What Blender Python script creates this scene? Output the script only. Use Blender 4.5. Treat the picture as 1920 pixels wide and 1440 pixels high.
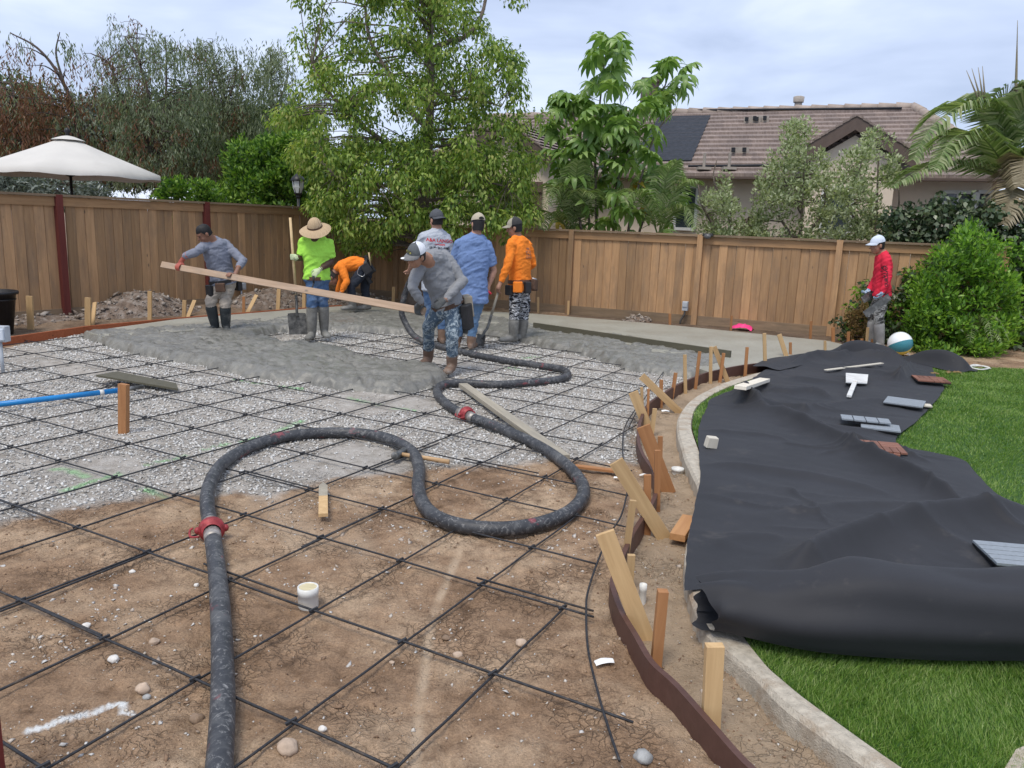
import bpy, bmesh, math, random
import numpy as np
from mathutils import Vector, Matrix, noise as mnoise
from mathutils.bvhtree import BVHTree
random.seed(7); RNG = np.random.default_rng(11)
for o in list(bpy.data.objects): bpy.data.objects.remove(o)
SC = bpy.context.scene; COL = SC.collection

# ---------------------------------------------------------------- camera, sky, sun, exposure
F, CH, HZ, RHO = 1480.0, 1.68, 420.0, 0.037          # focal length and horizon of the photograph, in its own pixels
PITCH = math.atan((720 - HZ) * math.cos(RHO) / F)
FW = np.array([0, math.cos(PITCH), -math.sin(PITCH)]); UP0 = np.array([0, math.sin(PITCH), math.cos(PITCH)]); X0 = np.array([1.0, 0, 0])
RT = math.cos(RHO) * X0 + math.sin(RHO) * UP0; UPV = -math.sin(RHO) * X0 + math.cos(RHO) * UP0
cam = bpy.data.cameras.new('camera'); cam.lens = F / 1920 * 36; cam.sensor_width = 36; cam.clip_start = .05; cam.clip_end = 3000
camo = bpy.data.objects.new('camera', cam); COL.objects.link(camo); SC.camera = camo
camo.matrix_world = Matrix(((RT[0], UPV[0], -FW[0], 0), (RT[1], UPV[1], -FW[1], 0), (RT[2], UPV[2], -FW[2], CH), (0, 0, 0, 1)))
SUN_EL, SUN_AZ = math.radians(62), math.radians(205)
W = bpy.data.worlds.new('World'); SC.world = W; W.use_nodes = True
nt = W.node_tree; nt.nodes.clear()
wo = nt.nodes.new('ShaderNodeOutputWorld'); bg = nt.nodes.new('ShaderNodeBackground'); bg.inputs[1].default_value = .1
sky = nt.nodes.new('ShaderNodeTexSky'); sky.sky_type = 'NISHITA'; sky.sun_disc = False
sky.sun_elevation = SUN_EL; sky.sun_rotation = SUN_AZ
tc = nt.nodes.new('ShaderNodeTexCoord'); mp = nt.nodes.new('ShaderNodeMapping'); mp.inputs['Scale'].default_value = (1.0, 1.0, 3.6)
n1 = nt.nodes.new('ShaderNodeTexNoise'); n1.inputs['Scale'].default_value = 2.7; n1.inputs['Detail'].default_value = 5; n1.inputs['Roughness'].default_value = .5; n1.inputs['Distortion'].default_value = .3
rp = nt.nodes.new('ShaderNodeValToRGB'); e = rp.color_ramp.elements
e[0].position = .30; e[0].color = (2.9, 3.5, 4.9, 1); e[1].position = .68; e[1].color = (6.1, 6.6, 7.8, 1)
q = rp.color_ramp.elements.new(.5); q.color = (4.3, 4.95, 6.45, 1)
mx = nt.nodes.new('ShaderNodeMixRGB'); mx.inputs[0].default_value = .9       # a closed cloud deck in front of the clear sky
L = nt.links.new
L(tc.outputs['Generated'], mp.inputs[0]); L(mp.outputs[0], n1.inputs['Vector']); L(n1.outputs[0], rp.inputs[0])
L(sky.outputs[0], mx.inputs[1]); L(rp.outputs[0], mx.inputs[2]); L(mx.outputs[0], bg.inputs[0]); L(bg.outputs[0], wo.inputs[0])
sun = bpy.data.lights.new('sun', 'SUN'); sun.energy = 1.5; sun.angle = math.radians(22); sun.color = (1, .93, .82)
suno = bpy.data.objects.new('sun', sun); COL.objects.link(suno)
sd = Vector((math.sin(SUN_AZ) * math.cos(SUN_EL), math.cos(SUN_AZ) * math.cos(SUN_EL), math.sin(SUN_EL)))
suno.rotation_euler = sd.to_track_quat('Z', 'Y').to_euler(); suno.location = sd * 40
SC.view_settings.view_transform = 'Standard'; SC.view_settings.look = 'None'; SC.view_settings.gamma = 1
SC.view_settings.use_curve_mapping = False; SC.view_settings.exposure = .76
SC.cycles.max_bounces = 5; SC.cycles.diffuse_bounces = 3; SC.cycles.glossy_bounces = 2; SC.cycles.transmission_bounces = 4; SC.cycles.transparent_max_bounces = 6
SC.cycles.use_denoising = True

# ---------------------------------------------------------------- survey: a pixel of the photograph to a place in the yard
def ray(x, y): return FW + (x - 960) / F * RT + (720 - y) / F * UPV
def G(x, y, z=0.0):
    d = ray(x, y); t = (z - CH) / d[2]; return np.array([d[0] * t, d[1] * t, z])
def at(x, y, Y):
    d = ray(x, y); t = Y / d[1]; return np.array([0, 0, CH]) + d * t
def V3(p): return Vector((float(p[0]), float(p[1]), float(p[2])))
def nrm(v): v = np.asarray(v, float); return v / (np.linalg.norm(v) + 1e-12)

# ---------------------------------------------------------------- object helpers
def tag(o, label=None, cat=None, group=None, kind=None):
    if label: o['label'] = label
    if cat: o['category'] = cat
    if group: o['group'] = group
    if kind: o['kind'] = kind
    return o
def empty(name, loc=(0, 0, 0), rz=0.0):
    o = bpy.data.objects.new(name, None); COL.objects.link(o); o.location = loc; o.rotation_euler[2] = rz; o.empty_display_size = .1; return o
def link(name, me, parent=None):
    o = bpy.data.objects.new(name, me); COL.objects.link(o)
    if parent: o.parent = parent
    return o
def pyd(V, Fs, mats=(), smooth=False, midx=None, name='m'):
    me = bpy.data.meshes.new(name); V = np.asarray(V, float)
    if isinstance(Fs, np.ndarray):
        k = Fs.shape[1]; nf = len(Fs)
        me.vertices.add(len(V)); me.vertices.foreach_set('co', V.ravel()); me.loops.add(nf * k); me.loops.foreach_set('vertex_index', Fs.astype(np.int32).ravel())
        me.polygons.add(nf); me.polygons.foreach_set('loop_start', np.arange(0, nf * k, k, dtype=np.int32))
        if smooth: me.polygons.foreach_set('use_smooth', np.ones(nf, bool))
        if midx is not None: me.polygons.foreach_set('material_index', np.asarray(midx, np.int32))
        me.update(calc_edges=True); me.validate()
    else:
        me.from_pydata([tuple(map(float, v)) for v in V], [], [tuple(map(int, f)) for f in Fs])
        for p in me.polygons: p.use_smooth = smooth
        if midx is not None: me.polygons.foreach_set('material_index', np.asarray(midx, np.int32))
    for m in (mats if isinstance(mats, (list, tuple)) else [mats]): me.materials.append(m)
    return me
class MB:
    """collects simple solids; build() links them as one mesh object"""
    def __init__(s): s.v = []; s.f = []; s.m = []; s.cur = 0
    def add(s, V, Fs):
        b = len(s.v); s.v += [tuple(map(float, p)) for p in V]; s.f += [tuple(int(i) + b for i in f) for f in Fs]; s.m += [s.cur] * len(Fs); return s
    def box(s, c, size, M=None, taper=1.0):
        x, y, z = [a / 2 for a in size]; V = []
        for k in (-1, 1):
            t = taper if k > 0 else 1
            V += [(-x * t, -y * t, k * z), (x * t, -y * t, k * z), (x * t, y * t, k * z), (-x * t, y * t, k * z)]
        c = Vector(c); V = [(M @ Vector(v) if M else Vector(v)) + c for v in V]
        return s.add(V, [(3, 2, 1, 0), (4, 5, 6, 7), (0, 1, 5, 4), (1, 2, 6, 5), (2, 3, 7, 6), (3, 0, 4, 7)])
    def bar(s, a, b, w, t, up=(0, 0, 1)):
        a, b = V3(a), V3(b); z = (b - a).normalized(); u = Vector(up); x = u.cross(z)
        if x.length < 1e-4: x = Vector((1, 0, 0)).cross(z)
        x.normalize(); y = z.cross(x); M = Matrix((x, y, z)).transposed()
        return s.box((a + b) / 2, (w, t, (b - a).length), M)
    def tube(s, path, rad, n=8, cap=True, flat=1.0):
        P = [V3(p) for p in path]; k = len(P); R = rad if hasattr(rad, '__len__') else [rad] * k; V = []; Fs = []
        T = [(P[min(i + 1, k - 1)] - P[max(i - 1, 0)]).normalized() for i in range(k)]
        x = T[0].orthogonal().normalized()
        for i in range(k):
            x = (x - T[i] * x.dot(T[i])); x = x.normalized() if x.length > 1e-6 else T[i].orthogonal().normalized(); y = T[i].cross(x)
            for j in range(n):
                a = 2 * math.pi * j / n; V.append(P[i] + x * (R[i] * math.cos(a)) + y * (R[i] * flat * math.sin(a)))
        for i in range(k - 1):
            for j in range(n): Fs.append((i * n + j, i * n + (j + 1) % n, (i + 1) * n + (j + 1) % n, (i + 1) * n + j))
        if cap: Fs.append(tuple(range(n - 1, -1, -1))); Fs.append(tuple((k - 1) * n + j for j in range(n)))
        return s.add(V, Fs)
    def lathe(s, prof, c=(0, 0, 0), n=24, M=None, cap0=False, cap1=False):
        V = []; Fs = []; k = len(prof); c = Vector(c)
        for (r, z) in prof:
            for j in range(n):
                a = 2 * math.pi * j / n; p = Vector((r * math.cos(a), r * math.sin(a), z)); V.append((M @ p if M else p) + c)
        for i in range(k - 1):
            for j in range(n): Fs.append((i * n + j, i * n + (j + 1) % n, (i + 1) * n + (j + 1) % n, (i + 1) * n + j))
        if cap0: Fs.append(tuple(range(n - 1, -1, -1)))
        if cap1: Fs.append(tuple((k - 1) * n + j for j in range(n)))
        return s.add(V, Fs)
    def ball(s, c, r, n=10, k=7, M=None):
        r = r if hasattr(r, '__len__') else (r, r, r); V = []; Fs = []; c = Vector(c)
        for i in range(k + 1):
            t = math.pi * i / k
            for j in range(n):
                a = 2 * math.pi * j / n; p = Vector((r[0] * math.sin(t) * math.cos(a), r[1] * math.sin(t) * math.sin(a), r[2] * math.cos(t))); V.append((M @ p if M else p) + c)
        for i in range(k):
            for j in range(n): Fs.append((i * n + j, (i + 1) * n + j, (i + 1) * n + (j + 1) % n, i * n + (j + 1) % n))
        return s.add(V, Fs)
    def mesh(s, mats, smooth=False):
        me = bpy.data.meshes.new('m'); me.from_pydata(s.v, [], s.f)
        for m in (mats if isinstance(mats, (list, tuple)) else [mats]): me.materials.append(m)
        me.polygons.foreach_set('material_index', np.asarray(s.m, np.int32)); me.polygons.foreach_set('use_smooth', np.full(len(s.f), smooth)); me.update(); return me
    def build(s, name, mats, parent=None, smooth=False, bevel=0.0):
        o = link(name, s.mesh(mats, smooth), parent)
        if bevel:
            b = o.modifiers.new('b', 'BEVEL'); b.width = bevel; b.segments = 2; b.limit_method = 'ANGLE'; b.angle_limit = math.radians(40)
        return o

# ---------------------------------------------------------------- material helpers
def newmat(name):
    m = bpy.data.materials.new(name); m.use_nodes = True; t = m.node_tree; t.nodes.clear()
    o = t.nodes.new('ShaderNodeOutputMaterial'); b = t.nodes.new('ShaderNodeBsdfPrincipled'); t.links.new(b.outputs[0], o.inputs[0])
    return m, t, b, o
class N:
    """terse node graph"""
    def __init__(s, t): s.t = t
    def n(s, typ, **kw):
        x = s.t.nodes.new('ShaderNode' + typ)
        for k, v in kw.items():
            if k.startswith('_'): setattr(x, k[1:], v)
            else: s.put(x.inputs[k.replace('__', ' ')], v)
        return x
    def put(s, sock, v):
        if hasattr(v, 'links') and hasattr(v, 'is_output'): s.t.links.new(v, sock)
        elif hasattr(v, 'outputs'): s.t.links.new(v.outputs[0], sock)
        else: sock.default_value = (tuple(v) + (1,) if hasattr(v, '__len__') and len(v) == 3 and sock.type == 'RGBA' else v)
    def coord(s, kind='Object', scale=(1, 1, 1), rnd=0.0):
        c = s.n('TexCoord').outputs[kind]
        if rnd:
            oi = s.n('ObjectInfo'); a = s.n('VectorMath', _operation='SCALE'); cb = s.n('CombineXYZ', X=oi.outputs['Random'], Y=oi.outputs['Random'], Z=oi.outputs['Random'])
            s.put(a.inputs[0], cb); a.inputs['Scale'].default_value = rnd; b = s.n('VectorMath', _operation='ADD'); s.put(b.inputs[0], c); s.put(b.inputs[1], a); c = b.outputs[0]
        mp = s.n('Mapping', Vector=c, Scale=scale); return mp.outputs[0]
    def noise(s, vec, scale, detail=4, rough=.55, dist=0.0):
        return s.n('TexNoise', Vector=vec, Scale=scale, Detail=detail, Roughness=rough, Distortion=dist).outputs[0]
    def voro(s, vec, scale, feature='F1', rand=1.0, out='Distance'):
        return s.n('TexVoronoi', Vector=vec, Scale=scale, _feature=feature, Randomness=rand).outputs[out]
    def ramp(s, fac, stops, interp='LINEAR'):
        r = s.n('ValToRGB', Fac=fac); r.color_ramp.interpolation = interp; el = r.color_ramp.elements
        for i, (p, c) in enumerate(stops):
            x = el[i] if i < 2 else el.new(p); x.position = p; x.color = (tuple(c) + (1,)) if hasattr(c, '__len__') else (c, c, c, 1)
        return r.outputs[0]
    def mix(s, f, a, b, mode='MIX'):
        m = s.n('MixRGB', _blend_type=mode); s.put(m.inputs[0], f); s.put(m.inputs[1], a); s.put(m.inputs[2], b); return m.outputs[0]
    def math(s, op, a, b=0.0):
        m = s.n('Math', _operation=op); s.put(m.inputs[0], a); s.put(m.inputs[1], b); return m.outputs[0]
    def bump(s, h, strength=.5, dist=.01): return s.n('Bump', Height=h, Strength=strength, Distance=dist).outputs[0]
def plain(name, col, rough=.6, var=.25, scale=12.0, bump=.25, bdist=.004, metal=0.0, spec=.4, rnd=0.0, dirt=None, dscale=3.0, damt=.45):
    """base colour with blotchy variation, optional dirt colour with its own patches, fine relief"""
    m, t, b, o = newmat(name); g = N(t); v = g.coord('Object', rnd=rnd or 9.0)
    a = g.noise(v, scale, 5); lo = [c * (1 - var) for c in col]; hi = [min(1, c * (1 + var)) for c in col]
    c = g.ramp(a, [(.3, lo), (.7, hi)])
    if dirt: c = g.mix(g.ramp(g.noise(v, dscale, 6, .65), [(1 - damt - .08, 0), (1 - damt + .08, 1)]), c, dirt)
    g.put(b.inputs['Base Color'], c); g.put(b.inputs['Roughness'], g.ramp(g.noise(v, scale * 2), [(.3, max(0, rough - .12)), (.7, min(1, rough + .12))]))
    b.inputs['Metallic'].default_value = metal; b.inputs['Specular IOR Level'].default_value = spec
    if bump: g.put(b.inputs['Normal'], g.bump(g.noise(v, scale * 5, 3), bump, bdist))
    return m
def wood(name, c0, c1, dark, axis=2, rough=.75, stain=.25, rnd=40.0, grain=26.0, tint=.22, spec=.25):
    """sawn timber: grain along one local axis, streaks, knots, weather stains; every object gets its own board"""
    m, t, b, o = newmat(name); g = N(t); sc = [1, 1, 1]; sc[axis] = .07; v = g.coord('Object', tuple(sc), rnd=rnd); v2 = g.coord('Object', rnd=rnd)
    gr = g.noise(v, grain, 6, .65, .6); c = g.ramp(gr, [(.25, c0), (.75, c1)])
    oi = g.n('ObjectInfo').outputs['Random']
    c = g.mix(1.0, c, g.ramp(oi, [(0, (1 - tint,) * 3), (1, (1 + tint * .6, 1 + tint * .5, 1 + tint * .4))]), 'MULTIPLY')
    sc2 = [1, 1, 1]; sc2[axis] = .3; v3 = g.coord('Object', tuple(sc2), rnd=rnd)
    st = g.ramp(g.noise(v3, 5.0, 5, .7), [(1 - stain - .25, 0), (1 - stain + .15, .75)]); c = g.mix(st, c, dark)
    sk = [1, 1, 1]; sk[axis] = .45
    kn = g.ramp(g.voro(g.coord('Object', tuple(sk), rnd=rnd), 5.0), [(.03, 1), (.085, 0)]); c = g.mix(g.math('MULTIPLY', kn, .75), c, [d * .6 for d in dark])
    g.put(b.inputs['Base Color'], c); b.inputs['Roughness'].default_value = rough; b.inputs['Specular IOR Level'].default_value = spec
    g.put(b.inputs['Normal'], g.bump(gr, .35, .004)); return m
def leafmat(name, cols, trans=.35, rough=.5, spec=.35, var_scale=.9):
    """foliage: every leaf its own tone out of the ramp, larger drifts of tone across the crown, light coming through"""
    m, t, b, o = newmat(name); g = N(t); geo = g.n('NewGeometry'); k = len(cols)
    r = g.math('ADD', g.math('MULTIPLY', geo.outputs['Random Per Island'], .62), g.math('MULTIPLY', g.noise(g.coord('Object'), var_scale, 3), .38))
    c = g.ramp(r, [(.18 + .64 * i / (k - 1), cc) for i, cc in enumerate(cols)])
    g.put(b.inputs['Base Color'], c); b.inputs['Roughness'].default_value = rough; b.inputs['Specular IOR Level'].default_value = spec
    tr = g.n('BsdfTranslucent', Color=g.mix(1.0, c, (1.25, 1.35, .7), 'MULTIPLY')); ms = g.n('MixShader'); ms.inputs[0].default_value = trans
    t.links.new(b.outputs[0], ms.inputs[1]); t.links.new(tr.outputs[0], ms.inputs[2]); t.links.new(ms.outputs[0], o.inputs[0]); return m

# ---------------------------------------------------------------- plant helpers
def leaves(P, D, Lg, Wd, fold=.18, seed=0):
    """one folded four-corner leaf for every point"""
    r = np.random.default_rng(seed); n = len(P); P = np.asarray(P, float); D = np.asarray(D, float); D = D / (np.linalg.norm(D, axis=1, keepdims=True) + 1e-9)
    w = np.cross(D, r.normal(size=(n, 3))); w /= (np.linalg.norm(w, axis=1, keepdims=True) + 1e-9); up = np.cross(w, D)
    Lg = np.broadcast_to(np.asarray(Lg, float), (n,))[:, None]; Wd = np.broadcast_to(np.asarray(Wd, float), (n,))[:, None]
    V = np.empty((n, 4, 3)); V[:, 0] = P; V[:, 1] = P + D * Lg * .45 + w * Wd + up * Wd * fold * 2; V[:, 2] = P + D * Lg - up * Lg * fold * .5; V[:, 3] = P + D * Lg * .45 - w * Wd + up * Wd * fold * 2
    return V.reshape(-1, 3), np.arange(n * 4).reshape(n, 4)
def inside(poly, x, y):
    poly = np.asarray(poly, float); x = np.asarray(x, float); y = np.asarray(y, float); c = np.zeros(x.shape, bool); j = len(poly) - 1
    for i in range(len(poly)):
        xi, yi = poly[i]; xj, yj = poly[j]
        k = ((yi > y) != (yj > y)) & (x < (xj - xi) * (y - yi) / (yj - yi + 1e-12) + xi); c ^= k; j = i
    return c
def smooth_path(pts, k=6):
    """Catmull-Rom through the points"""
    P = [np.asarray(p, float) for p in pts]; P = [2 * P[0] - P[1]] + P + [2 * P[-1] - P[-2]]; out = []
    for i in range(1, len(P) - 2):
        for j in range(k):
            t = j / k; a, b, c, d = P[i - 1:i + 3]
            out.append(.5 * ((2 * b) + (-a + c) * t + (2 * a - 5 * b + 4 * c - d) * t * t + (-a + 3 * b - 3 * c + d) * t ** 3))
    out.append(P[-2]); return out
def fbm(x, y, s, seed=0, oct=4):
    """cheap value noise on arrays, -1..1"""
    tot = np.zeros(np.shape(x)); amp = 1.0; nrmv = 0
    for o in range(oct):
        X = np.asarray(x) * s + 17.3 * o + seed; Y = np.asarray(y) * s - 9.1 * o + seed * 1.7; xi = np.floor(X); yi = np.floor(Y); fx = X - xi; fy = Y - yi
        fx = fx * fx * (3 - 2 * fx); fy = fy * fy * (3 - 2 * fy)
        h = lambda a, b: (np.sin(a * 127.1 + b * 311.7 + seed * 3.1) * 43758.5453) % 1.0
        tot += amp * ((h(xi, yi) * (1 - fx) + h(xi + 1, yi) * fx) * (1 - fy) + (h(xi, yi + 1) * (1 - fx) + h(xi + 1, yi + 1) * fx) * fy - .5) * 2
        nrmv += amp; amp *= .5; s *= 2.03
    return tot / nrmv
def poly_dist(path, x, y):
    """distance of points to a polyline, and the parameter along it"""
    best = np.full(np.shape(x), 1e9); par = np.zeros(np.shape(x)); path = np.asarray(path, float); n = len(path) - 1
    for i in range(n):
        a, b = path[i], path[i + 1]; d = b - a; t = np.clip(((x - a[0]) * d[0] + (y - a[1]) * d[1]) / (d @ d + 1e-12), 0, 1)
        q = np.hypot(x - a[0] - t * d[0], y - a[1] - t * d[1]); k = q < best; best = np.where(k, q, best); par = np.where(k, (i + t) / n, par)
    return best, par
# ================================================================ SETTING: ground, gravel, concrete, curb, lawn
GA = np.array([math.cos(math.radians(29)), -math.sin(math.radians(29))]); GB = np.array([-GA[1], GA[0]])   # axes of the yard: along the right fence, along the left fence
def gp(l, z=0.0): return [G(x, y, z)[:2] for x, y in l]
BOARD_PX = [(1640, 1680), (1555, 1580), (1480, 1500), (1397, 1427), (1330, 1352), (1267, 1282), (1222, 1240), (1192, 1190), (1167, 1148), (1151, 1107), (1149, 1086), (1160, 1058), (1172, 1030), (1186, 1000), (1205, 969), (1222, 943), (1230, 919), (1226, 884), (1206, 852), (1197, 825), (1198, 800), (1206, 774), (1218, 755), (1241, 739), (1260, 727), (1277, 718), (1306, 705), (1327, 698), (1362, 690), (1389, 685), (1420, 681), (1452, 678), (1490, 673), (1540, 664), (1590, 654)]
BOARD = smooth_path(gp(BOARD_PX, .10), 4)
CURB_L = gp([(1900, 1660), (1780, 1555), (1700, 1490), (1640, 1440), (1480, 1327), (1413, 1261), (1338, 1198), (1300, 1130), (1285, 1050), (1296, 980), (1310, 919), (1297, 885), (1285, 860), (1278, 836), (1272, 816), (1270, 800), (1272, 781), (1285, 760), (1306, 743), (1337, 727), (1368, 714), (1429, 697), (1500, 683)], .08)
CURB_R = gp([(2040, 1660), (1890, 1555), (1790, 1490), (1700, 1440), (1540, 1327), (1480, 1282), (1434, 1240), (1380, 1160), (1350, 1050), (1352, 980), (1350, 919), (1334, 890), (1320, 865), (1312, 842), (1304, 820), (1299, 803), (1299, 787), (1304, 768), (1316, 754), (1341, 737), (1370, 724), (1425, 706), (1500, 690)], .08)
CURB_L = np.array(smooth_path(CURB_L, 5)); CURB_R = np.array(smooth_path(CURB_R, 5))
GRAVEL_PX = [(-400, 1010), (0, 985), (60, 975), (120, 965), (230, 950), (330, 928), (408, 926), (456, 929), (511, 932), (555, 918), (589, 912), (622, 904), (660, 900), (720, 896), (789, 884), (840, 877), (922, 881), (995, 869), (1075, 857), (1167, 868), (1200, 872), (1215, 860), (1202, 820), (1206, 774), (1241, 739), (1306, 705), (1330, 690), (1180, 640), (900, 610), (500, 590), (165, 622), (0, 655), (-400, 690)]
GRAVEL = np.array(gp(GRAVEL_PX)); STRIP = np.vstack([np.array(BOARD), CURB_L[::-1]])
GREEN = [[(100, 880), (130, 885), (165, 897)], [(120, 921), (160, 908), (222, 892)], [(275, 873), (345, 857)], [(385, 846), (425, 834)], [(453, 830), (488, 822)], [(517, 810), (567, 790)], [(442, 712), (494, 719)], [(522, 725), (566, 731)], [(655, 748), (711, 760)], [(737, 766), (777, 772)], [(980, 672), (1008, 670)], [(950, 689), (972, 694)], [(270, 919), (310, 931)], [(330, 648), (350, 652)]]
GREEN = [np.array(gp(s)) for s in GREEN]
WHITE = [np.array(gp(s)) for s in ([(54, 1367), (80, 1360), (112, 1349)], [(112, 1349), (150, 1338)], [(155, 1336), (189, 1325)], [(204, 1319), (228, 1313), (233, 1326)], [(232, 1332), (247, 1338)])]
PALE = np.array(gp([(862, 1035), (838, 1090), (820, 1130), (803, 1200), (797, 1260), (783, 1340), (778, 1440)]))
def green_at(x, y):
    m = np.zeros(np.shape(x))
    for s in GREEN:
        d, _ = poly_dist(s, x, y); m = np.maximum(m, np.clip(1.15 - d / .034, 0, 1))
    return np.clip(m * (.75 + 1.2 * fbm(x, y, 17, 3)), 0, .8)
def gravel_at(x, y):
    ins = inside(GRAVEL, x, y); d, _ = poly_dist(np.vstack([GRAVEL, GRAVEL[:1]]), x, y); sd = np.where(ins, d, -d) + .16 * fbm(x, y, 2.2, 5) + .07 * fbm(x, y, 9, 6)
    return np.clip(sd / .12 + .4, 0, 1)
def bare_at(x, y):      # soil showing through the gravel
    u = x * GA[0] + y * GA[1]; v = x * GB[0] + y * GB[1]
    return np.clip((fbm(u, v * 1.7, .85, 21, 3) - .13) * 4.5, 0, 1)
LFO = np.array([-6.94, 12.11]); LFD = nrm([.515, .857]); LFN = np.array([LFD[1], -LFD[0]])      # left fence line; normal into the yard
def gz(x, y):
    z = .010 * fbm(x, y, 1.1, 1, 3) + .014 * fbm(x, y, 5, 2, 5) + .007 * fbm(x, y, 27, 4, 3)
    st = inside(STRIP, x, y); z = z + np.where(st, -.02 + .012 * fbm(x, y, 5, 9), 0)
    k = np.abs(fbm(x, y, 3.1, 44, 4)); z = z - .012 * np.clip(1 - k * 9, 0, 1) * (1 - gravel_at(x, y))      # trodden edges and cracks
    d, _ = poly_dist(PALE, x, y); z = z - .008 * np.clip(1 - d / .02, 0, 1)
    lf = (x - LFO[0]) * LFN[0] + (y - LFO[1]) * LFN[1]; z = z + np.clip((1.6 - lf) / 1.6, 0, 1) * (.05 + .05 * fbm(x, y, 2.2, 12))
    return z
def build_ground():
    r = np.concatenate([np.geomspace(1.15, 6.5, 300), np.geomspace(6.56, 19, 150)[1:], np.array([23, 30, 45, 80, 200, 600, 2000])])
    c = np.concatenate([[-7, -3.2, -1.8], np.linspace(-1.0, 1.0, 470), [1.8, 3.2, 7]]); Rr, Cc = np.meshgrid(r, c, indexing='ij'); X = Cc * (Rr + .35) * .8; Y = Rr - .25
    Z = np.where(Rr < 21, gz(X, Y), -.02); V = np.stack([X, Y, Z], -1).reshape(-1, 3); nr, nc = Rr.shape
    i = np.arange(nr * nc).reshape(nr, nc); Q = np.stack([i[:-1, :-1], i[:-1, 1:], i[1:, 1:], i[1:, :-1]], -1).reshape(-1, 4)
    m, t, b, o = newmat('dirt'); g = N(t); v = g.coord('Object')
    z1 = g.n('Attribute', _attribute_name='zone'); sp = g.n('SeparateColor', Color=z1.outputs['Color']); z2 = g.n('Attribute', _attribute_name='zone_b'); sq = g.n('SeparateColor', Color=z2.outputs['Color'])
    big = g.noise(v, 1.7, 6, .6); mid = g.noise(v, 9, 6, .68, .4); fine = g.noise(v, 110, 6, .75)
    soil = g.ramp(big, [(.27, (.19, .12, .074)), (.46, (.35, .235, .152)), (.70, (.55, .415, .29))])
    soil = g.mix(.75, soil, g.ramp(mid, [(.30, (.36, .31, .27)), (.47, (.95, .93, .90)), (.70, (1.38, 1.36, 1.32))]), 'MULTIPLY')
    soil = g.mix(.6, soil, g.ramp(fine, [(.32, (.40, .38, .35)), (.68, (1.5, 1.48, 1.45))]), 'MULTIPLY')
    wv = g.n('VectorMath', _operation='ADD'); g.put(wv.inputs[0], v); g.put(wv.inputs[1], g.n('VectorMath', _operation='SCALE', Vector=g.n('TexNoise', Vector=v, Scale=9.0, Detail=4.0).outputs[1], Scale=.22).outputs[0])
    crk = g.math('MULTIPLY', g.ramp(g.voro(wv.outputs[0], 21, 'DISTANCE_TO_EDGE'), [(.0, 1), (.09, 0)]), g.ramp(g.noise(v, 2.3, 4), [(.46, 0), (.58, 1)])); soil = g.mix(g.math('MULTIPLY', crk, .30), soil, (.11, .068, .042))
    chips = g.ramp(g.voro(v, 95), [(.08, 1), (.16, 0)]); chips = g.math('MULTIPLY', chips, g.ramp(g.noise(v, 6, 4), [(.52, 0), (.62, 1)])); soil = g.mix(chips, soil, (.52, .47, .41))
    fines = g.ramp(mid, [(.3, (.32, .285, .24)), (.5, (.47, .43, .38)), (.72, (.58, .55, .50))]); fines = g.mix(.7, fines, g.ramp(fine, [(.3, (.6, .6, .6)), (.7, (1.25, 1.25, 1.25))]), 'MULTIPLY')
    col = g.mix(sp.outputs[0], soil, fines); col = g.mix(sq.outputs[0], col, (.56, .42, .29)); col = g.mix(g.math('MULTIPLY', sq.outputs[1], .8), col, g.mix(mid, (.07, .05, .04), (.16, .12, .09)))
    col = g.mix(g.math('MULTIPLY', sq.outputs[2], .75), col, g.mix(mid, (.34, .25, .165), (.52, .41, .29)))
    col = g.mix(sp.outputs[1], col, (.30, .52, .26)); col = g.mix(sp.outputs[2], col, (.85, .86, .84))
    g.put(b.inputs['Base Color'], col); b.inputs['Roughness'].default_value = .92; b.inputs['Specular IOR Level'].default_value = .2
    hh = g.math('SUBTRACT', g.math('MULTIPLY', mid, .7), g.math('MULTIPLY', crk, .28)); hh = g.math('ADD', hh, g.math('ADD', g.math('MULTIPLY', fine, .35), g.math('MULTIPLY', g.noise(v, 28, 5, .7), .5))); g.put(b.inputs['Normal'], g.bump(hh, 1.0, .034))
    me = pyd(V, Q, m, True); x, y = V[:, 0], V[:, 1]
    gr = gravel_at(x, y); wh = np.zeros(len(x))
    for s in WHITE:
        d, _ = poly_dist(s, x, y); wh = np.maximum(wh, np.clip(1.6 - d / .011, 0, 1))
    wh = np.clip(wh * (1.3 + 1.6 * fbm(x, y, 40, 8)), 0, 1); gn = green_at(x, y) * (.35 + .65 * gr)
    d, _ = poly_dist(PALE, x, y); pale = np.clip((1.3 - d / .022), 0, 1) * np.clip(.85 + .8 * fbm(x, y, 7, 9), 0, 1)
    ln = .5 * np.clip((fbm(x * 2.2 + y, y * .8, 1.3, 31, 3) - .25) * 3, 0, 1) * (1 - gr); pale = np.maximum(pale, ln)
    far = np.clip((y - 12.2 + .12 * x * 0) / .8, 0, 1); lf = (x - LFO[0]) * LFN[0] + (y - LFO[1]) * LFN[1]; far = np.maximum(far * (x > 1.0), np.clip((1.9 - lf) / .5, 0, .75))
    st = inside(STRIP, x, y).astype(float)
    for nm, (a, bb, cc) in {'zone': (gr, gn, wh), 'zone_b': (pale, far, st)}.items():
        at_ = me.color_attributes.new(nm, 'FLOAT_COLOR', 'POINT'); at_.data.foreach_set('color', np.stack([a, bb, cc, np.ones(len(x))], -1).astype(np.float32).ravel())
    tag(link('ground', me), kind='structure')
build_ground()

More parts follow.
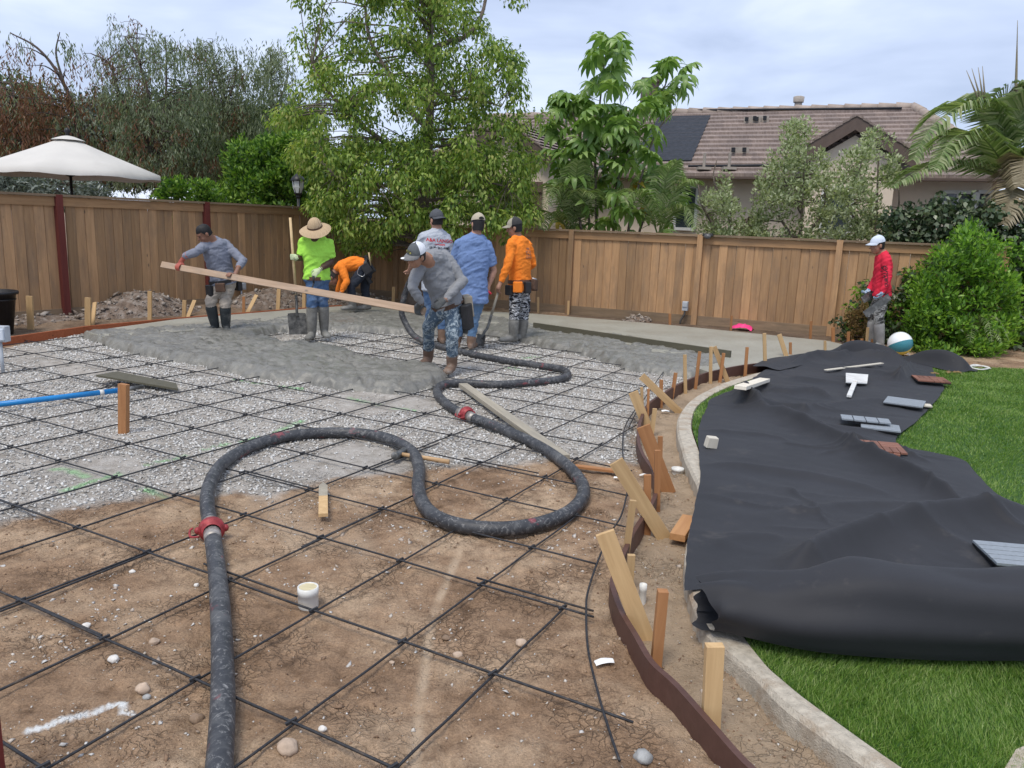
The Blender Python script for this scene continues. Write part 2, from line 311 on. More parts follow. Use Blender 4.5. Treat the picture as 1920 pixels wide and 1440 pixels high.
# ---- loose stones, as real little polyhedra
OCT = np.array([(1, 0, 0), (0, 1, 0), (-1, 0, 0), (0, -1, 0), (0, 0, 1), (0, 0, -1)], float); OCF = np.array([(0, 1, 4), (1, 2, 4), (2, 3, 4), (3, 0, 4), (1, 0, 5), (2, 1, 5), (3, 2, 5), (0, 3, 5)])
def stones(P, size, seed, flat=.6):
    r = np.random.default_rng(seed); n = len(P); a = r.uniform(0, 6.28, n); ca, sa = np.cos(a), np.sin(a)
    V = OCT[None] * r.uniform(.55, 1.25, (n, 6, 3)) + r.normal(0, .16, (n, 6, 3)); V[:, :, 2] *= flat; V[:, :, 0] *= r.uniform(.8, 1.5, (n, 1)); V *= size[:, None, None]
    tl = r.normal(0, .35, (n, 2)); V[:, :, 2] += V[:, :, 0] * tl[:, :1] + V[:, :, 1] * tl[:, 1:]
    x = V[:, :, 0] * ca[:, None] - V[:, :, 1] * sa[:, None]; y = V[:, :, 0] * sa[:, None] + V[:, :, 1] * ca[:, None]; V[:, :, 0] = x; V[:, :, 1] = y
    V += P[:, None, :]; return V.reshape(-1, 3), (OCF[None] + (np.arange(n) * 6)[:, None, None]).reshape(-1, 3)
def stonemat(name, cols, rough=.85):
    m, t, b, o = newmat(name); g = N(t); geo = g.n('NewGeometry'); v = g.coord('Object'); k = len(cols)
    c = g.ramp(geo.outputs['Random Per Island'], [(i / (k - 1), cc) for i, cc in enumerate(cols)]); c = g.mix(.6, c, g.ramp(g.noise(v, 45, 4), [(.3, (.6, .59, .57)), (.7, (1.15, 1.15, 1.15))]), 'MULTIPLY')
    c = g.mix(g.n('Attribute', _attribute_name='paint').outputs['Fac'], c, (.30, .58, .27)); g.put(b.inputs['Base Color'], c); b.inputs['Roughness'].default_value = rough; g.put(b.inputs['Normal'], g.bump(g.noise(v, 160, 3), .4, .003)); return m
M_GRAV = stonemat('gravel_stone', [(.34, .325, .30), (.66, .65, .62), (.48, .46, .43), (.76, .75, .72), (.22, .215, .205), (.57, .535, .48), (.70, .69, .66)])
M_PEB = stonemat('pebble', [(.50, .42, .33), (.62, .58, .52), (.36, .27, .20), (.70, .68, .64), (.46, .44, .42)])
def paint_attr(me, per):
    a = me.attributes.new('paint', 'FLOAT', 'POINT'); a.data.foreach_set('value', np.repeat(per, 6).astype(np.float32))
def build_gravel():
    r = np.random.default_rng(3); n = 290000
    Yw = np.sqrt(r.uniform(3.4 ** 2, 12.8 ** 2, n)); X = r.uniform(-1.10, .30, n) * Yw; Y = Yw
    lod = np.clip(1.25 - (Y - 4) * .055, .45, 1); k = r.uniform(0, 1, n) < gravel_at(X, Y) ** 1.5 * (1 - .93 * bare_at(X, Y)) * lod * .48; X, Y = X[k], Y[k]
    size = r.uniform(.006, .0145, len(X)) * (1 + .045 * np.clip(Y - 4, 0, 9)); Z = gz(X, Y) + size * .25
    V, T = stones(np.stack([X, Y, Z], -1), size, 4); me = pyd(V, T, M_GRAV); paint_attr(me, np.where(r.uniform(0, 1, len(X)) < .8, green_at(X, Y), 0))
    tag(link('gravel', me), 'pale grey crushed gravel spread under the steel reinforcing bars', 'gravel', kind='stuff')
    n = 11000; Y = r.uniform(1.9, 6.2, n); X = r.uniform(-.75, .42, n) * (Y + .4); k = (gravel_at(X, Y) < .3) & (r.uniform(0, 1, n) < .25 + .75 * (fbm(X, Y, 1.6, 14) > .05)); X, Y = X[k], Y[k]
    size = np.clip(r.lognormal(-5.55, .6, len(X)), .0015, .014); V, T = stones(np.stack([X, Y, gz(X, Y) + size * .2], -1), size, 5); me = pyd(V, T, M_PEB); paint_attr(me, np.zeros(len(X)))
    me2 = None; tag(link('pebbles', me), 'small loose pebbles and chips scattered over the brown dirt', 'pebbles', kind='stuff')
build_gravel()
def clods():
    r = np.random.default_rng(19); n = 26000; Y = r.uniform(1.9, 6.6, n); X = r.uniform(-.75, .46, n) * (Y + .4); k = (gravel_at(X, Y) < .4) & (r.uniform(0, 1, n) < np.clip(.3 + 1.6 * fbm(X, Y, 2.6, 15), .06, 1)); X, Y = X[k], Y[k]
    size = np.clip(r.lognormal(-5.75, .55, len(X)), .0018, .013); V, T = stones(np.stack([X, Y, gz(X, Y) + size * .1], -1), size, 6, .75); me = pyd(V, T, stonemat('soil_clod', [(.17, .105, .065), (.27, .175, .11), (.36, .25, .165), (.23, .145, .09)], .95)); paint_attr(me, np.zeros(len(X)))
    tag(link('soil_clods', me), 'crumbs and small clods of loose brown soil', 'soil', kind='stuff')
clods()

# ---- poured concrete
def grid_mesh(x0, x1, y0, y1, st, fz, keep, mats):
    xs = np.arange(x0, x1, st); ys = np.arange(y0, y1, st); X, Y = np.meshgrid(xs, ys, indexing='ij'); u = X * GA[0] + Y * GB[0]; w = X * GA[1] + Y * GB[1]
    K = keep(u, w); Z = fz(u, w, K); nx, ny = X.shape; i = np.arange(nx * ny).reshape(nx, ny); Q = np.stack([i[:-1, :-1], i[1:, :-1], i[1:, 1:], i[:-1, 1:]], -1).reshape(-1, 4)
    kk = K.ravel(); Q = Q[(kk[Q] > 0).any(1)]; V = np.stack([u, w, Z], -1).reshape(-1, 3); used = np.unique(Q); remap = np.zeros(len(V), int); remap[used] = np.arange(len(used)); return V[used], remap[Q]
ROUGH1 = np.array(gp([(150, 626), (177, 637), (212, 649), (260, 659), (330, 674), (436, 692), (469, 700), (539, 709), (578, 711), (600, 721), (650, 727), (705, 730), (761, 733), (789, 727), (817, 719), (833, 702), (828, 690), (783, 684), (733, 684), (690, 674), (640, 657), (590, 648), (540, 642), (490, 634), (480, 628), (520, 620), (600, 615), (700, 614), (760, 610), (770, 598), (640, 590), (560, 596), (450, 606), (330, 617), (250, 622), (190, 624)], .04))
ROUGH2 = np.array(gp([(560, 606), (640, 616), (720, 622), (800, 627), (900, 624), (940, 631), (995, 642), (1060, 654), (1118, 668), (1167, 687), (1228, 697), (1300, 706), (1336, 694), (1372, 672), (1180, 636), (990, 612), (930, 597), (760, 590), (640, 588)], .04))
SLAB_PX = [(160, 622), (340, 597), (450, 587), (560, 578), (650, 573), (760, 577), (1000, 588), (1160, 601), (1264, 610), (1364, 620), (1493, 633), (1552, 639), (1600, 650), (1560, 661), (1490, 674), (1420, 682), (1362, 691), (1331, 698), (1180, 646), (985, 618), (900, 606), (760, 603), (600, 606), (400, 616), (200, 632)]
SLAB = np.array(gp(SLAB_PX, .085))
def concmat(name, a, b_, rough, bump, sc):
    m, t, b, o = newmat(name); g = N(t); v = g.coord('Object'); n1 = g.noise(v, sc, 6, .62, .4); n2 = g.noise(v, 38, 5, .7)
    c = g.ramp(n1, [(.3, a), (.7, b_)]); c = g.mix(.55, c, g.ramp(n2, [(.3, (.68, .68, .67)), (.7, (1.2, 1.2, 1.2))]), 'MULTIPLY'); g.put(b.inputs['Base Color'], c)
    g.put(b.inputs['Roughness'], g.ramp(n1, [(.3, rough), (.7, min(1, rough + .25))])); b.inputs['Specular IOR Level'].default_value = .45
    g.put(b.inputs['Normal'], g.bump(g.math('ADD', g.math('MULTIPLY', n2, .6), n1), bump, .02)); return m
M_WET = concmat('wet_concrete', (.150, .144, .128), (.235, .227, .20), .27, .35, 7); M_SLAB = concmat('slab_concrete', (.30, .287, .238), (.365, .35, .292), .38, .06, 1.6)
def rough_keep(u, w):
    k = np.zeros(u.shape)
    for P in (ROUGH1, ROUGH2):
        d, _ = poly_dist(np.vstack([P, P[:1]]), u, w); sd = np.where(inside(P, u, w), d, -d) + .07 * fbm(u, w, 4, 61) + .04 * fbm(u, w, 14, 62); k = np.maximum(k, np.clip(sd / .085 + .12, 0, 1))
    return k
def rough_z(u, w, K):
    q1 = u + .12 * fbm(u, w, 5, 3); q2 = w + .12 * fbm(u, w, 5, 5); lump = 1 - np.abs(fbm(q1, q2, 3.6, 71, 5)) * 2.2; swirl = 1 - 2.4 * np.abs(fbm(q1, q2, 8.5, 72, 4)); fine = 1 - 2 * np.abs(fbm(u, w, 21, 73, 3))
    cv = np.clip(1 - np.abs(fbm(q1 * .8, q2 * 1.5, 4.2, 77, 3)) * 6.5, 0, 1) * np.clip(fbm(u, w, 1.6, 78, 3) * 4 + .7, 0, 1); z = (.076 + .033 * lump + .012 * swirl + .004 * fine - .045 * cv); return z * np.sqrt(K) - .012 * (K <= 0) + gz(u, w) * .5
V, Q = grid_mesh(-12.5, -2.0, 5.2, 12.6, .021, rough_z, rough_keep, None)
o = link('wet_concrete', pyd(V, Q, M_WET, True)); tag(o, kind='structure')
def slab():
    n = len(SLAB); V = [(*p, .085 + .004 * math.sin(i)) for i, p in enumerate(SLAB)] + [(*p, -.03) for p in SLAB]; Fs = [tuple(range(n))] + [(i, i + n, (i + 1) % n + n, (i + 1) % n) for i in range(n)]
    bm = bmesh.new(); vs = [bm.verts.new((p[0], p[1], .085 if p[2] > 0 else p[2])) for p in V]
    for f in Fs: bm.faces.new([vs[i] for i in f])
    bmesh.ops.triangulate(bm, faces=bm.faces[:]); bmesh.ops.recalc_face_normals(bm, faces=bm.faces[:]); me = bpy.data.meshes.new('m'); bm.to_mesh(me); me.materials.append(M_SLAB); tag(link('concrete_slab', me), kind='structure')
slab()
# ---- curb
def curb():
    n = len(CURB_L); V = []; Fs = []
    for i in range(n):
        l, r = CURB_L[i], CURB_R[i]; d = nrm(r - l) * .014; j = .006 * math.sin(i * 1.7)
        V += [(*(l - d * .6), -.12), (*(l - d * .2 + d * j), .06), (*(l + d), .079), (*((l + r) / 2), .084), (*(r - d), .079), (*r, .04), (*r, -.1)]
    for i in range(n - 1):
        for k in range(6): Fs.append((i * 7 + k, i * 7 + k + 1, i * 7 + 8 + k, i * 7 + 7 + k))
    m = plain('curb_concrete', (.47, .42, .34), .85, .22, 30, .9, .008, dirt=(.34, .255, .175), dscale=5, damt=.42)
    o = link('concrete_curb', pyd(V, Fs, m, False)); tag(o, 'curved pale concrete edging strip between dirt and green lawn', 'curb')
curb()
# ---- lawn
LAWN = np.vstack([CURB_R, np.array(gp([(1560, 684), (1640, 676), (1700, 682), (1800, 688), (1920, 692), (2200, 705)], .07)), np.array([[9.5, 7.0], [7.5, 2.0], [4.0, .6], [1.6, .7]])])
def lawn():
    n = len(LAWN); bm = bmesh.new(); f = bm.faces.new([bm.verts.new((*p, .068)) for p in LAWN]); bmesh.ops.triangulate(bm, faces=[f]); bmesh.ops.recalc_face_normals(bm, faces=bm.faces[:]); me = bpy.data.meshes.new('m'); bm.to_mesh(me)
    m, t, b, o = newmat('turf_base'); g = N(t); v = g.coord('Object'); g.put(b.inputs['Base Color'], g.mix(g.noise(v, 2.2, 5), (.035, .10, .014), (.075, .17, .026))); b.inputs['Roughness'].default_value = .9; g.put(b.inputs['Normal'], g.bump(g.noise(v, 160, 3), 1, .02)); me.materials.append(m)
    tag(link('lawn', me), kind='structure')
    r = np.random.default_rng(9); n = 350000; Y = np.sqrt(r.uniform(1.7 ** 2, 11.6 ** 2, n)); X = r.uniform(.22, 1.05, n) * Y
    near = r.uniform(1.5, 3.6, 190000); X = np.concatenate([X, r.uniform(.28, 1.12, 190000) * near + .05]); Y = np.concatenate([Y, near])
    ins = inside(LAWN, X, Y) & ((Y < 3.6) | (~inside(FAB_MID, X, Y))); X, Y = X[ins], Y[ins]; k = len(X); h = r.uniform(.015, .030, k) * (1 + .25 * fbm(X, Y, 3, 5)); a = r.uniform(0, 6.28, k); w = r.uniform(.0012, .0022, k) * (1 + .22 * np.clip(Y - 2.5, 0, 8))
    lean = r.normal(0, .45, (k, 2)) * h[:, None] + (np.stack([fbm(X, Y, 2.5, 40), fbm(X, Y, 2.5, 41)], -1) * .9 * h[:, None]); B = np.stack([X, Y, np.full(k, .066)], -1); wv = np.stack([np.cos(a) * w, np.sin(a) * w, 0 * a], -1)
    V = np.empty((k, 3, 3)); V[:, 0] = B - wv; V[:, 1] = B + wv; V[:, 2] = B; V[:, 2, :2] += lean; V[:, 2, 2] += h
    me = pyd(V.reshape(-1, 3), np.arange(k * 3).reshape(k, 3), leafmat('turf_blade', [(.045, .115, .016), (.115, .225, .03), (.20, .33, .055), (.34, .41, .15)], .3, .45, .4, 3.0)); tag(link('grass', me), 'short dense green artificial turf blades of the lawn', 'grass', kind='stuff')
# ================================================================ the big sheet of black landscape fabric
FL = [(1510, 671), (1460, 684), (1431, 696), (1406, 713), (1381, 729), (1333, 748), (1325, 768), (1314, 787), (1309, 806), (1310, 831), (1311, 860), (1313, 890), (1301, 955), (1291, 1010), (1287, 1060), (1285, 1108)]
FR = [(1745, 678), (1752, 700), (1762, 715), (1770, 727), (1763, 741), (1742, 767), (1716, 792), (1683, 820), (1690, 838), (1751, 850), (1806, 864), (1841, 903), (1879, 935), (1920, 966), (2020, 1010), (2100, 1060)]
FLw = np.array(smooth_path(gp(FL, .09), 10)); FRw = np.array(smooth_path(gp(FR, .085), 10))
FAB_MID = np.vstack([FLw, FRw[::-1]])
lawn()
CREASE = []
RIDGES = [([(1425, 764), (1480, 785), (1545, 815), (1619, 854), (1705, 893), (1757, 923), (1806, 950)], .12, .10), ([(1381, 730), (1400, 745), (1425, 764)], .16, .13), ([(1470, 1080), (1540, 1045), (1628, 1014), (1778, 979), (1920, 966), (2060, 975)], .155, .17),
          ([(1313, 864), (1412, 874), (1541, 893), (1671, 925)], .045, .12), ([(1447, 962), (1584, 945), (1714, 949), (1780, 960)], .035, .13), ([(1480, 681), (1527, 671), (1570, 672), (1591, 668), (1652, 672), (1700, 680)], .13, .16), ([(1707, 690), (1695, 702), (1681, 714)], .13, .10),
          ([(1480, 706), (1520, 712), (1560, 716), (1610, 722)], .05, .10), ([(1487, 772), (1560, 757), (1640, 750), (1740, 752)], .04, .13), ([(1440, 728), (1475, 735), (1520, 733), (1560, 745)], .07, .09), ([(1310, 800), (1370, 806), (1430, 812), (1480, 822)], .03, .09),
          ([(1500, 790), (1580, 800), (1660, 808)], .03, .09), ([(1330, 1010), (1400, 1000), (1470, 1006)], .022, .1), ([(1310, 920), (1420, 925), (1500, 940)], .02, .1), ([(1425, 764), (1470, 760), (1520, 770)], .06, .1), ([(1560, 690), (1640, 696), (1700, 712)], .05, .09), ([(1640, 985), (1740, 1000), (1830, 1030)], .03, .12)]
_r = random.Random(5)
for _i in range(34):
    _a, _b = _r.uniform(.05, .95), _r.uniform(.08, .92); _p = FLw[int(_a * (len(FLw) - 1))] * (1 - _b) + FRw[int(_a * (len(FRw) - 1))] * _b; _t = _r.gauss(-.45, .5); _l = _r.uniform(.18, .55); CREASE.append((np.array([_p - _l * np.array([math.cos(_t), math.sin(_t)]), _p + np.array([_r.uniform(-.05, .05), _r.uniform(-.05, .05)]), _p + _l * np.array([math.cos(_t + .2), math.sin(_t + .2)])]), _r.uniform(.010, .026), _r.uniform(.025, .05)))
RIDW = CREASE + [(np.array(smooth_path(gp(p, .12), 5)), h, w) for p, h, w in RIDGES]
def fz(x, y):
    z = np.full(np.shape(x), .094)
    for p, h, w in RIDW:
        d, t = poly_dist(p, x, y); z = z + h * np.exp(-np.sqrt((d / w) ** 2 + .035) * 2.1 + .39) * np.clip(np.minimum(t, 1 - t) * 6 + .25, 0, 1)
    u = x * GA[0] + y * GA[1]; v = x * GB[0] + y * GB[1]; wr = fbm(u * .7 + .3 * v, v * 1.6, 1.7, 81, 4); z = z + .016 * wr + .022 * np.clip(.35 - np.abs(fbm(u * .6, v * 1.5, 1.3, 88, 3)), 0, 1) + .004 * fbm(x, y, 9, 83)
    return np.maximum(z, .088)
def fabric():
    nt_, ns = len(FLw), 190; s = np.linspace(0, 1, ns); T = np.linspace(0, nt_ - 1, 330); i0 = np.clip(T.astype(int), 0, nt_ - 2); f = (T - i0)[:, None]
    Lp = FLw[i0] * (1 - f) + FLw[i0 + 1] * f; nr = len(FRw); T2 = np.linspace(0, nr - 1, 330); j0 = np.clip(T2.astype(int), 0, nr - 2); f2 = (T2 - j0)[:, None]; Rp = FRw[j0] * (1 - f2) + FRw[j0 + 1] * f2
    P = Lp[:, None] * (1 - s[None, :, None]) + Rp[:, None] * s[None, :, None]; X, Y = P[..., 0], P[..., 1]
    X = X + .012 * fbm(X, Y, 5, 7) * np.minimum(1, 1); Z = fz(X, Y); edge = np.minimum(s, 1 - s)[None, :] * 5; Z = .088 + (Z - .088) * np.clip(edge + .35, 0, 1)
    V = np.stack([X, Y, Z], -1).reshape(-1, 3); i = np.arange(330 * ns).reshape(330, ns); Q = np.stack([i[:-1, :-1], i[1:, :-1], i[1:, 1:], i[:-1, 1:]], -1).reshape(-1, 4)
    # rolled front edge: the cross-section winds over the crest, round the front and back inside
    a0 = G(1292, 1190, .085); a1 = G(1560, 1246, .085); a2 = G(1940, 1262, .085); a3 = G(2300, 1286, .085); ax = np.array(smooth_path([a0, a1, a2, a3], 22)); m_ = len(ax); th = np.linspace(math.radians(-155), math.radians(230), 60); VV = []
    for k, c in enumerate(ax):
        t = k / (m_ - 1); d = nrm(ax[min(k + 1, m_ - 1)] - ax[max(k - 1, 0)]); side = np.array([-d[1], d[0], 0]); R = .095 + .072 * min(1, t * 2.6) + .005 * math.sin(t * 19)
        for q, a in enumerate(th):
            w = q / 59; rr = R * (1 - .10 * max(0, w - .55) / .45) * (1 + (.05 * math.sin(3 * a + t * 9) + .035 * math.sin(7 * a + 4 * t)) * (1.6 if t < .12 else 1)); rr *= 1 + .22 * math.exp(-((a - math.radians(205)) / .28) ** 2) * min(1, max(0, t - .22) * 6)
            e = c + side * (math.cos(math.pi - a) * -1 * rr * 1.18 * -1 + R * 1.02) + np.array([0, 0, 1]) * (math.sin(a) * rr + R * .97)
            fq = max(0, 1 - k / 5); e = e + d * fq * (.10 * max(0, math.cos(a + .2)) + .012 * math.sin(5 * a) + .008 * math.sin(9 * a)); e = e + np.array([0, 0, 1]) * (.012 * max(0, math.sin(a)) * (abs(math.sin(t * 7 + a * 1.7)) ** .5 + .6 * abs(math.sin(t * 15 - a * 2.2)) ** .6))
            e[2] = max(e[2], .0795 + .004 * (w > .5)); VV.append(e)
    VV = np.array(VV); b0 = len(V); i = np.arange(m_ * 60).reshape(m_, 60) + b0; Q2 = np.stack([i[:-1, :-1], i[1:, :-1], i[1:, 1:], i[:-1, 1:]], -1).reshape(-1, 4)
    # far crumpled fold standing up at the back and its loose corner lying on the lawn
    bk = smooth_path([G(1440, 692, .1), G(1500, 677, .1), G(1560, 672, .1), G(1592, 669, .1), G(1650, 671, .1), G(1690, 676, .1), G(1740, 682, .1), G(1790, 692, .09), G(1812, 697, .085)], 12); hs = smooth_path([(0.02, 0), (.06, 0), (.10, 0), (.19, 0), (.17, 0), (.06, 0), (.19, 0), (.16, 0), (.015, 0)], 12); V3_ = []
    for k, (c, h) in enumerate(zip(bk, hs)):
        h = max(.012, h[0] * (1 + .03 * math.sin(k * .5))); d = nrm(np.array(bk[min(k + 1, len(bk) - 1)]) - np.array(bk[max(k - 1, 0)])); side = np.array([-d[1], d[0], 0]); w = .34 + .08 * math.sin(k * .17)
        for q in range(15):
            a = q / 14; sx = (a - .42) * w; hh = h * math.exp(-((a - .55) / .24) ** 2) * (1 + .10 * math.sin(6 * a + k * .13)); V3_.append(np.array(c) + side * (sx + .06 * math.sin(k * .15) * a) + np.array([0, 0, hh - .004 + (.012 if k < 60 else 0)]))
    b1 = b0 + len(VV); i = np.arange(len(bk) * 15).reshape(len(bk), 15) + b1; Q3 = np.stack([i[:-1, :-1], i[1:, :-1], i[1:, 1:], i[:-1, 1:]], -1).reshape(-1, 4)
    tk = MB(); tk.tube(smooth_path([G(1490, 1228, .10), G(1640, 1243, .112), G(1800, 1249, .12), G(2050, 1262, .12), G(2300, 1276, .12)], 8), list(np.interp(np.linspace(0, 1, 33), [0, .25, 1], [.012, .036, .048])), 14, True, .8); b2 = b1 + len(V3_); tkv = np.array(tk.v); tkf = np.array([[i + b2 for i in f] for f in tk.f if len(f) == 4])
    m, t, b, o = newmat('black_fabric'); g = N(t); v = g.coord('Object'); n = g.noise(v, 1.6, 5, .6); c = g.ramp(n, [(.3, (.020, .0205, .0235)), (.7, (.029, .0295, .034))]); dust = g.ramp(g.noise(v, 3.3, 7, .72), [(.60, 0), (.80, .5)]); c = g.mix(g.math('MULTIPLY', dust, .55), c, (.20, .175, .15))
    g.put(b.inputs['Base Color'], c); b.inputs['Roughness'].default_value = .66; b.inputs['Specular IOR Level'].default_value = .30; b.inputs['Sheen Weight'].default_value = .05; b.inputs['Sheen Roughness'].default_value = .5
    g.put(b.inputs['Normal'], g.bump(g.math('ADD', g.noise(v, 420, 2), g.math('MULTIPLY', g.noise(v, 22, 4), 1.2)), .14, .006))
    me = pyd(np.vstack([V, VV, np.array(V3_)]), np.vstack([Q, Q2, Q3]), m, True); o = link('landscape_fabric', me); tag(o, 'wrinkled black landscape fabric sheet spread over the lawn with a rolled front edge', 'fabric sheet')
fabric()
# ================================================================ fences, formwork, reinforcing bars, hose
M_FENCE = wood('fence_wood', (.335, .2, .105), (.52, .325, .175), (.16, .125, .097), 2, .82, .30, grain=20, tint=.3)
M_CAP = wood('fence_cap', (.20, .142, .09), (.32, .23, .15), (.11, .09, .075), 0, .85, .3); M_RPOST = wood('red_post', (.105, .024, .020), (.16, .042, .034), (.06, .02, .018), 2, .75, .12, tint=.05)
def fence(label, p0, p1, posts, h, mpost, tilt=0.0, bw=.152, pw=.10, extra=0):
    p0, p1 = np.array(p0), np.array(p1); d = nrm(p1 - p0); Ln = float(np.linalg.norm(p1 - p0)); root = empty('wooden_fence', (p0[0], p0[1], 0), math.atan2(d[1], d[0])); tag(root, label, 'fence', 'board fences around the yard')
    hb = h - .16; w1, w2, za, zb = (bw - .013) / 2, (bw + .001) / 2, .065, hb + .005; pv = [(-w1, -.011), (w1, -.011), (w2, -.003), (w2, .009), (-w2, .009), (-w2, -.003)]; meshes = [MB().add([(x, y, z) for z in (za, zb) for x, y in pv], [(5, 4, 3, 2, 1, 0), (6, 7, 8, 9, 10, 11)] + [(k, (k + 1) % 6, (k + 1) % 6 + 6, k + 6) for k in range(6)]).mesh(M_FENCE)]; n = int(Ln / bw)
    for i in range(n):
        o = link('board', meshes[0], root); o.location = ((i + .5) * Ln / n, random.uniform(-.005, .005), random.uniform(-.012, .006)); o.rotation_euler = (random.uniform(-.006, .006), tilt + random.uniform(-.003, .003), 0); o.scale[0] = random.uniform(.99, 1.01)
    ps = sorted(posts); pm = MB().box((0, 0, (h - .02) / 2), (pw, .10, h + .02)).mesh(mpost)
    for x in ps:
        o = link('post', pm, root); o.location = (x, -.045, 0); o.rotation_euler[1] = tilt
    xs = [0] + ps + [Ln]
    for a, b in zip(xs[:-1], xs[1:]):
        if b - a < .3: continue
        MB().box(((a + b) / 2, -.028, h - .10), (b - a - pw - .004, .03, .135)).build('rail', M_FENCE_H, root); MB().box(((a + b) / 2, -.024, .075), (b - a - pw - .004, .03, .17)).build('kickboard', M_CAP, root); MB().box(((a + b) / 2, -.01, h - .012), (b - a - .003, .16, .034)).build('cap', M_CAP, root)
    return root
M_FENCE_H = wood('fence_rail', (.29, .17, .085), (.43, .26, .135), (.12, .095, .07), 0, .82, .25, tint=.1)
def on_left(px, py): return float((G(px, py)[:2] - LFO) @ LFD)
CORNER = np.array([-3.63, 17.62]); RFO = np.array([1.1, 15.46]); RFD = nrm([.909, -.416])
L0 = LFO - LFD * 4.2
fence('weathered brown board fence with dark red posts along the left side', L0, CORNER, [4.2, 6.82, 9.45], 1.865, M_RPOST)
R0 = CORNER; R1 = RFO + RFD * 7.2
def on_right(px):      # distance along the right fence at which a photo column crosses it
    d = ray(px, 520)[:2]; A = np.array([[d[0], -RFD[0]], [d[1], -RFD[1]]]); s = np.linalg.solve(A, R0); return float(s[1])
fence('brown board fence along the back with brown posts below the house', R0, R1, [on_right(p) for p in (745, 905, 1070, 1309, 1568)], 1.615, M_FENCE, .0)
M_FORM = wood('bender_board', (.075, .035, .026), (.105, .052, .040), (.04, .022, .018), 0, .55, .2, tint=.03, spec=.4)
def ribbon(name, path, z0, z1, th, mat, n=1):
    P = [np.array(p) for p in path]; V = []; Fs = []
    for i, p in enumerate(P):
        d = nrm(P[min(i + 1, len(P) - 1)] - P[max(i - 1, 0)]); s = np.array([-d[1], d[0]]) * th / 2
        V += [(*(p - s), z0), (*(p - s), z1), (*(p + s), z1), (*(p + s), z0)]
    for i in range(len(P) - 1):
        for k in range(4): Fs.append((i * 4 + k, i * 4 + (k + 1) % 4, i * 4 + 4 + (k + 1) % 4, i * 4 + 4 + k))
    Fs += [(3, 2, 1, 0), tuple(len(V) - 4 + k for k in range(4))]
    return link(name, pyd(V, Fs, mat))
tag(ribbon('bender_board', BOARD, -.02, .10, .024, M_FORM), 'dark brown flexible form board curving along the edge of the pour', 'form board')
M_RED = wood('red_form', (.27, .075, .030), (.40, .125, .055), (.10, .035, .02), 0, .7, .15, tint=.05)
fp = [G(-40, 640, .10), G(22, 631, .10), G(165, 611, .10), G(330, 596, .10), G(457, 586, .10), G(570, 577, .10), G(640, 572, .10)]
b = MB()
for a, c in zip(fp[:-1], fp[1:]): b.bar((a[0], a[1], .035), (c[0], c[1], .035), .038, .135, (nrm(c - a)[1], -nrm(c - a)[0], 0)) if False else None
o = ribbon('form_board', [p[:2] for p in fp], -.03, .10, .038, M_RED); tag(o, 'reddish orange form board along the left edge of the wet concrete', 'form board')
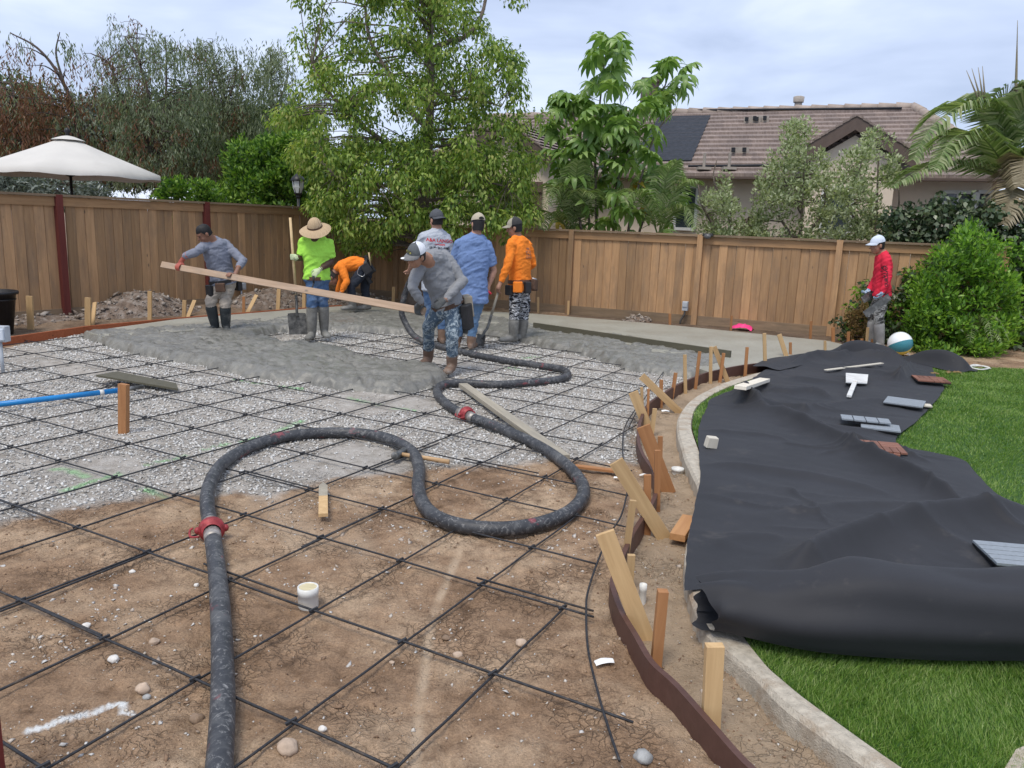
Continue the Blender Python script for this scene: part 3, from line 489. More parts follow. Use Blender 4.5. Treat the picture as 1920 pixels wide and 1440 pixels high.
# ---- reinforcing bars: one tied mat
M_BAR = plain('rebar_steel', (.045, .046, .050), .55, .35, 60, .5, .002, .5, .4, dirt=(.13, .10, .075), dscale=9, damt=.34)
def rebar():
    root = empty('rebar_mat', (0, 0, 0)); tag(root, 'grid of thin black steel reinforcing bars lying over gravel and dirt', 'rebar')
    W2 = lambda u, v: GA * u + GB * v
    def bar(pts, z=.03, r=.0052, nm='bar'):
        pts = [np.array(p) for p in pts]; P = smooth_path(pts, 5) if len(pts) > 2 else pts; b = MB(); b.tube([(p[0], p[1], z + .0015 * math.sin(i * .5 + p[0] * 3)) for i, p in enumerate(P)], r, 6); return b.build(nm, M_BAR, root, True)
    def wob(f, a, c, n=14, amp=.003):
        ph = random.uniform(0, 6); return [f(t) + np.array([math.sin(t * 1.3 + ph), math.cos(t * 1.1 + ph)]) * amp for t in np.linspace(a, c, n)]
    VA = {1.16: (-2.6, -1.2), 1.71: (-5.2, -.9), 2.32: (-7.0, -.77), 2.93: (-9, -1.18), 3.44: (-10.5, -1.39), 3.99: (-11, -1.42), 4.53: (-11.5, -1.63), 5.03: (-12, -1.80), 5.49: (-11.5, -2.0), 6.05: (-9, -2.28), 6.47: (-8, -2.32), 6.95: (-8, -2.44), 7.52: (-8, -2.66), 7.95: (-7.6, -2.8), 8.45: (-7.6, -2.9), 8.98: (-7.6, -2.9), 9.5: (-7.6, -3.4), 10.0: (-7.6, -4.2)}
    for v, (u0, u1) in VA.items():
        u0 -= 1.6 if v < 5.2 else 0
        bar(wob(lambda t: W2(t, v + (.012 * (-t) if v > 4.3 else .0) - (.05 if v > 4.3 else 0)), u0, u1), .036)
    UB = {-.93: (1.0, 1.7), -1.33: (.9, 2.98), -1.75: (.9, 4.05), -2.22: (.9, 6.3), -2.74: (.9, 8.2), -3.31: (1.0, 9.2), -3.88: (1.3, 9.6), -4.45: (1.6, 9.9), -5.04: (1.9, 10.0), -5.6: (2.1, 10.0), -6.2: (2.3, 9.8), -6.88: (2.6, 9.8), -7.6: (2.9, 8.6), -8.25: (3.1, 8.2), -9.1: (3.4, 7.6), -9.9: (3.8, 7.2)}
    for u, (v0, v1) in UB.items():
        v0 -= min(1.2, max(0, (-u - 2.9) * .6))
        bar(wob(lambda t: W2(u - .01 * (t - 3), t), v0, v1), .024)
    for (u, v, al) in ((-3.05, 1.70, 0), (-4.35, 2.30, 0), (-2.66, 2.36, 0), (-1.5, 2.96, 0), (-3.6, 3.46, 0), (-2.6, 4.55, 0)): bar([W2(u - .3, v + .014), W2(u + .3, v + .014)], .037)
    for (u, v) in ((-3.33, 1.95), (-2.76, 3.2), (-3.3, 4.4)): bar([W2(u + .016, v - .4), W2(u + .016, v + .4)], .026)
    bar([g[:2] for g in (G(1131, 1040), G(1112, 1090), G(1101, 1128), G(1098, 1157), G(1101, 1233), G(1120, 1321), G(1138, 1383), G(1160, 1450))], .045)
    bar([g[:2] for g in (G(1194, 771), G(1176, 799), G(1168, 823), G(1167, 860), G(1172, 900), G(1176, 925), G(1172, 950), G(1163, 982), G(1150, 1003))], .043)
    bar([g[:2] for g in (G(1244, 703), G(1215, 745), G(1196, 775), G(1178, 812))], .045)
    tie = MB(); t_ = MB()
    for v in VA:
        for u in UB:
            if VA[v][0] < u < VA[v][1] and UB[u][0] < v < UB[u][1] and v < 5.6:
                p = W2(u - .01 * (v - 3), v); t_.bar((p[0] - .016, p[1] - .010, .033), (p[0] + .016, p[1] + .012, .043), (.010), .010)
    o = t_.build('wire_ties', M_BAR, root); o['kind'] = 'stuff'
rebar()
# ---- concrete pump hose
M_HOSE, t, b, o = newmat('rubber_hose'); g = N(t); v = g.coord('Object'); n = g.noise(v, 7, 6, .7, 1.0)
c = g.ramp(n, [(.30, (.018, .019, .022)), (.5, (.040, .042, .047)), (.62, (.085, .087, .09))]); c = g.mix(g.ramp(g.noise(v, 24, 5, .75, 2.0), [(.54, 0), (.70, .85)]), c, (.30, .295, .285)); c = g.mix(g.ramp(g.noise(g.coord('Object', (1, 1, 2)), 5.5, 4, .6), [(.62, 0), (.68, .6)]), c, (.30, .055, .065))
g.put(b.inputs['Base Color'], c); g.put(b.inputs['Roughness'], g.ramp(n, [(.3, .42), (.7, .7)])); g.put(b.inputs['Normal'], g.bump(g.noise(v, 40, 4), .3, .004))
M_COUP = plain('red_coupling', (.30, .035, .04), .5, .35, 40, .4, .003, .2, .5, dirt=(.20, .15, .12), dscale=9, damt=.3); M_SLEEVE = plain('steel_sleeve', (.36, .33, .30), .5, .35, 30, .3, .003, .5, dirt=(.12, .10, .09), dscale=11, damt=.4)
def hose():
    root = empty('concrete_hose', G(410, 1400)); root.location = (0, 0, 0); tag(root, 'thick black rubber concrete pump hose snaking in loops across the ground', 'hose')
    px = [(408, 1500), (411, 1440), (415, 1380), (418, 1300), (416, 1200), (410, 1100), (402, 1030), (396, 990), (389, 950), (392, 912), (415, 872), (460, 842), (520, 822), (580, 813), (640, 811), (700, 816), (745, 829), (775, 850), (786, 880), (784, 912), (792, 942), (816, 968), (862, 985), (930, 992), (1000, 985), (1058, 965), (1088, 940), (1094, 915), (1080, 890), (1050, 862), (1010, 836), (960, 812), (915, 794), (875, 779), (845, 763), (823, 743), (820, 729), (836, 720), (872, 718), (930, 721), (1000, 717), (1048, 711), (1065, 702), (1050, 692), (1000, 684), (940, 675), (880, 663), (838, 653)]
    P = [G(x, y, .047) for x, y in px]; P += [G(800, 642, .06), G(775, 628, .12)]; Yh = P[-1][1]; P += [at(760, 605, Yh + .10), at(753, 585, Yh + .12), at(757, 560, Yh + .12), at(764, 538, Yh + .10), at(772, 520, Yh)]
    Pw = smooth_path(P, 6); ci = [(397, 995), (873, 778)]; idx = [min(range(len(Pw)), key=lambda k: np.linalg.norm(Pw[k] - G(*c, .047))) for c in ci]; cuts = [0] + idx + [len(Pw) - 1]
    for a, c in zip(cuts[:-1], cuts[1:]): MB().tube(Pw[a:c + 1], .0415, 16).build('hose_section', M_HOSE, root, True)
    for k in idx:
        d = nrm(Pw[k + 1] - Pw[k - 1]); c = Pw[k] + [0, 0, .012]; z = V3(d); x = z.orthogonal().normalized(); M = Matrix((x, z.cross(x), z)).transposed()
        cp = MB().lathe([(.044, -.045), (.054, -.04), (.053, -.022), (.063, -.02), (.067, -.012), (.067, .012), (.063, .02), (.053, .022), (.054, .04), (.044, .045)], c, 22, M).build('coupling', M_COUP, root, True)
        s = np.array([d[1], -d[0], 0]); b = MB()
        for q in (-1, 1): b.ball(c + s * q * .068, (.018, .018, .020), 8, 6)
        b.build('clamp_lug', M_COUP, cp, True); e = c + s * -.105
        MB().tube(smooth_path([c - s * .09 + d * .02 + [0, 0, .01], e + d * .015 + [0, 0, .0], e - d * .06 + [0, 0, -.005], c - s * .065 - d * .085], 5), .006, 6).build('clamp_lever', M_COUP, cp, True)
        for q in (-1, 1): MB().tube([c + d * q * .045 - [0, 0, .006], c + d * q * .125 - [0, 0, .012]], .0435, 16).build('sleeve', M_SLEEVE, root, True)
hose()
# ================================================================ neighbour's house behind the back fence
M_STUCCO = plain('stucco', (.78, .66, .54), .9, .06, 3, .5, .01, rnd=1); M_FASCIA = plain('brown_trim', (.115, .082, .068), .7, .12, 8, .2); M_WHITEP = plain('white_paint', (.72, .72, .70), .5, .06, 6, .1)
M_GLASS = plain('window_glass', (.035, .045, .055), .08, .1, 2, 0, spec=.9); M_SHUT = plain('shutter_wood', (.15, .105, .08), .75, .2, 10, .4); M_SOLAR = plain('solar_mat', (.012, .014, .019), .6, .2, 5, .2); M_PIPE = plain('roof_pipe', (.35, .31, .27), .7, .15, 10, .2)
def tilemat():
    m, t, b, o = newmat('roof_tile'); g = N(t); v = g.coord('Object', (9, 1, 1)); oi = g.n('ObjectInfo').outputs['Random']; n = g.noise(v, 4, 4, .6)
    c = g.ramp(n, [(.25, (.16, .122, .106)), (.5, (.235, .184, .160)), (.75, (.32, .262, .232))]); vo = g.n('TexVoronoi', Vector=g.coord('Object', (3.2, .4, .4), rnd=30), Scale=1.0); cs = g.n('SeparateColor', Color=vo.outputs['Color'])
    c = g.mix(.5, c, g.ramp(cs.outputs[0], [(0, (.68, .68, .70)), (1, (1.28, 1.24, 1.2))]), 'MULTIPLY'); g.put(b.inputs['Base Color'], c); b.inputs['Roughness'].default_value = .85; g.put(b.inputs['Normal'], g.bump(g.noise(v, 6, 3), .5, .02)); return m
M_TILE = tilemat()
HN = np.array([.416, .909]); HD = np.array([.909, -.416])            # house axes, square to the back fence
HC = float(RFO @ HN) + 5.0                                            # plane of the front wall
def onp(px, py, c):
    d = ray(px, py); t = c / (d[:2] @ HN); return np.array([0, 0, CH]) + d * t
def hx(p): return float(np.asarray(p)[:2] @ HD)
def HW(x, c, z): return np.array([*(HD * x + HN * c), z])
def house():
    root = empty('house', (*(HD * 2 + HN * HC), 0)); root.location = (0, 0, 0); tag(root, 'beige stucco single storey house with brown tiled roof behind the back fence', 'house')
    ze = onp(1380, 331, HC - .5)[2]; zr = onp(1500, 208, HC + 4.2)[2]; xl = hx(onp(985, 236, HC + 4.2)); xr = hx(onp(1712, 204, HC + 4.2)); xe = hx(onp(1925, 318, HC - .5)); xle = xl - 1.5
    # walls
    b = MB()
    def quad(*p): b.add(p, [tuple(range(len(p)))])
    quad(HW(xle, HC, 0), HW(xe - .5, HC, 0), HW(xe - .5, HC, ze + .25), HW(xle, HC, ze + .25)); quad(HW(xe - .5, HC, 0), HW(xe - .5, HC + 8.4, 0), HW(xe - .5, HC + 8.4, ze + .2), HW(xe - .5, HC, ze + .2)); quad(HW(xle, HC + 8.4, 0), HW(xle, HC, 0), HW(xle, HC, ze), HW(xle, HC + 4.2, zr - .1), HW(xle, HC + 8.4, ze))
    b.build('wall', M_STUCCO, root)
    # roof courses, one tile row a piece, butted downhill
    nC = 15; front = [(HC - .5, ze), (HC + 4.2, zr)]; rf = MB()
    roof = empty('roof'); roof.parent = root
    def course(i, xa0, xa1, xb0, xb1, c0, z0, c1, z1, nm='tile_course'):
        f0, f1 = i / nC, (i + 1.12) / nC; lift = .075; P = lambda x, f, dz: HW(x, c0 + (c1 - c0) * f, z0 + (z1 - z0) * f + dz)
        La, Lb = xa0 + (xa1 - xa0) * f0, xa0 + (xa1 - xa0) * min(1, f1); Ra, Rb = xb0 + (xb1 - xb0) * f0, xb0 + (xb1 - xb0) * min(1, f1)
        n = 1; m = MB(); m.add([P(La, f0, lift), P(Ra, f0, lift), P(Rb, f1, .012), P(Lb, f1, .012), P(La, f0, 0), P(Ra, f0, 0)], [(0, 1, 2, 3), (4, 5, 1, 0)]); return m.build(nm, M_TILE, roof)
    for i in range(nC): course(i, xle, xle, xe, xr, HC - .5, ze, HC + 4.2, zr)
    # hip end and back
    m = MB(); m.add([HW(xe, HC - .5, ze), HW(xe, HC + 8.9, ze), HW(xr, HC + 4.2, zr)], [(0, 1, 2)]); m.add([HW(xe, HC + 8.9, ze), HW(xle, HC + 8.9, ze), HW(xle, HC + 4.2, zr), HW(xr, HC + 4.2, zr)], [(0, 1, 2, 3)]); m.build('roof_slope', M_TILE, roof)
    m = MB(); m.bar(HW(xle, HC - .52, ze - .03), HW(xe, HC - .52, ze - .03), .16, .05); m.build('gutter', M_FASCIA, root)
    nr = 30
    for i in range(nr):
        a = xle + (xr - xle) * i / nr; c = xle + (xr - xle) * (i + 1.1) / nr; MB().tube([HW(a, HC + 4.2, zr + .035), HW(min(c, xr), HC + 4.2, zr + .012)], [.13, .11], 8).build('ridge_tile', M_PIPE if False else M_RIDGE, roof, True)
    nh = 11
    for i in range(nh):
        p = lambda f: HW(xr + (xe - xr) * f, HC + 4.2 - 4.7 * f, zr + (ze - zr) * f + .04); MB().tube([p(i / nh), p((i + 1.1) / nh)], [.11, .13], 8).build('hip_tile', M_RIDGE, roof, True)
    # solar mat on the roof
    rp_ = lambda px, py: roofpt(px, py, HC - .5, ze, HC + 4.2, zr)
    def roofpt(px, py, c0, z0, c1, z1):
        d = ray(px, py); nn = np.array([*(HN * (z1 - z0)), -(c1 - c0)]); p0 = HW(0, c0, z0); t = ((p0 - np.array([0, 0, CH])) @ nn) / (d @ nn); return np.array([0, 0, CH]) + d * t
    up = np.array([0, 0, .075]); m = MB(); c4 = [rp_(1180, 306) + up, rp_(1296, 306) + up, rp_(1332, 221) + up, rp_(1236, 223) + up]; m.add(c4 + [c - [0, 0, .06] for c in c4], [(0, 1, 2, 3), (4, 5, 1, 0), (5, 6, 2, 1)]); sm = m.build('solar_panel', M_SOLAR, roof); sm['label'] = 'black solar heating mat lying on the tiles'
    for k in range(1, 12):
        f = k / 12; MB().bar(c4[0] * (1 - f) + c4[3] * f + [0, 0, .01], c4[1] * (1 - f) + c4[2] * f + [0, 0, .01], .03, .02).build('panel_seam', M_FASCIA, sm) if False else None
    MB().tube([rp_(1290, 318) + up, rp_(1480, 316) + up], .03, 6).build('pipe', M_SOLAR, roof, True); MB().tube([rp_(1285, 214) + up * 1.4, rp_(1690, 211) + up * 1.4], .03, 6).build('pipe', M_SOLAR, roof, True)
    for (x, y) in ((1410, 233), (1386, 291), (1425, 231)):
        a = rp_(x, y) + up; m = MB(); m.bar(a - np.array([*(HD * .22), 0]), a + np.array([*(HD * .22), 0]), .05, .22); v = m.build('roof_vent', M_PIPE, roof)
        for s in (-1, 1): MB().bar(a + np.array([*(HD * (.13 * s - .04)), .04]) - np.array([*(HN * .12), 0]), a + np.array([*(HD * (.13 * s + .04)), .04]) - np.array([*(HN * .12), 0]), .10, .10).build('vent_slot', M_SOLAR, v)
    for (x) in (1319, 1366): a = rp_(x, 322) + up; m = MB(); m.tube([a, a + [0, 0, .35]], .035, 8); m.box(a, (.3, .25, .06)); m.build('vent_pipe', M_PIPE, roof)
    a = onp(1495, 212, HC + 4.4); zt = onp(1495, 182, HC + 4.4)[2]; m = MB(); m.tube([a - [0, 0, .3], (a[0], a[1], zt - .12)], .10, 12); m.lathe([(.14, zt - .14), (.15, zt), (.10, zt + .02), (0, zt + .02)], (a[0], a[1], 0), 12); m.build('flue', M_PIPE, roof, True)
    a = onp(1214, 230, HC + 5); m = MB(); zc = onp(1214, 153, HC + 5)[2]; m.box((a[0], a[1], (zc + 2.5) / 2), (.45, .6, zc - 2.5)); m.box((a[0], a[1], zc), (.6, .75, .1)); m.build('chimney', M_FASCIA, roof)
    # gables: left wing and small right gable
    def gable(apx, apy, lpx, lpy, rpx, rpy, out, back, nm):
        c = HC - out; A, Lw, Rr = onp(apx, apy, c), onp(lpx, lpy, c), onp(rpx, rpy, c); xa, x0, x1 = hx(A), hx(Lw), hx(Rr); za, zb = A[2], (Lw[2] + Rr[2]) / 2; m = MB()
        m.add([HW(x0 + .35, c, 0), HW(x1 - .35, c, 0), HW(x1 - .35, c, zb + .12), HW(xa, c, za - .12), HW(x0 + .35, c, zb + .12)], [(0, 1, 2, 3, 4)]); m.add([HW(x1 - .35, c, 0), HW(x1 - .35, c + out + 1, 0), HW(x1 - .35, c + out + 1, zb + .1), HW(x1 - .35, c, zb + .1)], [(0, 1, 2, 3)]); m.build('gable_wall', M_STUCCO, root)
        for (xs) in (x0, x1):
            m = MB(); p, q = HW(xs, c - .24, zb - .06), HW(xa, c - .24, za - .03); w = np.array([0, 0, .30]); th = np.array([*(HN * .06), 0]); m.add([p, q, q + w, p + w, p + th, q + th, q + w + th, p + w + th], [(0, 1, 2, 3), (7, 6, 5, 4), (3, 2, 6, 7), (0, 4, 5, 1)]); m.build('fascia', M_FASCIA, root)
            for i in range(9):
                f0, f1 = i / 9, (i + 1.1) / 9; P = lambda f, cc, dz: HW(xs + (xa - xs) * min(1, f), cc, zb + (za - zb) * min(1, f) + .26 + dz); mm = MB(); mm.add([P(f0, c - .26, .05), P(f0, c + back, .05), P(f1, c + back, .01), P(f1, c - .26, .01), P(f0, c - .26, 0), P(f1, c - .26, -.02)], [(0, 1, 2, 3), (4, 0, 3, 5)]); mm.build('tile_course', M_TILE, roof)
        return c, xa, x0, x1, za, zb
    gable(1605, 243, 1486, 313, 1716, 313, .6, 4.0, 'r'); gable(950, 247, 832, 322, 1056, 322, 1.2, 5.0, 'l')
    def window(x0p, y0p, x1p, y1p, c, mull=1, frame=M_WHITEP):
        a, d = onp(x0p, y0p, c), onp(x1p, y1p, c); xa, xb, z1, z0 = hx(a), hx(d), a[2], d[2]; m = MB(); t = .07
        for (p, q) in ((HW(xa, c - .03, z1), HW(xb, c - .03, z1)), (HW(xa, c - .03, z0), HW(xb, c - .03, z0)), (HW(xa, c - .03, z0), HW(xa, c - .03, z1)), (HW(xb, c - .03, z0), HW(xb, c - .03, z1))): m.bar(p, q, t, .08, (*HN, 0))
        for k in range(1, mull + 1): x = xa + (xb - xa) * k / (mull + 1); m.bar(HW(x, c - .03, z0 + .04), HW(x, c - .03, z1 - .04), .05, .06, (*HN, 0))
        w = m.build('window', frame, root); g = MB(); g.add([HW(xa, c - .012, z0), HW(xb, c - .012, z0), HW(xb, c - .012, z1), HW(xa, c - .012, z1)], [(0, 1, 2, 3)]); g.build('pane', M_GLASS, w)
    window(1545, 352, 1592, 436, HC - .62, 0); window(1768, 360, 1822, 392, HC, 1); window(1834, 360, 1880, 396, HC, 1); window(945, 345, 988, 425, HC - 1.22, 1, M_FASCIA); window(1270, 350, 1303, 430, HC, 0)
    a, d = onp(1003, 342, HC - 1.22), onp(1021, 424, HC - 1.22)
    for x0p, x1p in ((990, 1019), (912, 941)):
        xa, xb = hx(onp(x0p, 342, HC - 1.22)), hx(onp(x1p, 342, HC - 1.22)); z1 = onp(1003, 341, HC - 1.22)[2]; z0 = onp(1003, 427, HC - 1.22)[2]; sh = empty('shutter'); sh.parent = root
        for k in range(3): x = xa + (xb - xa) * (k + .5) / 3; MB().bar(HW(x, HC - 1.26, z0), HW(x, HC - 1.26, z1), (xb - xa) / 3 - .012, .04, (*HN, 0)).build('shutter_board', M_SHUT, sh)
        for z in (z0 + .2, z1 - .2): MB().bar(HW(xa, HC - 1.30, z), HW(xb, HC - 1.30, z), .10, .03, (*HN, 0)).build('shutter_batten', M_SHUT, sh)
M_RIDGE = plain('ridge_tile', (.36, .295, .25), .85, .25, 4, .3, rnd=30)
house()
# ================================================================ trees and shrubs
M_BARK = plain('grey_bark', (.155, .125, .10), .9, .3, 9, .8, .02, rnd=1); M_BARKD = plain('dark_bark', (.085, .065, .055), .9, .3, 9, .8, .02, rnd=1)
LM = {'main': leafmat('fresh_leaf', [(.045, .10, .022), (.13, .22, .036), (.225, .335, .055), (.33, .43, .10), (.38, .39, .12)], .42), 'dark': leafmat('dark_leaf', [(.022, .045, .022), (.05, .085, .036), (.085, .13, .055), (.13, .17, .08)], .25),
      'ficus': leafmat('ficus_leaf', [(.028, .075, .016), (.07, .165, .024), (.17, .31, .04), (.30, .45, .08)], .36), 'wisp': leafmat('wispy_leaf', [(.085, .115, .07), (.16, .20, .125), (.25, .29, .19), (.34, .375, .26)], .45),
      'brown': leafmat('dry_leaf', [(.10, .05, .032), (.19, .085, .05), (.26, .125, .072), (.15, .13, .08)], .35), 'silver': leafmat('silver_leaf', [(.075, .095, .08), (.16, .19, .165), (.26, .29, .25)], .2), 'vari': leafmat('variegated_leaf', [(.13, .17, .07), (.27, .32, .16), (.42, .47, .28), (.60, .63, .45)], .38),
      'ivy': leafmat('ivy_leaf', [(.018, .036, .018), (.05, .085, .038), (.10, .145, .07), (.22, .25, .16)], .2, .38, .5), 'bush': leafmat('bright_leaf', [(.045, .115, .018), (.115, .25, .03), (.21, .40, .05), (.33, .52, .08)], .42, .4, .45), 'schef': leafmat('umbrella_leaf', [(.085, .17, .035), (.16, .28, .06), (.25, .38, .10), (.34, .46, .17)], .35, .38, .5, .6),
      'palm': leafmat('palm_leaf', [(.09, .14, .045), (.165, .24, .08), (.26, .33, .14), (.40, .43, .25)], .35), 'drypalm': leafmat('dry_palm_leaf', [(.24, .20, .13), (.38, .33, .23)], .25), 'twig': leafmat('dry_shrub', [(.14, .09, .035), (.25, .16, .06), (.33, .23, .10)], .25)}
def clump_points(poly, n, Y, depth, r, dens=None, ymid=None):
    """places inside a crown: an outline seen from the yard, with a rounded depth; every place is a point in space"""
    poly = np.array(poly, float); x0, y0 = poly.min(0); x1, y1 = poly.max(0); out = []; cx = (x0 + x1) / 2; hw = (x1 - x0) / 2
    while len(out) < n:
        x, y = r.uniform(x0, x1), r.uniform(y0, y1)
        if not inside(poly, np.array([x]), np.array([y]))[0]: continue
        if dens is not None and r.uniform() > dens(x, y): continue
        k = math.sqrt(max(.08, 1 - min(1, abs(x - cx) / hw) ** 2)); a = r.uniform(-1, 1); a = math.copysign(abs(a) ** .7, a); out.append(at(x, y, Y + a * depth * k))
    return np.array(out)
def crown(name, parent, C, mat, per, Lf, Wf, rad, seed, droop=.8, spread=1.0, shape='ball', up=0.0):
    r = np.random.default_rng(seed); n = len(C); k = n * per; base = np.repeat(C, per, 0)
    if shape == 'strand':      # hanging strings of narrow leaves
        m = 9; ns = max(1, per // m); base = np.repeat(C, ns, 0) + r.normal(0, rad, (n * ns, 3)) * [1, 1, .6]; q = len(base); ln = r.uniform(.35, 1.0, q) * rad * 3.0; sway = r.normal(0, .16, (q, 2)); P = []; D = []
        for j in range(m):
            f = j / (m - 1); p = base.copy(); p[:, 2] -= ln * f; p[:, :2] += sway * (f ** 1.4)[None] if False else sway * f ** 1.4; P.append(p + r.normal(0, .02, (q, 3))); d = r.normal(0, .45, (q, 3)); d[:, 2] = -1; D.append(d)
        P = np.concatenate(P); D = np.concatenate(D)
    else:
        off = r.normal(0, 1, (k, 3)); off /= np.linalg.norm(off, axis=1, keepdims=True); off *= (r.uniform(0, 1, (k, 1)) ** .45) * rad; P = base + off * [1, 1, .8]; D = off / rad * spread + r.normal(0, .45, (k, 3)); D[:, 2] += up - droop
    n2 = len(P); V, Q = leaves(P, D, Lf * r.uniform(.65, 1.25, n2), Wf * r.uniform(.7, 1.2, n2), seed=seed); return link(name, pyd(V, Q, mat, False), parent)
def limbs_to(mb, skel, C, r, frac=.8, rr=.012, n=5, sag=.12):
    """a twig from the nearest limb point out to each clump"""
    S = np.array([p for p, _ in skel]); Rr = np.array([q for _, q in skel])
    for c in C:
        if r.uniform() > frac: continue
        d = np.linalg.norm((S - c) * [1, 1, 1.3], axis=1) + np.where(S[:, 2] > c[2] + .1, .5, 0); i = int(np.argmin(d)); a = S[i]; ln = np.linalg.norm(c - a)
        if ln < .05: continue
        mid = (a + c) / 2 + np.array([r.normal(0, .08), r.normal(0, .08), sag * ln * .5]); r0 = min(Rr[i] * .6, rr + .010 * ln); mb.tube(smooth_path([a, mid, c], 3), np.linspace(r0, .004, 7), n, False)
def limb(mb, pts, r0, r1, n=8, k=5):
    P = smooth_path(pts, k); R = np.linspace(r0, r1, len(P)); mb.tube(P, R, n); return list(zip(P, R))
def tree(name, label, limbs, poly, Y, depth, n, per, Lf, Wf, rad, mat, seed, bark=None, dens=None, droop=.8, shape='ball', cat='tree', group=None, twig=.85, extra=(), up=0.0, rr=.012, spread=1.0):
    r = np.random.default_rng(seed); base = np.array(limbs[0][0][0]); root = empty(name, V3(base)); tag(root, label, cat, group); mb = MB(); skel = []
    off = empty('tmp') if False else None
    for pts, r0, r1 in limbs: skel += limb(mb, [np.array(p) - base for p in pts], r0, r1)
    C = clump_points(poly, n, Y, depth, r, dens) - base; limbs_to(mb, skel, C, r, twig, rr); mb.build('trunk' if cat == 'tree' else 'stem', bark or M_BARK, root, True)
    if extra:
        cut = int(len(C) * (1 - sum(f for _, f in extra))); crown('crown', root, C[:cut], mat, per, Lf, Wf, rad, seed + 1, droop, spread, shape, up); a = cut
        for j, (m2, f) in enumerate(extra): b_ = a + int(len(C) * f); crown('crown', root, C[a:b_], m2, per, Lf, Wf, rad, seed + 2 + j, droop, spread, shape, up); a = b_
    else: crown('crown', root, C, mat, per, Lf, Wf, rad, seed + 1, droop, spread, shape, up)
    return root
# ---- the big fresh green tree in the corner of the yard
YT = 15.4
tb = G(772, 579); tb = at(772, 579, YT); tb[2] = 0
T = lambda x, y, d=0.0: at(x, y, YT + d)
main_limbs = [([tb, T(783, 500), T(792, 420), T(797, 350), T(802, 290), T(806, 220), T(808, 150), T(806, 80), T(812, 0), T(815, -110), T(812, -230)], .125, .03), ([T(800, 305), T(775, 298, -.2), T(745, 282, -.4), T(705, 255, -.6), T(660, 220, -.8), T(610, 165, -.9), T(585, 120, -1)], .075, .018), ([T(806, 262), T(780, 268, .2), T(740, 268, .3)], .05, .02),
              ([T(808, 96), T(830, 82, .2), T(870, 70, .3), T(898, 40, .4), T(912, -10, .5), T(920, -90, .5)], .06, .02), ([T(806, 240), T(775, 215, .3), T(735, 150, .5), T(712, 110, .6), T(690, 60, .6), T(683, -20, .7), T(675, -100, .7)], .06, .018), ([T(806, 245), T(830, 243, -.3), T(870, 240, -.5), T(930, 246, -.6), T(975, 236, -.6), T(1020, 210, -.6)], .035, .010), ([T(800, 340), T(840, 320, -.5), T(890, 335, -.9), T(950, 350, -1.1)], .04, .012), ([T(797, 360), T(750, 350, -.7), T(690, 345, -1.1), T(630, 330, -1.3)], .04, .012), ([T(806, 180), T(850, 175, .6), T(910, 150, .8), T(950, 120, .9)], .04, .012), ([T(806, 200), T(840, 190, -.6), T(890, 185, -1.0), T(940, 200, -1.2)], .035, .012), ([T(800, 330), T(790, 310, 1.0), T(760, 260, 1.8)], .05, .012)]
mp = [(555, -40), (548, 5), (585, 25), (600, 60), (640, 80), (600, 85), (562, 70), (556, 100), (600, 130), (565, 150), (540, 200), (500, 205), (505, 225), (545, 235), (538, 285), (578, 318), (588, 400), (625, 430), (660, 462), (700, 458), (735, 475), (760, 440), (830, 445), (900, 425), (950, 440), (975, 420), (1000, 405), (1002, 370), (985, 350), (1000, 320), (1012, 285), (985, 270), (1050, 240), (1060, 215), (1020, 195), (1000, 225), (960, 235), (985, 180), (970, 150), (978, 90), (960, 60), (1000, 20), (985, -20), (960, -120), (900, -260), (800, -330), (690, -270), (600, -150)]
dn = lambda x, y: (.5 if y < 260 else 1.0) * (.45 if (x > 900 and y < 270) else 1) * (.7 if y < 60 else 1)
tree('broadleaf_tree', 'tall fresh green broadleaf tree in the fence corner behind the workers', main_limbs, mp, YT, 2.0, 600, 104, .096, .022, .27, LM['main'], 101, M_BARK, dn, 1.15, rr=.012)
# ---- wispy half-dry trees beyond the left fence
def Tn(Y): return lambda x, y, d=0.0: at(x, y, Y + d)
t = Tn(22.0); gnd = lambda x, Y: np.array([*at(x, 400, Y)[:2], 0])
wg = 'wispy trees beyond the left fence'
tree('wispy_tree', 'wispy drooping tree with rusty brown dead foliage at the far left', [([gnd(150, 22), t(148, 300), t(140, 210), t(110, 140), t(70, 90), t(20, 62)], .09, .015), ([t(140, 215), t(118, 150, .4), t(105, 100, .5), t(112, 60, .5)], .05, .012), ([gnd(40, 22.5), t(40, 300), t(30, 200), t(15, 130)], .09, .02)], [(-90, 90), (0, 62), (40, 62), (60, 80), (90, 90), (110, 52), (132, 60), (130, 150), (150, 190), (178, 215), (180, 330), (-90, 345)], 22, 1.6, 190, 72, .15, .017, .24, LM['brown'], 201, M_BARKD, lambda x, y: .16 + .84 * (y > 150), shape='strand', group=wg, extra=((LM['wisp'], .22),))
t2 = Tn(21.0)
tree('wispy_tree', 'wispy forked tree with mixed brown and grey green drooping foliage behind the parasol', [([gnd(305, 21), t2(305, 310), t2(290, 240), t2(280, 185), t2(258, 110), t2(235, 70)], .10, .015), ([t2(300, 250), t2(310, 190, .3), t2(312, 120, .4), t2(310, 70, .4)], .05, .012), ([t2(305, 300), t2(262, 245, -.4), t2(225, 180, -.6), t2(205, 120, -.7), t2(170, 100, -.8)], .06, .012), ([t2(280, 190), t2(258, 95, .6), t2(258, 45, .6)], .03, .01)], [(160, 95), (200, 90), (205, 60), (225, 38), (262, 32), (275, 75), (300, 60), (325, 62), (345, 95), (375, 120), (380, 200), (400, 330), (215, 335), (220, 240), (180, 160)], 21, 1.5, 250, 81, .13, .014, .19, LM['wisp'], 202, M_BARKD, lambda x, y: .45 + .55 * (y > 170), shape='strand', group=wg, extra=((LM['brown'], .17),))
t3 = Tn(23)
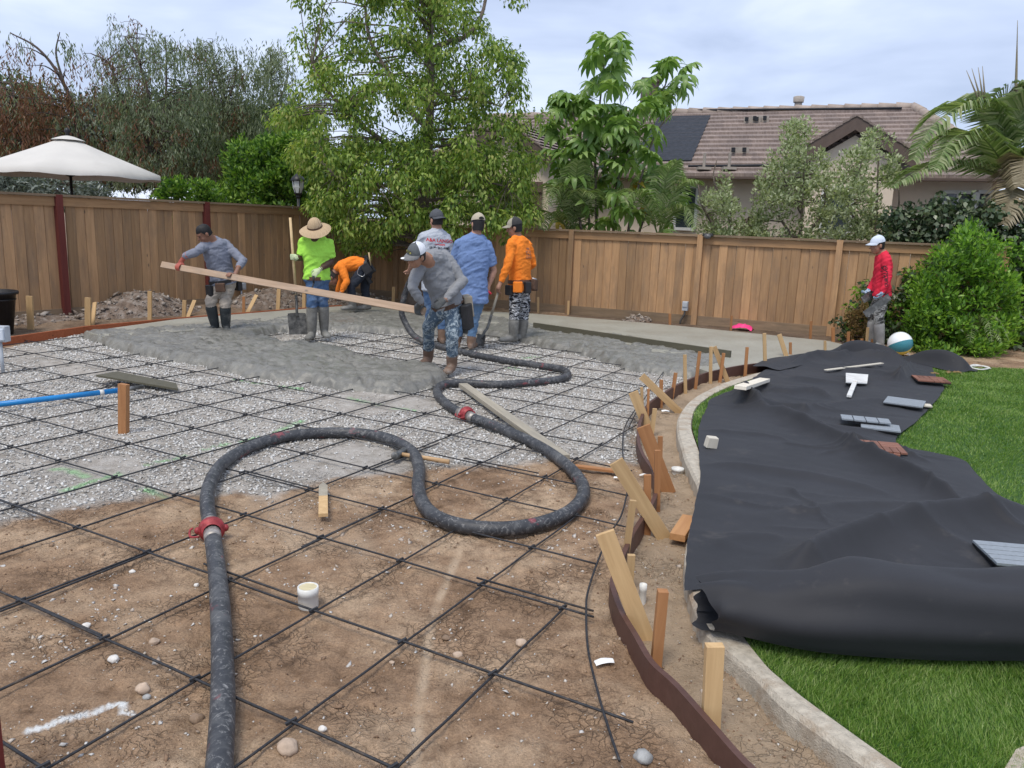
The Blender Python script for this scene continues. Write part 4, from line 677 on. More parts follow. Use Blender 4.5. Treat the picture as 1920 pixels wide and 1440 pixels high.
tree('wispy_tree', 'pale green feathery tree rising between the forked tree and the slim one', [([gnd(425, 23), t3(425, 300), t3(420, 200), t3(405, 130), t3(395, 85)], .08, .015), ([t3(420, 210), t3(440, 150, .4), t3(445, 110, .4)], .04, .012), ([t3(424, 260), t3(370, 190, -.4), t3(350, 130, -.5)], .04, .012)], [(362, 80), (390, 70), (410, 90), (440, 88), (462, 130), (470, 230), (480, 340), (380, 340), (400, 240), (370, 140)], 23, 1.2, 190, 81, .13, .014, .18, LM['wisp'], 203, M_BARKD, lambda x, y: .7 + .3 * (y > 180), shape='strand', group=wg, extra=((LM['brown'], .12),))
tree('wispy_tree', 'slim feathery pale green tree just left of the big broadleaf tree', [([gnd(512, 22), Tn(22)(512, 300), Tn(22)(510, 200), Tn(22)(508, 130), Tn(22)(506, 90)], .07, .014), ([Tn(22)(510, 220), Tn(22)(535, 160, .3), Tn(22)(540, 120, .3)], .03, .01)], [(474, 110), (490, 84), (525, 85), (540, 110), (545, 160), (575, 200), (570, 330), (470, 340), (485, 220), (478, 150)], 22, 1.1, 170, 81, .13, .014, .18, LM['wisp'], 204, M_BARKD, lambda x, y: .5 + .5 * (y > 200), shape='strand', group=wg)
for i, (x0, x1, yt, Yb, mt, lb) in enumerate([(-120, 110, 150, 25, 'dark', 'dark green dense tree at the far left behind the brown wispy tree'), (90, 260, 185, 26, 'silver', 'silvery grey leaved tree behind the parasol'), (240, 420, 168, 26, 'dark', 'dark rounded evergreen behind the forked wispy tree'), (400, 600, 195, 25, 'dark', 'dark evergreen behind the slim feathery trees')]):
    tt = Tn(Yb); cx = (x0 + x1) / 2
    tree('evergreen_tree', lb, [([gnd(cx, Yb), tt(cx, 300), tt(cx, 240)], .12, .04), ([tt(cx, 300), tt(cx - 50, 240), tt(cx - 70, 215)], .06, .02), ([tt(cx, 300), tt(cx + 50, 240), tt(cx + 70, 215)], .06, .02)], [(x0, 345), (x0 - 5, 260), (x0 + 20, yt + 25), (cx, yt), (x1 - 25, yt + 15), (x1 + 5, 250), (x1, 345)], Yb, 1.7, 150, 80, .16, .045, .42, LM[mt], 210 + i, M_BARKD, None, .3, group='evergreens beyond the left fence')
t = Tn(20.2)
tree('ficus_bush', 'dense light green ficus bush showing above the left fence beside the lantern', [([gnd(505, 20.2), t(505, 380), t(505, 320)], .07, .03), ([t(505, 370), t(470, 320), t(450, 290)], .04, .015), ([t(505, 370), t(540, 320), t(560, 290)], .04, .015)], [(415, 400), (424, 330), (432, 272), (448, 262), (470, 285), (500, 262), (530, 255), (570, 250), (600, 290), (610, 400)], 20.2, 1.3, 230, 75, .12, .030, .24, LM['ficus'], 221, M_BARKD, None, .0, cat='shrub', up=.55)
for i, (x, y, w, Yb) in enumerate([(322, 352, 26, 17), (375, 362, 34, 17.6), (412, 362, 20, 18.4)]):
    t = Tn(Yb); tree('small_shrub', ['small bright green shrub tip above the left fence', 'low yellow green shrub above the left fence left of the ficus', 'thin pale shrub peeking over the left fence next to the ficus'][i], [([gnd(x, Yb), t(x, 400), t(x, 370)], .03, .01)], [(x - w, 420), (x - w, y + 5), (x - w * .3, y - 24), (x + w * .4, y - 14), (x + w, y + 8), (x + w, 420)], Yb, .35, 34, 50, .10, .028, .14, LM['ficus'], 230 + i, M_BARKD, None, .0, cat='shrub', up=.5, group='shrub tips above the left fence')
t = Tn(16.5); tree('silver_shrub', 'grey silvery shrub above the fence below the parasol', [([gnd(50, 16.5), t(50, 380), t(50, 345)], .04, .015), ([t(50, 380), t(100, 345)], .02, .01), ([t(50, 380), t(0, 345)], .02, .01)], [(-60, 380), (-60, 325), (20, 318), (60, 335), (110, 328), (150, 345), (200, 350), (200, 385)], 16.5, .6, 120, 50, .12, .022, .22, LM['silver'], 236, M_BARKD, None, .2, cat='shrub')
# ---- shrubs in front of the house
vg = 'pale variegated shrubs behind the back fence'
for i, (poly, Yb, n, lb) in enumerate([([(1312, 460), (1318, 400), (1330, 345), (1350, 330), (1380, 345), (1370, 390), (1420, 400), (1430, 465)], 15.6, 85, 'low pale variegated shrub right of the palm fronds'), ([(1420, 460), (1415, 380), (1440, 300), (1470, 280), (1482, 230), (1520, 222), (1536, 250), (1520, 280), (1550, 300), (1560, 360), (1550, 465)], 15.2, 150, 'tall pale variegated shrub with a high tuft before the roof'), ([(1545, 460), (1560, 380), (1575, 310), (1600, 270), (1640, 245), (1662, 265), (1668, 300), (1690, 300), (1680, 340), (1640, 380), (1690, 440), (1680, 465)], 14.7, 125, 'open pale variegated shrub in front of the small gable')]):
    t = Tn(Yb); cx = sum(p[0] for p in poly) / len(poly); top = min(p[1] for p in poly)
    tree('variegated_shrub', lb, [([gnd(cx, Yb), t(cx, 470), t(cx + 8, 380), t(cx + 12, top + 30)], .045, .012), ([t(cx, 460), t(cx - 45, 390), t(cx - 55, 345)], .03, .01), ([t(cx, 460), t(cx + 45, 400), t(cx + 50, 350)], .03, .01), ([t(cx + 5, 400), t(cx - 25, 340), t(cx - 20, 300)], .02, .01)], poly, Yb, .75, n, 46, .075, .020, .16, LM['vari'], 240 + i, M_BARK, None, -.1, cat='shrub', group=vg, up=.4, rr=.007)
t = Tn(13.6)
tree('ivy_hedge', 'dark leafy overgrown hedge spilling over the fence at the far right', [([gnd(1800, 13.6), t(1800, 560), t(1790, 440)], .06, .02), ([t(1800, 520), t(1720, 440), t(1690, 410)], .03, .01), ([t(1800, 520), t(1880, 430), t(1900, 390)], .03, .01)], [(1650, 452), (1655, 415), (1690, 395), (1730, 385), (1780, 372), (1840, 380), (1920, 375), (2060, 370), (2080, 660), (1900, 665), (1880, 470), (1760, 478), (1735, 470)], 13.75, .6, 420, 46, .095, .036, .20, LM['ivy'], 250, M_BARKD, None, .45, cat='hedge')
t = Tn(12.25)
tree('bright_bush', 'rounded bright green leafy bush in front of the fence at the right', [([gnd(1800, 12.25), t(1800, 620), t(1800, 540)], .03, .015), ([t(1800, 630), t(1760, 560), t(1735, 500)], .02, .008), ([t(1800, 630), t(1840, 550), t(1860, 490)], .02, .008), ([t(1800, 600), t(1810, 500), t(1815, 450)], .02, .008)], [(1712, 670), (1700, 620), (1716, 560), (1722, 510), (1745, 480), (1775, 470), (1800, 440), (1822, 425), (1838, 448), (1862, 438), (1880, 470), (1890, 520), (1905, 560), (1890, 640), (1860, 668), (1780, 675)], 12.25, .85, 300, 60, .085, .019, .16, LM['bush'], 251, M_BARKD, None, -.05, cat='shrub', up=.55, rr=.005)
t = Tn(12.9)
tree('climbing_vine', 'green climbing vine on the fence behind the man in the red shirt', [([gnd(1640, 12.9), t(1640, 610), t(1632, 570), t(1622, 535)], .012, .005), ([t(1640, 610), t(1690, 570), t(1695, 530)], .012, .005)], [(1565, 660), (1572, 600), (1600, 560), (1612, 520), (1640, 520), (1660, 560), (1690, 540), (1700, 500), (1725, 520), (1715, 660)], 12.8, .2, 105, 40, .075, .028, .14, LM['ivy'], 252, M_BARKD, None, .4, cat='vine', extra=((LM['bush'], .45),), rr=.005)
t = Tn(12.6)
tree('green_hedge', 'glossy green shrub behind the bright bush at the right edge', [([gnd(1900, 12.9), Tn(12.9)(1900, 600), Tn(12.9)(1895, 520)], .03, .01), ([Tn(12.9)(1900, 620), Tn(12.9)(1930, 520)], .02, .01)], [(1860, 690), (1870, 560), (1880, 480), (1910, 460), (2040, 460), (2060, 690)], 12.95, .5, 150, 46, .085, .034, .18, LM['bush'], 253, M_BARKD, None, .3, cat='shrub', extra=((LM['ivy'], .4),))
tree('dry_shrub', 'small dried brown shrub by the fence beside the man in red', [([gnd(1606, 12.5), t(1606, 620), t(1604, 580)], .012, .005)], [(1594, 648), (1590, 600), (1600, 568), (1618, 560), (1626, 600), (1622, 648)], 12.5, .14, 42, 36, .05, .012, .07, LM['twig'], 254, M_BARKD, None, 0, cat='shrub', up=.4, rr=.004)
# ---- umbrella plant with big drooping leaf fans
def fan_mesh(k, Lf, Wf, seed, mat):
    r = np.random.default_rng(seed); V = []; Fs = []
    for j in range(k):
        a = 2 * math.pi * (j + r.uniform(-.2, .2)) / k; L_ = Lf * r.uniform(.8, 1.1); d = np.array([math.cos(a), math.sin(a), 0]); s = np.array([-d[1], d[0], 0]); b = len(V); prof = [(.03, .02, .012), (.28, .10, .8), (.52, .03, 1.0), (.74, -.20, .75), (.86, -.52, .05)]
        for (u, z, w) in prof:
            c = d * u * L_ + np.array([0, 0, z * L_]); wv = s * Wf * w; V += [c - wv, c + np.array([0, 0, -.10 * Wf * w * 3]), c + wv]
        for q in range(4):
            for e in (0, 1): Fs.append((b + q * 3 + e, b + q * 3 + e + 1, b + q * 3 + e + 4, b + q * 3 + e + 3))
    return pyd(V, Fs, mat, True)
def umbrella_plant():
    Y0 = 16.7; t = Tn(Y0); base = gnd(1140, Y0); root = empty('umbrella_plant', V3(base)); tag(root, 'tall umbrella plant with big drooping fan shaped leaves behind the back fence', 'plant')
    stems = [[gnd(1120, Y0), t(1118, 430), t(1116, 300), t(1122, 220), t(1132, 130), t(1138, 85)], [gnd(1150, Y0), t(1150, 430, .3), t(1160, 330, .3), t(1200, 240, .3), t(1245, 165, .3), t(1255, 120, .3)], [gnd(1110, Y0), t(1105, 430, -.3), t(1095, 330, -.3), t(1085, 250, -.3), t(1068, 195, -.3)], [gnd(1170, Y0), t(1180, 420, -.4), t(1200, 340, -.5), t(1230, 250, -.5), t(1268, 205, -.5)], [gnd(1190, Y0), t(1200, 430, .1), t(1240, 370, 0), t(1275, 330, -.2)], [gnd(1100, Y0), t(1090, 430, -.5), t(1070, 380, -.6), t(1052, 330, -.7)], [t(1160, 330, .3), t(1150, 260, .5), t(1165, 200, .6)]]
    mb = MB(); sk = []
    for s in stems: sk += limb(mb, [np.array(p) - base for p in s], .035, .012, 7, 6)
    mb.build('stem', M_BARK, root, True); r = np.random.default_rng(5); fans = [fan_mesh(k, .36, .052, 60 + k, LM['schef']) for k in (9, 10, 11, 12)]; yel = fan_mesh(9, .36, .045, 77, leafmat('yellow_leaf', [(.28, .22, .03), (.42, .24, .02), (.24, .26, .04)], .3))
    poly = [(1040, 430), (1030, 330), (1032, 240), (1042, 175), (1075, 170), (1098, 190), (1112, 205), (1106, 155), (1100, 120), (1112, 75), (1140, 62), (1168, 75), (1170, 130), (1160, 180), (1190, 195), (1180, 165), (1215, 145), (1250, 110), (1295, 120), (1300, 150), (1240, 225), (1222, 290), (1262, 314), (1300, 350), (1260, 440), (1150, 440)]
    C = clump_points(poly, 185, Y0 - .1, 1.0, r, lambda x, y: .75 if y > 330 else 1); C = C[np.argsort(C[:, 2])]; P = np.array([p for p, _ in sk]); pet = MB()
    tips = [t(1128, 72), t(1152, 70, .1), t(1110, 115), t(1160, 130), t(1118, 145), t(1148, 165), t(1165, 92), t(1108, 165), t(1250, 115, .2), t(1285, 128, .2), t(1225, 145, .2), t(1278, 155, .1), t(1065, 180, -.3), t(1082, 195, -.2)]
    for i, c in enumerate(list(C) + tips):
        c = np.array(c) - base; j = int(np.argmin(np.linalg.norm((P - c) * [1, 1, .7], axis=1) + (P[:, 2] > c[2]) * .3)); o = link('leaf', yel if i in (7, 19, 44) else fans[i % 4], root); o.location = c; dv = nrm(c - P[j]); o.rotation_euler = (-.55 * dv[1] + r.normal(0, .2), .55 * dv[0] + r.normal(0, .2), r.uniform(0, 6.28)); s = r.uniform(.8, 1.12); o.scale = (s, s, s)
        pet.tube(smooth_path([P[j], (P[j] + c) / 2 + [0, 0, .06], c], 3), .006, 5, False)
    pet.build('leaf_stalks', LM['schef'], root, True)['kind'] = 'stuff'
umbrella_plant()
# ---- palms
def frond(parent, pts, ll, mat, seed, nleaf=46, w=.034, droopy=.75, name='frond'):
    r = np.random.default_rng(seed); P = smooth_path(pts, 10); n = len(P); b = MB(); V = []; Q = []; R = np.linspace(.018, .004, n)
    acc = MB(); acc.tube(P, R, 5); V = [np.array(v) for v in acc.v]; Fs = [f for f in acc.f]
    for i in range(nleaf):
        f = .12 + .88 * i / nleaf; k = min(n - 2, int(f * (n - 1))); u = f * (n - 1) - k; p = P[k] * (1 - u) + P[k + 1] * u; d = nrm(P[k + 1] - P[k]); s = nrm(np.cross(d, [0, 0, 1])); upv = np.cross(s, d); L_ = ll * (math.sin(math.pi * min(1, f * .85 + .12)) * .8 + .2)
        for sg in (-1, 1):
            dr = nrm(s * sg * .8 + d * .55 + np.array([0, 0, .12]) + r.normal(0, .06, 3)); m = p + dr * L_ * .5; e = m + nrm(dr + np.array([0, 0, -droopy])) * L_ * .5; wv = upv * w * .3 + d * w; b0 = len(V); V += [p - wv * .4, p + wv * .4, m + wv * .5, m - wv * .5, e]; Fs += [(b0, b0 + 1, b0 + 2, b0 + 3), (b0 + 3, b0 + 2, b0 + 4)]
    return link(name, pyd(V, Fs, mat, False), parent)
def palm():
    Y0 = 14.6; t = Tn(Y0); base = gnd(1895, Y0); root = empty('palm_tree', V3(base)); tag(root, 'large palm with arching feathery fronds at the right edge behind the hedge', 'tree'); B = base; mb = MB(); limb(mb, [base - B, t(1895, 480) - B, t(1893, 380) - B, t(1893, 335) - B], .10, .06); mb.build('trunk', M_BARK, root, True); F_ = lambda *p: [q - B for q in p]; c = t(1893, 340)
    fr = [(F_(c, t(1880, 260, -.1), t(1850, 208, -.2), t(1800, 200, -.35), t(1745, 240, -.5), t(1712, 300, -.6)), .80, 'palm'), (F_(c, t(1850, 318, -.4), t(1790, 305, -.7), t(1730, 318, -1.0), t(1670, 350, -1.2)), .62, 'palm'), (F_(c, t(1885, 250, .2), t(1868, 200, .4), t(1830, 186, .6), t(1780, 205, .9)), .7, 'palm'), (F_(c, t(1905, 240, -.3), t(1930, 190, -.5), t(1975, 190, -.7)), .8, 'palm'), (F_(c, t(1925, 300, -.4), t(1960, 290, -.7), t(2000, 330, -.9)), .8, 'palm'), (F_(c, t(1880, 300, .5), t(1840, 262, .9), t(1800, 262, 1.3), t(1760, 300, 1.6)), .7, 'palm'), (F_(c, t(1870, 290, -.5), t(1830, 250, -.8), t(1785, 262, -1.1), t(1750, 320, -1.3)), .7, 'palm'), (F_(c, t(1885, 270, .1), t(1875, 215, .1), t(1895, 170, .0), t(1925, 160, -.1)), .65, 'palm'), (F_(c, t(1900, 330, -.5), t(1905, 330, -.9), t(1895, 375, -1.2), t(1880, 420, -1.3)), .6, 'drypalm'), (F_(c, t(1915, 300, -.6), t(1920, 300, -1.0), t(1912, 350, -1.3)), .55, 'drypalm')]
    for i, (p, l, m) in enumerate(fr): frond(root, p, l, LM[m], 300 + i, 90, .046)
    mb = MB(); mb.tube(smooth_path(F_(t(1899, 330), t(1903, 225), t(1906, 130), t(1908, 38)), 6), [.05, .05, .048, .045, .043, .04, .036, .033, .03, .028, .025, .022, .02, .017, .014, .01, .008, .006, .004], 7); mb.build('spear_leaf', LM['drypalm'], root, True)
    for (x0, x1, yt) in ((1842, 1812, 132), (1844, 1822, 128), (1846, 1834, 126), (1848, 1842, 124), (1862, 1877, 176), (1866, 1879, 180)): mb = MB(); mb.tube(F_(t(x0, 205), t((x0 + x1) / 2, (205 + yt) / 2), t(x1, yt)), [.018, .015, .004], 5); mb.build('upright_leaflet', LM['drypalm'], root, True)
palm()
def clump_palm(label, x, Y0, spec, s0):
    t = Tn(Y0); base = gnd(x, Y0); root = empty('fan_palm' if False else 'small_palm', V3(base)); tag(root, label, 'palm', 'small palms behind the back fence'); mb = MB(); limb(mb, [base - base, t(x, 470) - base, t(x, 440) - base], .05, .035); mb.build('trunk', M_BARK, root, True)
    for i, (pts, l) in enumerate(spec): frond(root, [t(x, 445) - base] + [t(*p) - base for p in pts], l, LM['palm'], s0 + i, 44, .024)
clump_palm('small feathery palm below the umbrella plant on its left', 1075, 16.3, [([(1060, 380, -.3), (1040, 350, -.6), (1020, 390, -.9)], .5), ([(1075, 370, -.3), (1080, 330, -.6), (1085, 300, -.9)], .5), ([(1050, 410, -.3), (1030, 400, -.6), (1015, 430, -.8)], .45), ([(1085, 390, -.3), (1100, 360, -.6), (1120, 370, -.9)], .5)], 330)
clump_palm('small feathery palm below the umbrella plant on its right', 1235, 15.9, [([(1255, 380, -.3), (1280, 345, -.5), (1310, 340, -.7)], .55), ([(1245, 370, -.2), (1250, 330, -.4), (1270, 300, -.6)], .5), ([(1260, 400, -.3), (1290, 390, -.6), (1305, 430, -.8)], .5), ([(1215, 390, -.3), (1190, 360, -.5), (1170, 380, -.7)], .5)], 340)
t = Tn(11.9); base = gnd(1852, 11.9); base[2] = 0; root = empty('pygmy_palm', V3(base)); tag(root, 'tiny palm with yellowing fronds below the bright bush', 'palm'); mb = MB(); limb(mb, [base - base, np.array([0, 0, .12]), np.array([.01, 0, .22])], .05, .035); mb.build('trunk', M_BARKD, root, True)
for i in range(11): a = i * 2.4; h = .25 + .2 * (i % 3) / 2; frond(root, [np.array([0, 0, .2]), np.array([.16 * math.cos(a), .16 * math.sin(a), .2 + h * .8]), np.array([.36 * math.cos(a), .36 * math.sin(a), .2 + h * .75]), np.array([.52 * math.cos(a), .52 * math.sin(a), .12 + h * .3])], .17, LM['palm' if i % 4 else 'twig'], 360 + i, 24, .014)
# ================================================================ stakes, timber, tools, loose things
PINE = wood('pine_stake', (.42, .27, .13), (.60, .42, .22), (.30, .17, .08), 2, .7, .12, tint=.15); REDW = wood('redwood_stake', (.30, .135, .055), (.46, .23, .10), (.17, .08, .04), 2, .7, .15, tint=.15)
GREYW = wood('cement_grey_timber', (.30, .27, .21), (.44, .40, .32), (.20, .19, .17), 2, .85, .35); M_STEEL = plain('tool_steel', (.13, .13, .125), .5, .3, 25, .3, .003, .7, dirt=(.30, .29, .27), dscale=8, damt=.4); M_PVC = plain('white_pvc', (.66, .65, .61), .4, .06, 10, .1, dirt=(.55, .45, .32), dscale=14, damt=.25); M_BLACKP = plain('black_plastic', (.012, .012, .014), .45, .3, 8, .1); M_GREYP = plain('grey_box', (.42, .45, .48), .45, .1, 8, .1); M_PAPER = plain('white_scrap', (.82, .82, .80), .7, .06, 20, .2)
SG = 'wooden stakes holding the form boards'
def stake(px0, px1, w, th, mat, label, dY=0.0, z0=0.0, rot=None, cat='stake', group=SG, sink=.06, point=False):
    a = G(*px0, z0); b = at(*px1, a[1] + dY); d = b - a; L_ = float(np.linalg.norm(d)); z = nrm(d); x = nrm(np.cross([0, 1, 0], z)) if rot is None else nrm(np.cross([math.sin(rot), math.cos(rot), 0], z)); y = np.cross(z, x)
    m = MB().box((0, 0, (L_ - sink) / 2), (w, th, L_ + sink)); o = m.build('stake' if cat == 'stake' else 'brace_board', mat, None, bevel=.0012); o.matrix_world = Matrix(((x[0], y[0], z[0], a[0]), (x[1], y[1], z[1], a[1]), (x[2], y[2], z[2], a[2]), (0, 0, 0, 1)))
    return tag(o, label, cat, group)
R = REDW; P_ = PINE
for s in [((1285, 735), (1284, 665), .036, .02, P_, 'pale slim stake standing behind the curved form board, tallest near the curb bend'), ((1304, 727), (1312, 659), .034, .02, R, 'slightly leaning reddish stake between two pale stakes on the curve'), ((1332, 716), (1333, 650), .036, .02, P_, 'pale upright stake touching the top of a leaning brace'), ((1350, 713), (1357, 662), .036, .02, R, 'short reddish stake just behind the leaning brace on the curve'), ((1397, 702), (1401, 651), .036, .02, R, 'reddish stake alone in front of the finished slab'), ((1435, 693), (1433, 625), .042, .022, P_, 'tall pale stake nearest to the black fabric on the curve'), ((1482, 676), (1482, 642), .036, .02, R, 'short stake behind the brace at the edge of the fabric'), ((1547, 668), (1547, 639), .034, .02, P_, 'small stake standing behind the far fold of the fabric'), ((1519, 636), (1521, 602), .04, .02, R, 'orange stake near the fence post behind the slab'), ((1370, 620), (1372, 592), .036, .02, R, 'orange stake beside the pink patch by the back fence'), ((1256, 609), (1256, 588), .045, .02, R, 'short stake by the grey electrical box on the back fence'),
          ((1239, 760), (1240, 712), .034, .02, R, 'reddish stake under the long leaning brace near the bend'), ((1260, 744), (1267, 699), .036, .02, R, 'leaning reddish stake between the long brace and the slim pale stake'), ((1214, 784), (1216, 729), .022, .018, R, 'thin reddish stake at the tight inner bend of the form board'), ((1205, 782), (1203, 726), .026, .02, P_, 'thin pale stake beside the thin reddish one at the bend'), ((1222, 812), (1228, 766), .036, .02, P_, 'pale stake right of the wide brace at the bend'), ((1237, 876), (1238, 818), .034, .02, R, 'reddish stake half hidden behind the wide lower brace'), ((1232, 953), (1233, 844), .036, .022, R, 'slim orange stake at the S bend of the form board'), ((1213, 998), (1214, 890), .040, .02, R, 'orange stake crossed by the big brace near the offcut block'), ((1172, 1052), (1187, 938), .034, .022, P_, 'slim pale stake leaning beside the curved rebar'), ((1180, 1095), (1184, 1040), .036, .024, P_, 'short pale stake behind the nearest wide brace'), ((1230, 1246), (1243, 1107), .040, .036, R, 'square orange stake beside the nearest wide brace'), ((1332, 1372), (1340, 1209), .060, .034, P_, 'thick pale stake in the foreground next to the curb'),
          ((58, 621), (55, 555), .085, .03, P_, 'wide pale stake by the black bucket at the left form board'), ((165, 612), (165, 558), .085, .03, P_, 'wide pale stake with a slanted brace right of the first red post'), ((281, 603), (281, 546), .060, .03, P_, 'tall pale stake in front of the left rubble pile'), ((345, 597), (346, 563), .06, .03, P_, 'pale stake beside the man with the grey shirt at the left'), ((457, 589), (457, 556), .045, .02, R, 'reddish stake right of the man in grey at the left'), ((521, 585), (523, 540), .065, .03, P_, 'pale stake left of the lime shirted man'), ((570, 578), (570, 548), .06, .03, P_, 'pale stake right behind the shovel of the lime shirted man'), ((737, 572), (738, 538), .06, .03, P_, 'pale stake behind the hose and the bending man'), ((1009, 586), (1009, 557), .045, .02, P_, 'short pale stake behind the man in orange and camouflage'), ((1065, 590), (1066, 564), .04, .02, P_, 'small stake at the back fence right of the man in orange'),
          ((1562, 642), (1562, 614), .05, .02, R, 'orange stake by the fence corner left of the vine'), ((1590, 650), (1591, 622), .045, .02, R, 'orange stake at the left foot of the man in red'), ((1599, 653), (1599, 637), .04, .02, R, 'very short stake next to the man in red'), ((1616, 654), (1616, 635), .04, .02, R, 'short orange stake directly left of the boots of the man in red'), ((1624, 656), (1627, 614), .04, .02, P_, 'tall pale stake in front of the boots of the man in red'), ((1635, 656), (1635, 636), .03, .02, R, 'little stake between the boots of the man in red')]: stake(*s)
stake((232, 814), (232, 720), .075, .04, REDW, 'lone reddish stake standing in the gravel in front of the blue pipe', rot=.3)
BG = 'slanted brace boards nailed to stakes'
for (a, b, w, m, l, dy) in [((1363, 712), (1339, 650), .055, P_, 'slanted brace on the far curve leaning against a pale stake', 0), ((1478, 679), (1461, 627), .058, P_, 'slanted brace at the far end of the form board next to the fabric', 0), ((1270, 769), (1203, 705), .070, P_, 'long pale brace leaning low across the form board bend', 0), ((1212, 796), (1187, 735), .085, P_, 'wide pale brace at the tight bend of the form board', 0), ((1251, 916), (1206, 799), .090, R, 'wide reddish brace beside the S bend and the white cap', 0), ((1242, 1003), (1155, 865), .082, P_, 'big pale brace leaning left over the form board near the offcut', 0), ((1209, 1194), (1134, 998), .078, P_, 'nearest wide brace leaning left over the form board', 0), ((173, 611), (178, 567), .06, P_, 'slanted brace beside the wide stake at the left form board', .25), ((352, 595), (365, 563), .06, P_, 'slanted brace next to the boots of the man in grey at the left', .25), ((463, 588), (481, 553), .06, P_, 'slanted brace with a pale end near the rubble', .25), ((930, 575), (943, 546), .05, P_, 'slanted brace at the back fence beside the shovel handle', .2)]:
    stake(a, b, w, .019, m, l, dy, cat='brace', group=BG, sink=.04)
# ---- timber
def plank(name, label, a, b, w, th, mat, cat='board', z=None, edge=False):
    a, b = np.array(a), np.array(b); c = (a + b) / 2; d = nrm(b - a); s = nrm(np.cross([0, 0, 1], d)); u = np.cross(d, s); m = MB().box((0, 0, 0), (w, th, float(np.linalg.norm(b - a)))); o = m.build(name, mat, None, bevel=.002)
    x, y = (s, u); o.matrix_world = Matrix(((x[0], y[0], d[0], c[0]), (x[1], y[1], d[1], c[1]), (x[2], y[2], d[2], c[2]), (0, 0, 0, 1))); return tag(o, label, cat)
plank('timber', 'cement stained timber lying beside the hose coupling', G(868, 722, .062), G(1058, 858, .062), .089, .04, GREYW)
M_OLIVE = wood('wet_timber', (.085, .080, .055), (.12, .112, .08), (.06, .055, .04), 2, .6, .2); plank('straightedge', 'long dark straightedge board lying on the finished slab', G(1001, 610, .13), G(1370, 664, .13), .038, .088, M_OLIVE)
plank('shim_board', 'thin orange wood strip on the gravel edge near the form board', G(1078, 874, .03), G(1160, 884, .03), .05, .018, REDW)
plank('offcut_block', 'short thick orange timber offcut lying against the fabric edge', G(1270, 1008, .03), G(1293, 972, .03), .085, .04, wood('orange_offcut', (.42, .20, .08), (.62, .34, .15), (.28, .12, .05), 2, .65, .2))
PAL = wood('pale_board', (.62, .57, .47), (.76, .72, .62), (.50, .44, .34), 2, .7, .1)
def fp_(x, y, dz=.0):
    p = G(x, y, .11)
    for _ in range(4): p = G(x, y, float(fz(np.array([p[0]]), np.array([p[1]]))[0]) + dz)
    return p
plank('pale_plank', 'whitish plank lying at the left edge of the fabric by the curb', fp_(1388, 727, .03), fp_(1434, 712, .03), .11, .035, PAL); plank('pale_strip', 'long thin pale wood strip on the far part of the fabric', fp_(1548, 694, .03), fp_(1654, 681, .05), .05, .012, PAL)
a = fp_(1334, 829, .045); o = MB().box((0, 0, 0), (.088, .06, .085), taper=.92).build('pale_block', PAL, None, bevel=.006); o.location = V3(a); o.rotation_euler = (.1, .12, .2); tag(o, 'small whitish wood block on the near left of the fabric', 'block')
# loose pointed stake, upper half grey with cement
a, b = G(606, 966, .045), G(606, 905, .05); d = nrm(b - a); L_ = float(np.linalg.norm(b - a)); root = empty('loose_stake', V3(a)); root.rotation_euler[2] = math.atan2(d[1], d[0]) - math.pi / 2; tag(root, 'loose pointed stake lying on the bars, half grey with cement', 'stake'); m = MB().box((0, L_ * .27, 0), (.052, L_ * .54, .02)); m.build('clean_end', PINE, root)
V = [(-.026, L_ * .5405, -.01), (.026, L_ * .5405, -.01), (.026, L_ * .88, -.01), (0, L_, -.01), (-.026, L_ * .88, -.01)]; V += [(x, y, .0102) for x, y, z in V]; MB().add(V, [(4, 3, 2, 1, 0), (5, 6, 7, 8, 9)] + [(i, (i + 1) % 5, (i + 1) % 5 + 5, i + 5) for i in range(5)]).build('cement_end', GREYW, root)
# sledge hammer
root = empty('sledge_hammer', (0, 0, 0)); tag(root, 'short sledge hammer with wooden handle under the hose loop', 'hammer'); h0, h1 = G(749, 851, .05), G(842, 866, .045); MB().tube([h0, h0 * .5 + h1 * .5, h1], [.014, .016, .017], 10).build('handle', wood('hammer_handle', (.52, .33, .17), (.66, .45, .25), (.4, .24, .12), 0, .5, .05), root, True); d = nrm(h1 - h0); s = np.array([-d[1], d[0], 0])
MB().tube([h0 - s * .075, h0 - s * .068, h0 - s * .03, h0 + s * .03, h0 + s * .068, h0 + s * .075], [.022, .031, .027, .027, .031, .022], 10).build('head', M_STEEL, root, True)
# blue pipe with grey end, board over it
root = empty('blue_pipe', (0, 0, 0)); tag(root, 'bright blue plastic pipe lying over the bars at the left', 'pipe'); a, b, c = G(-60, 765, .07), G(222, 732, .07), G(268, 725, .06); MB().tube([a, b], .024, 14).build('pipe', plain('blue_pvc', (.015, .21, .52), .35, .1, 6, .05), root, True); MB().tube([b, c], .020, 12).build('grey_end', M_STEEL, root, True); k = a + (b - a) * .86; MB().tube([k, k + (b - a) * .03], .0255, 14).build('band', M_PVC, root, True)
def plate(name, label, pts, th, mat, cat):
    pts = [np.array(p) for p in pts]; n = len(pts); V = [p for p in pts] + [p + np.array([0, 0, -th]) for p in pts]; m = MB().add(V, [tuple(range(n)), tuple(range(2 * n - 1, n - 1, -1))] + [(i, i + n, (i + 1) % n + n, (i + 1) % n) for i in range(n)]); return tag(m.build(name, mat), label, cat)
plate('plywood_board', 'cement smeared plywood board propped over the end of the blue pipe', [G(180, 703, .10), G(334, 729, .05), G(322, 722, .06) + [0, .10, 0], G(200, 700, .10) + [.05, .12, 0]], .018, M_OLIVE, 'board'); 
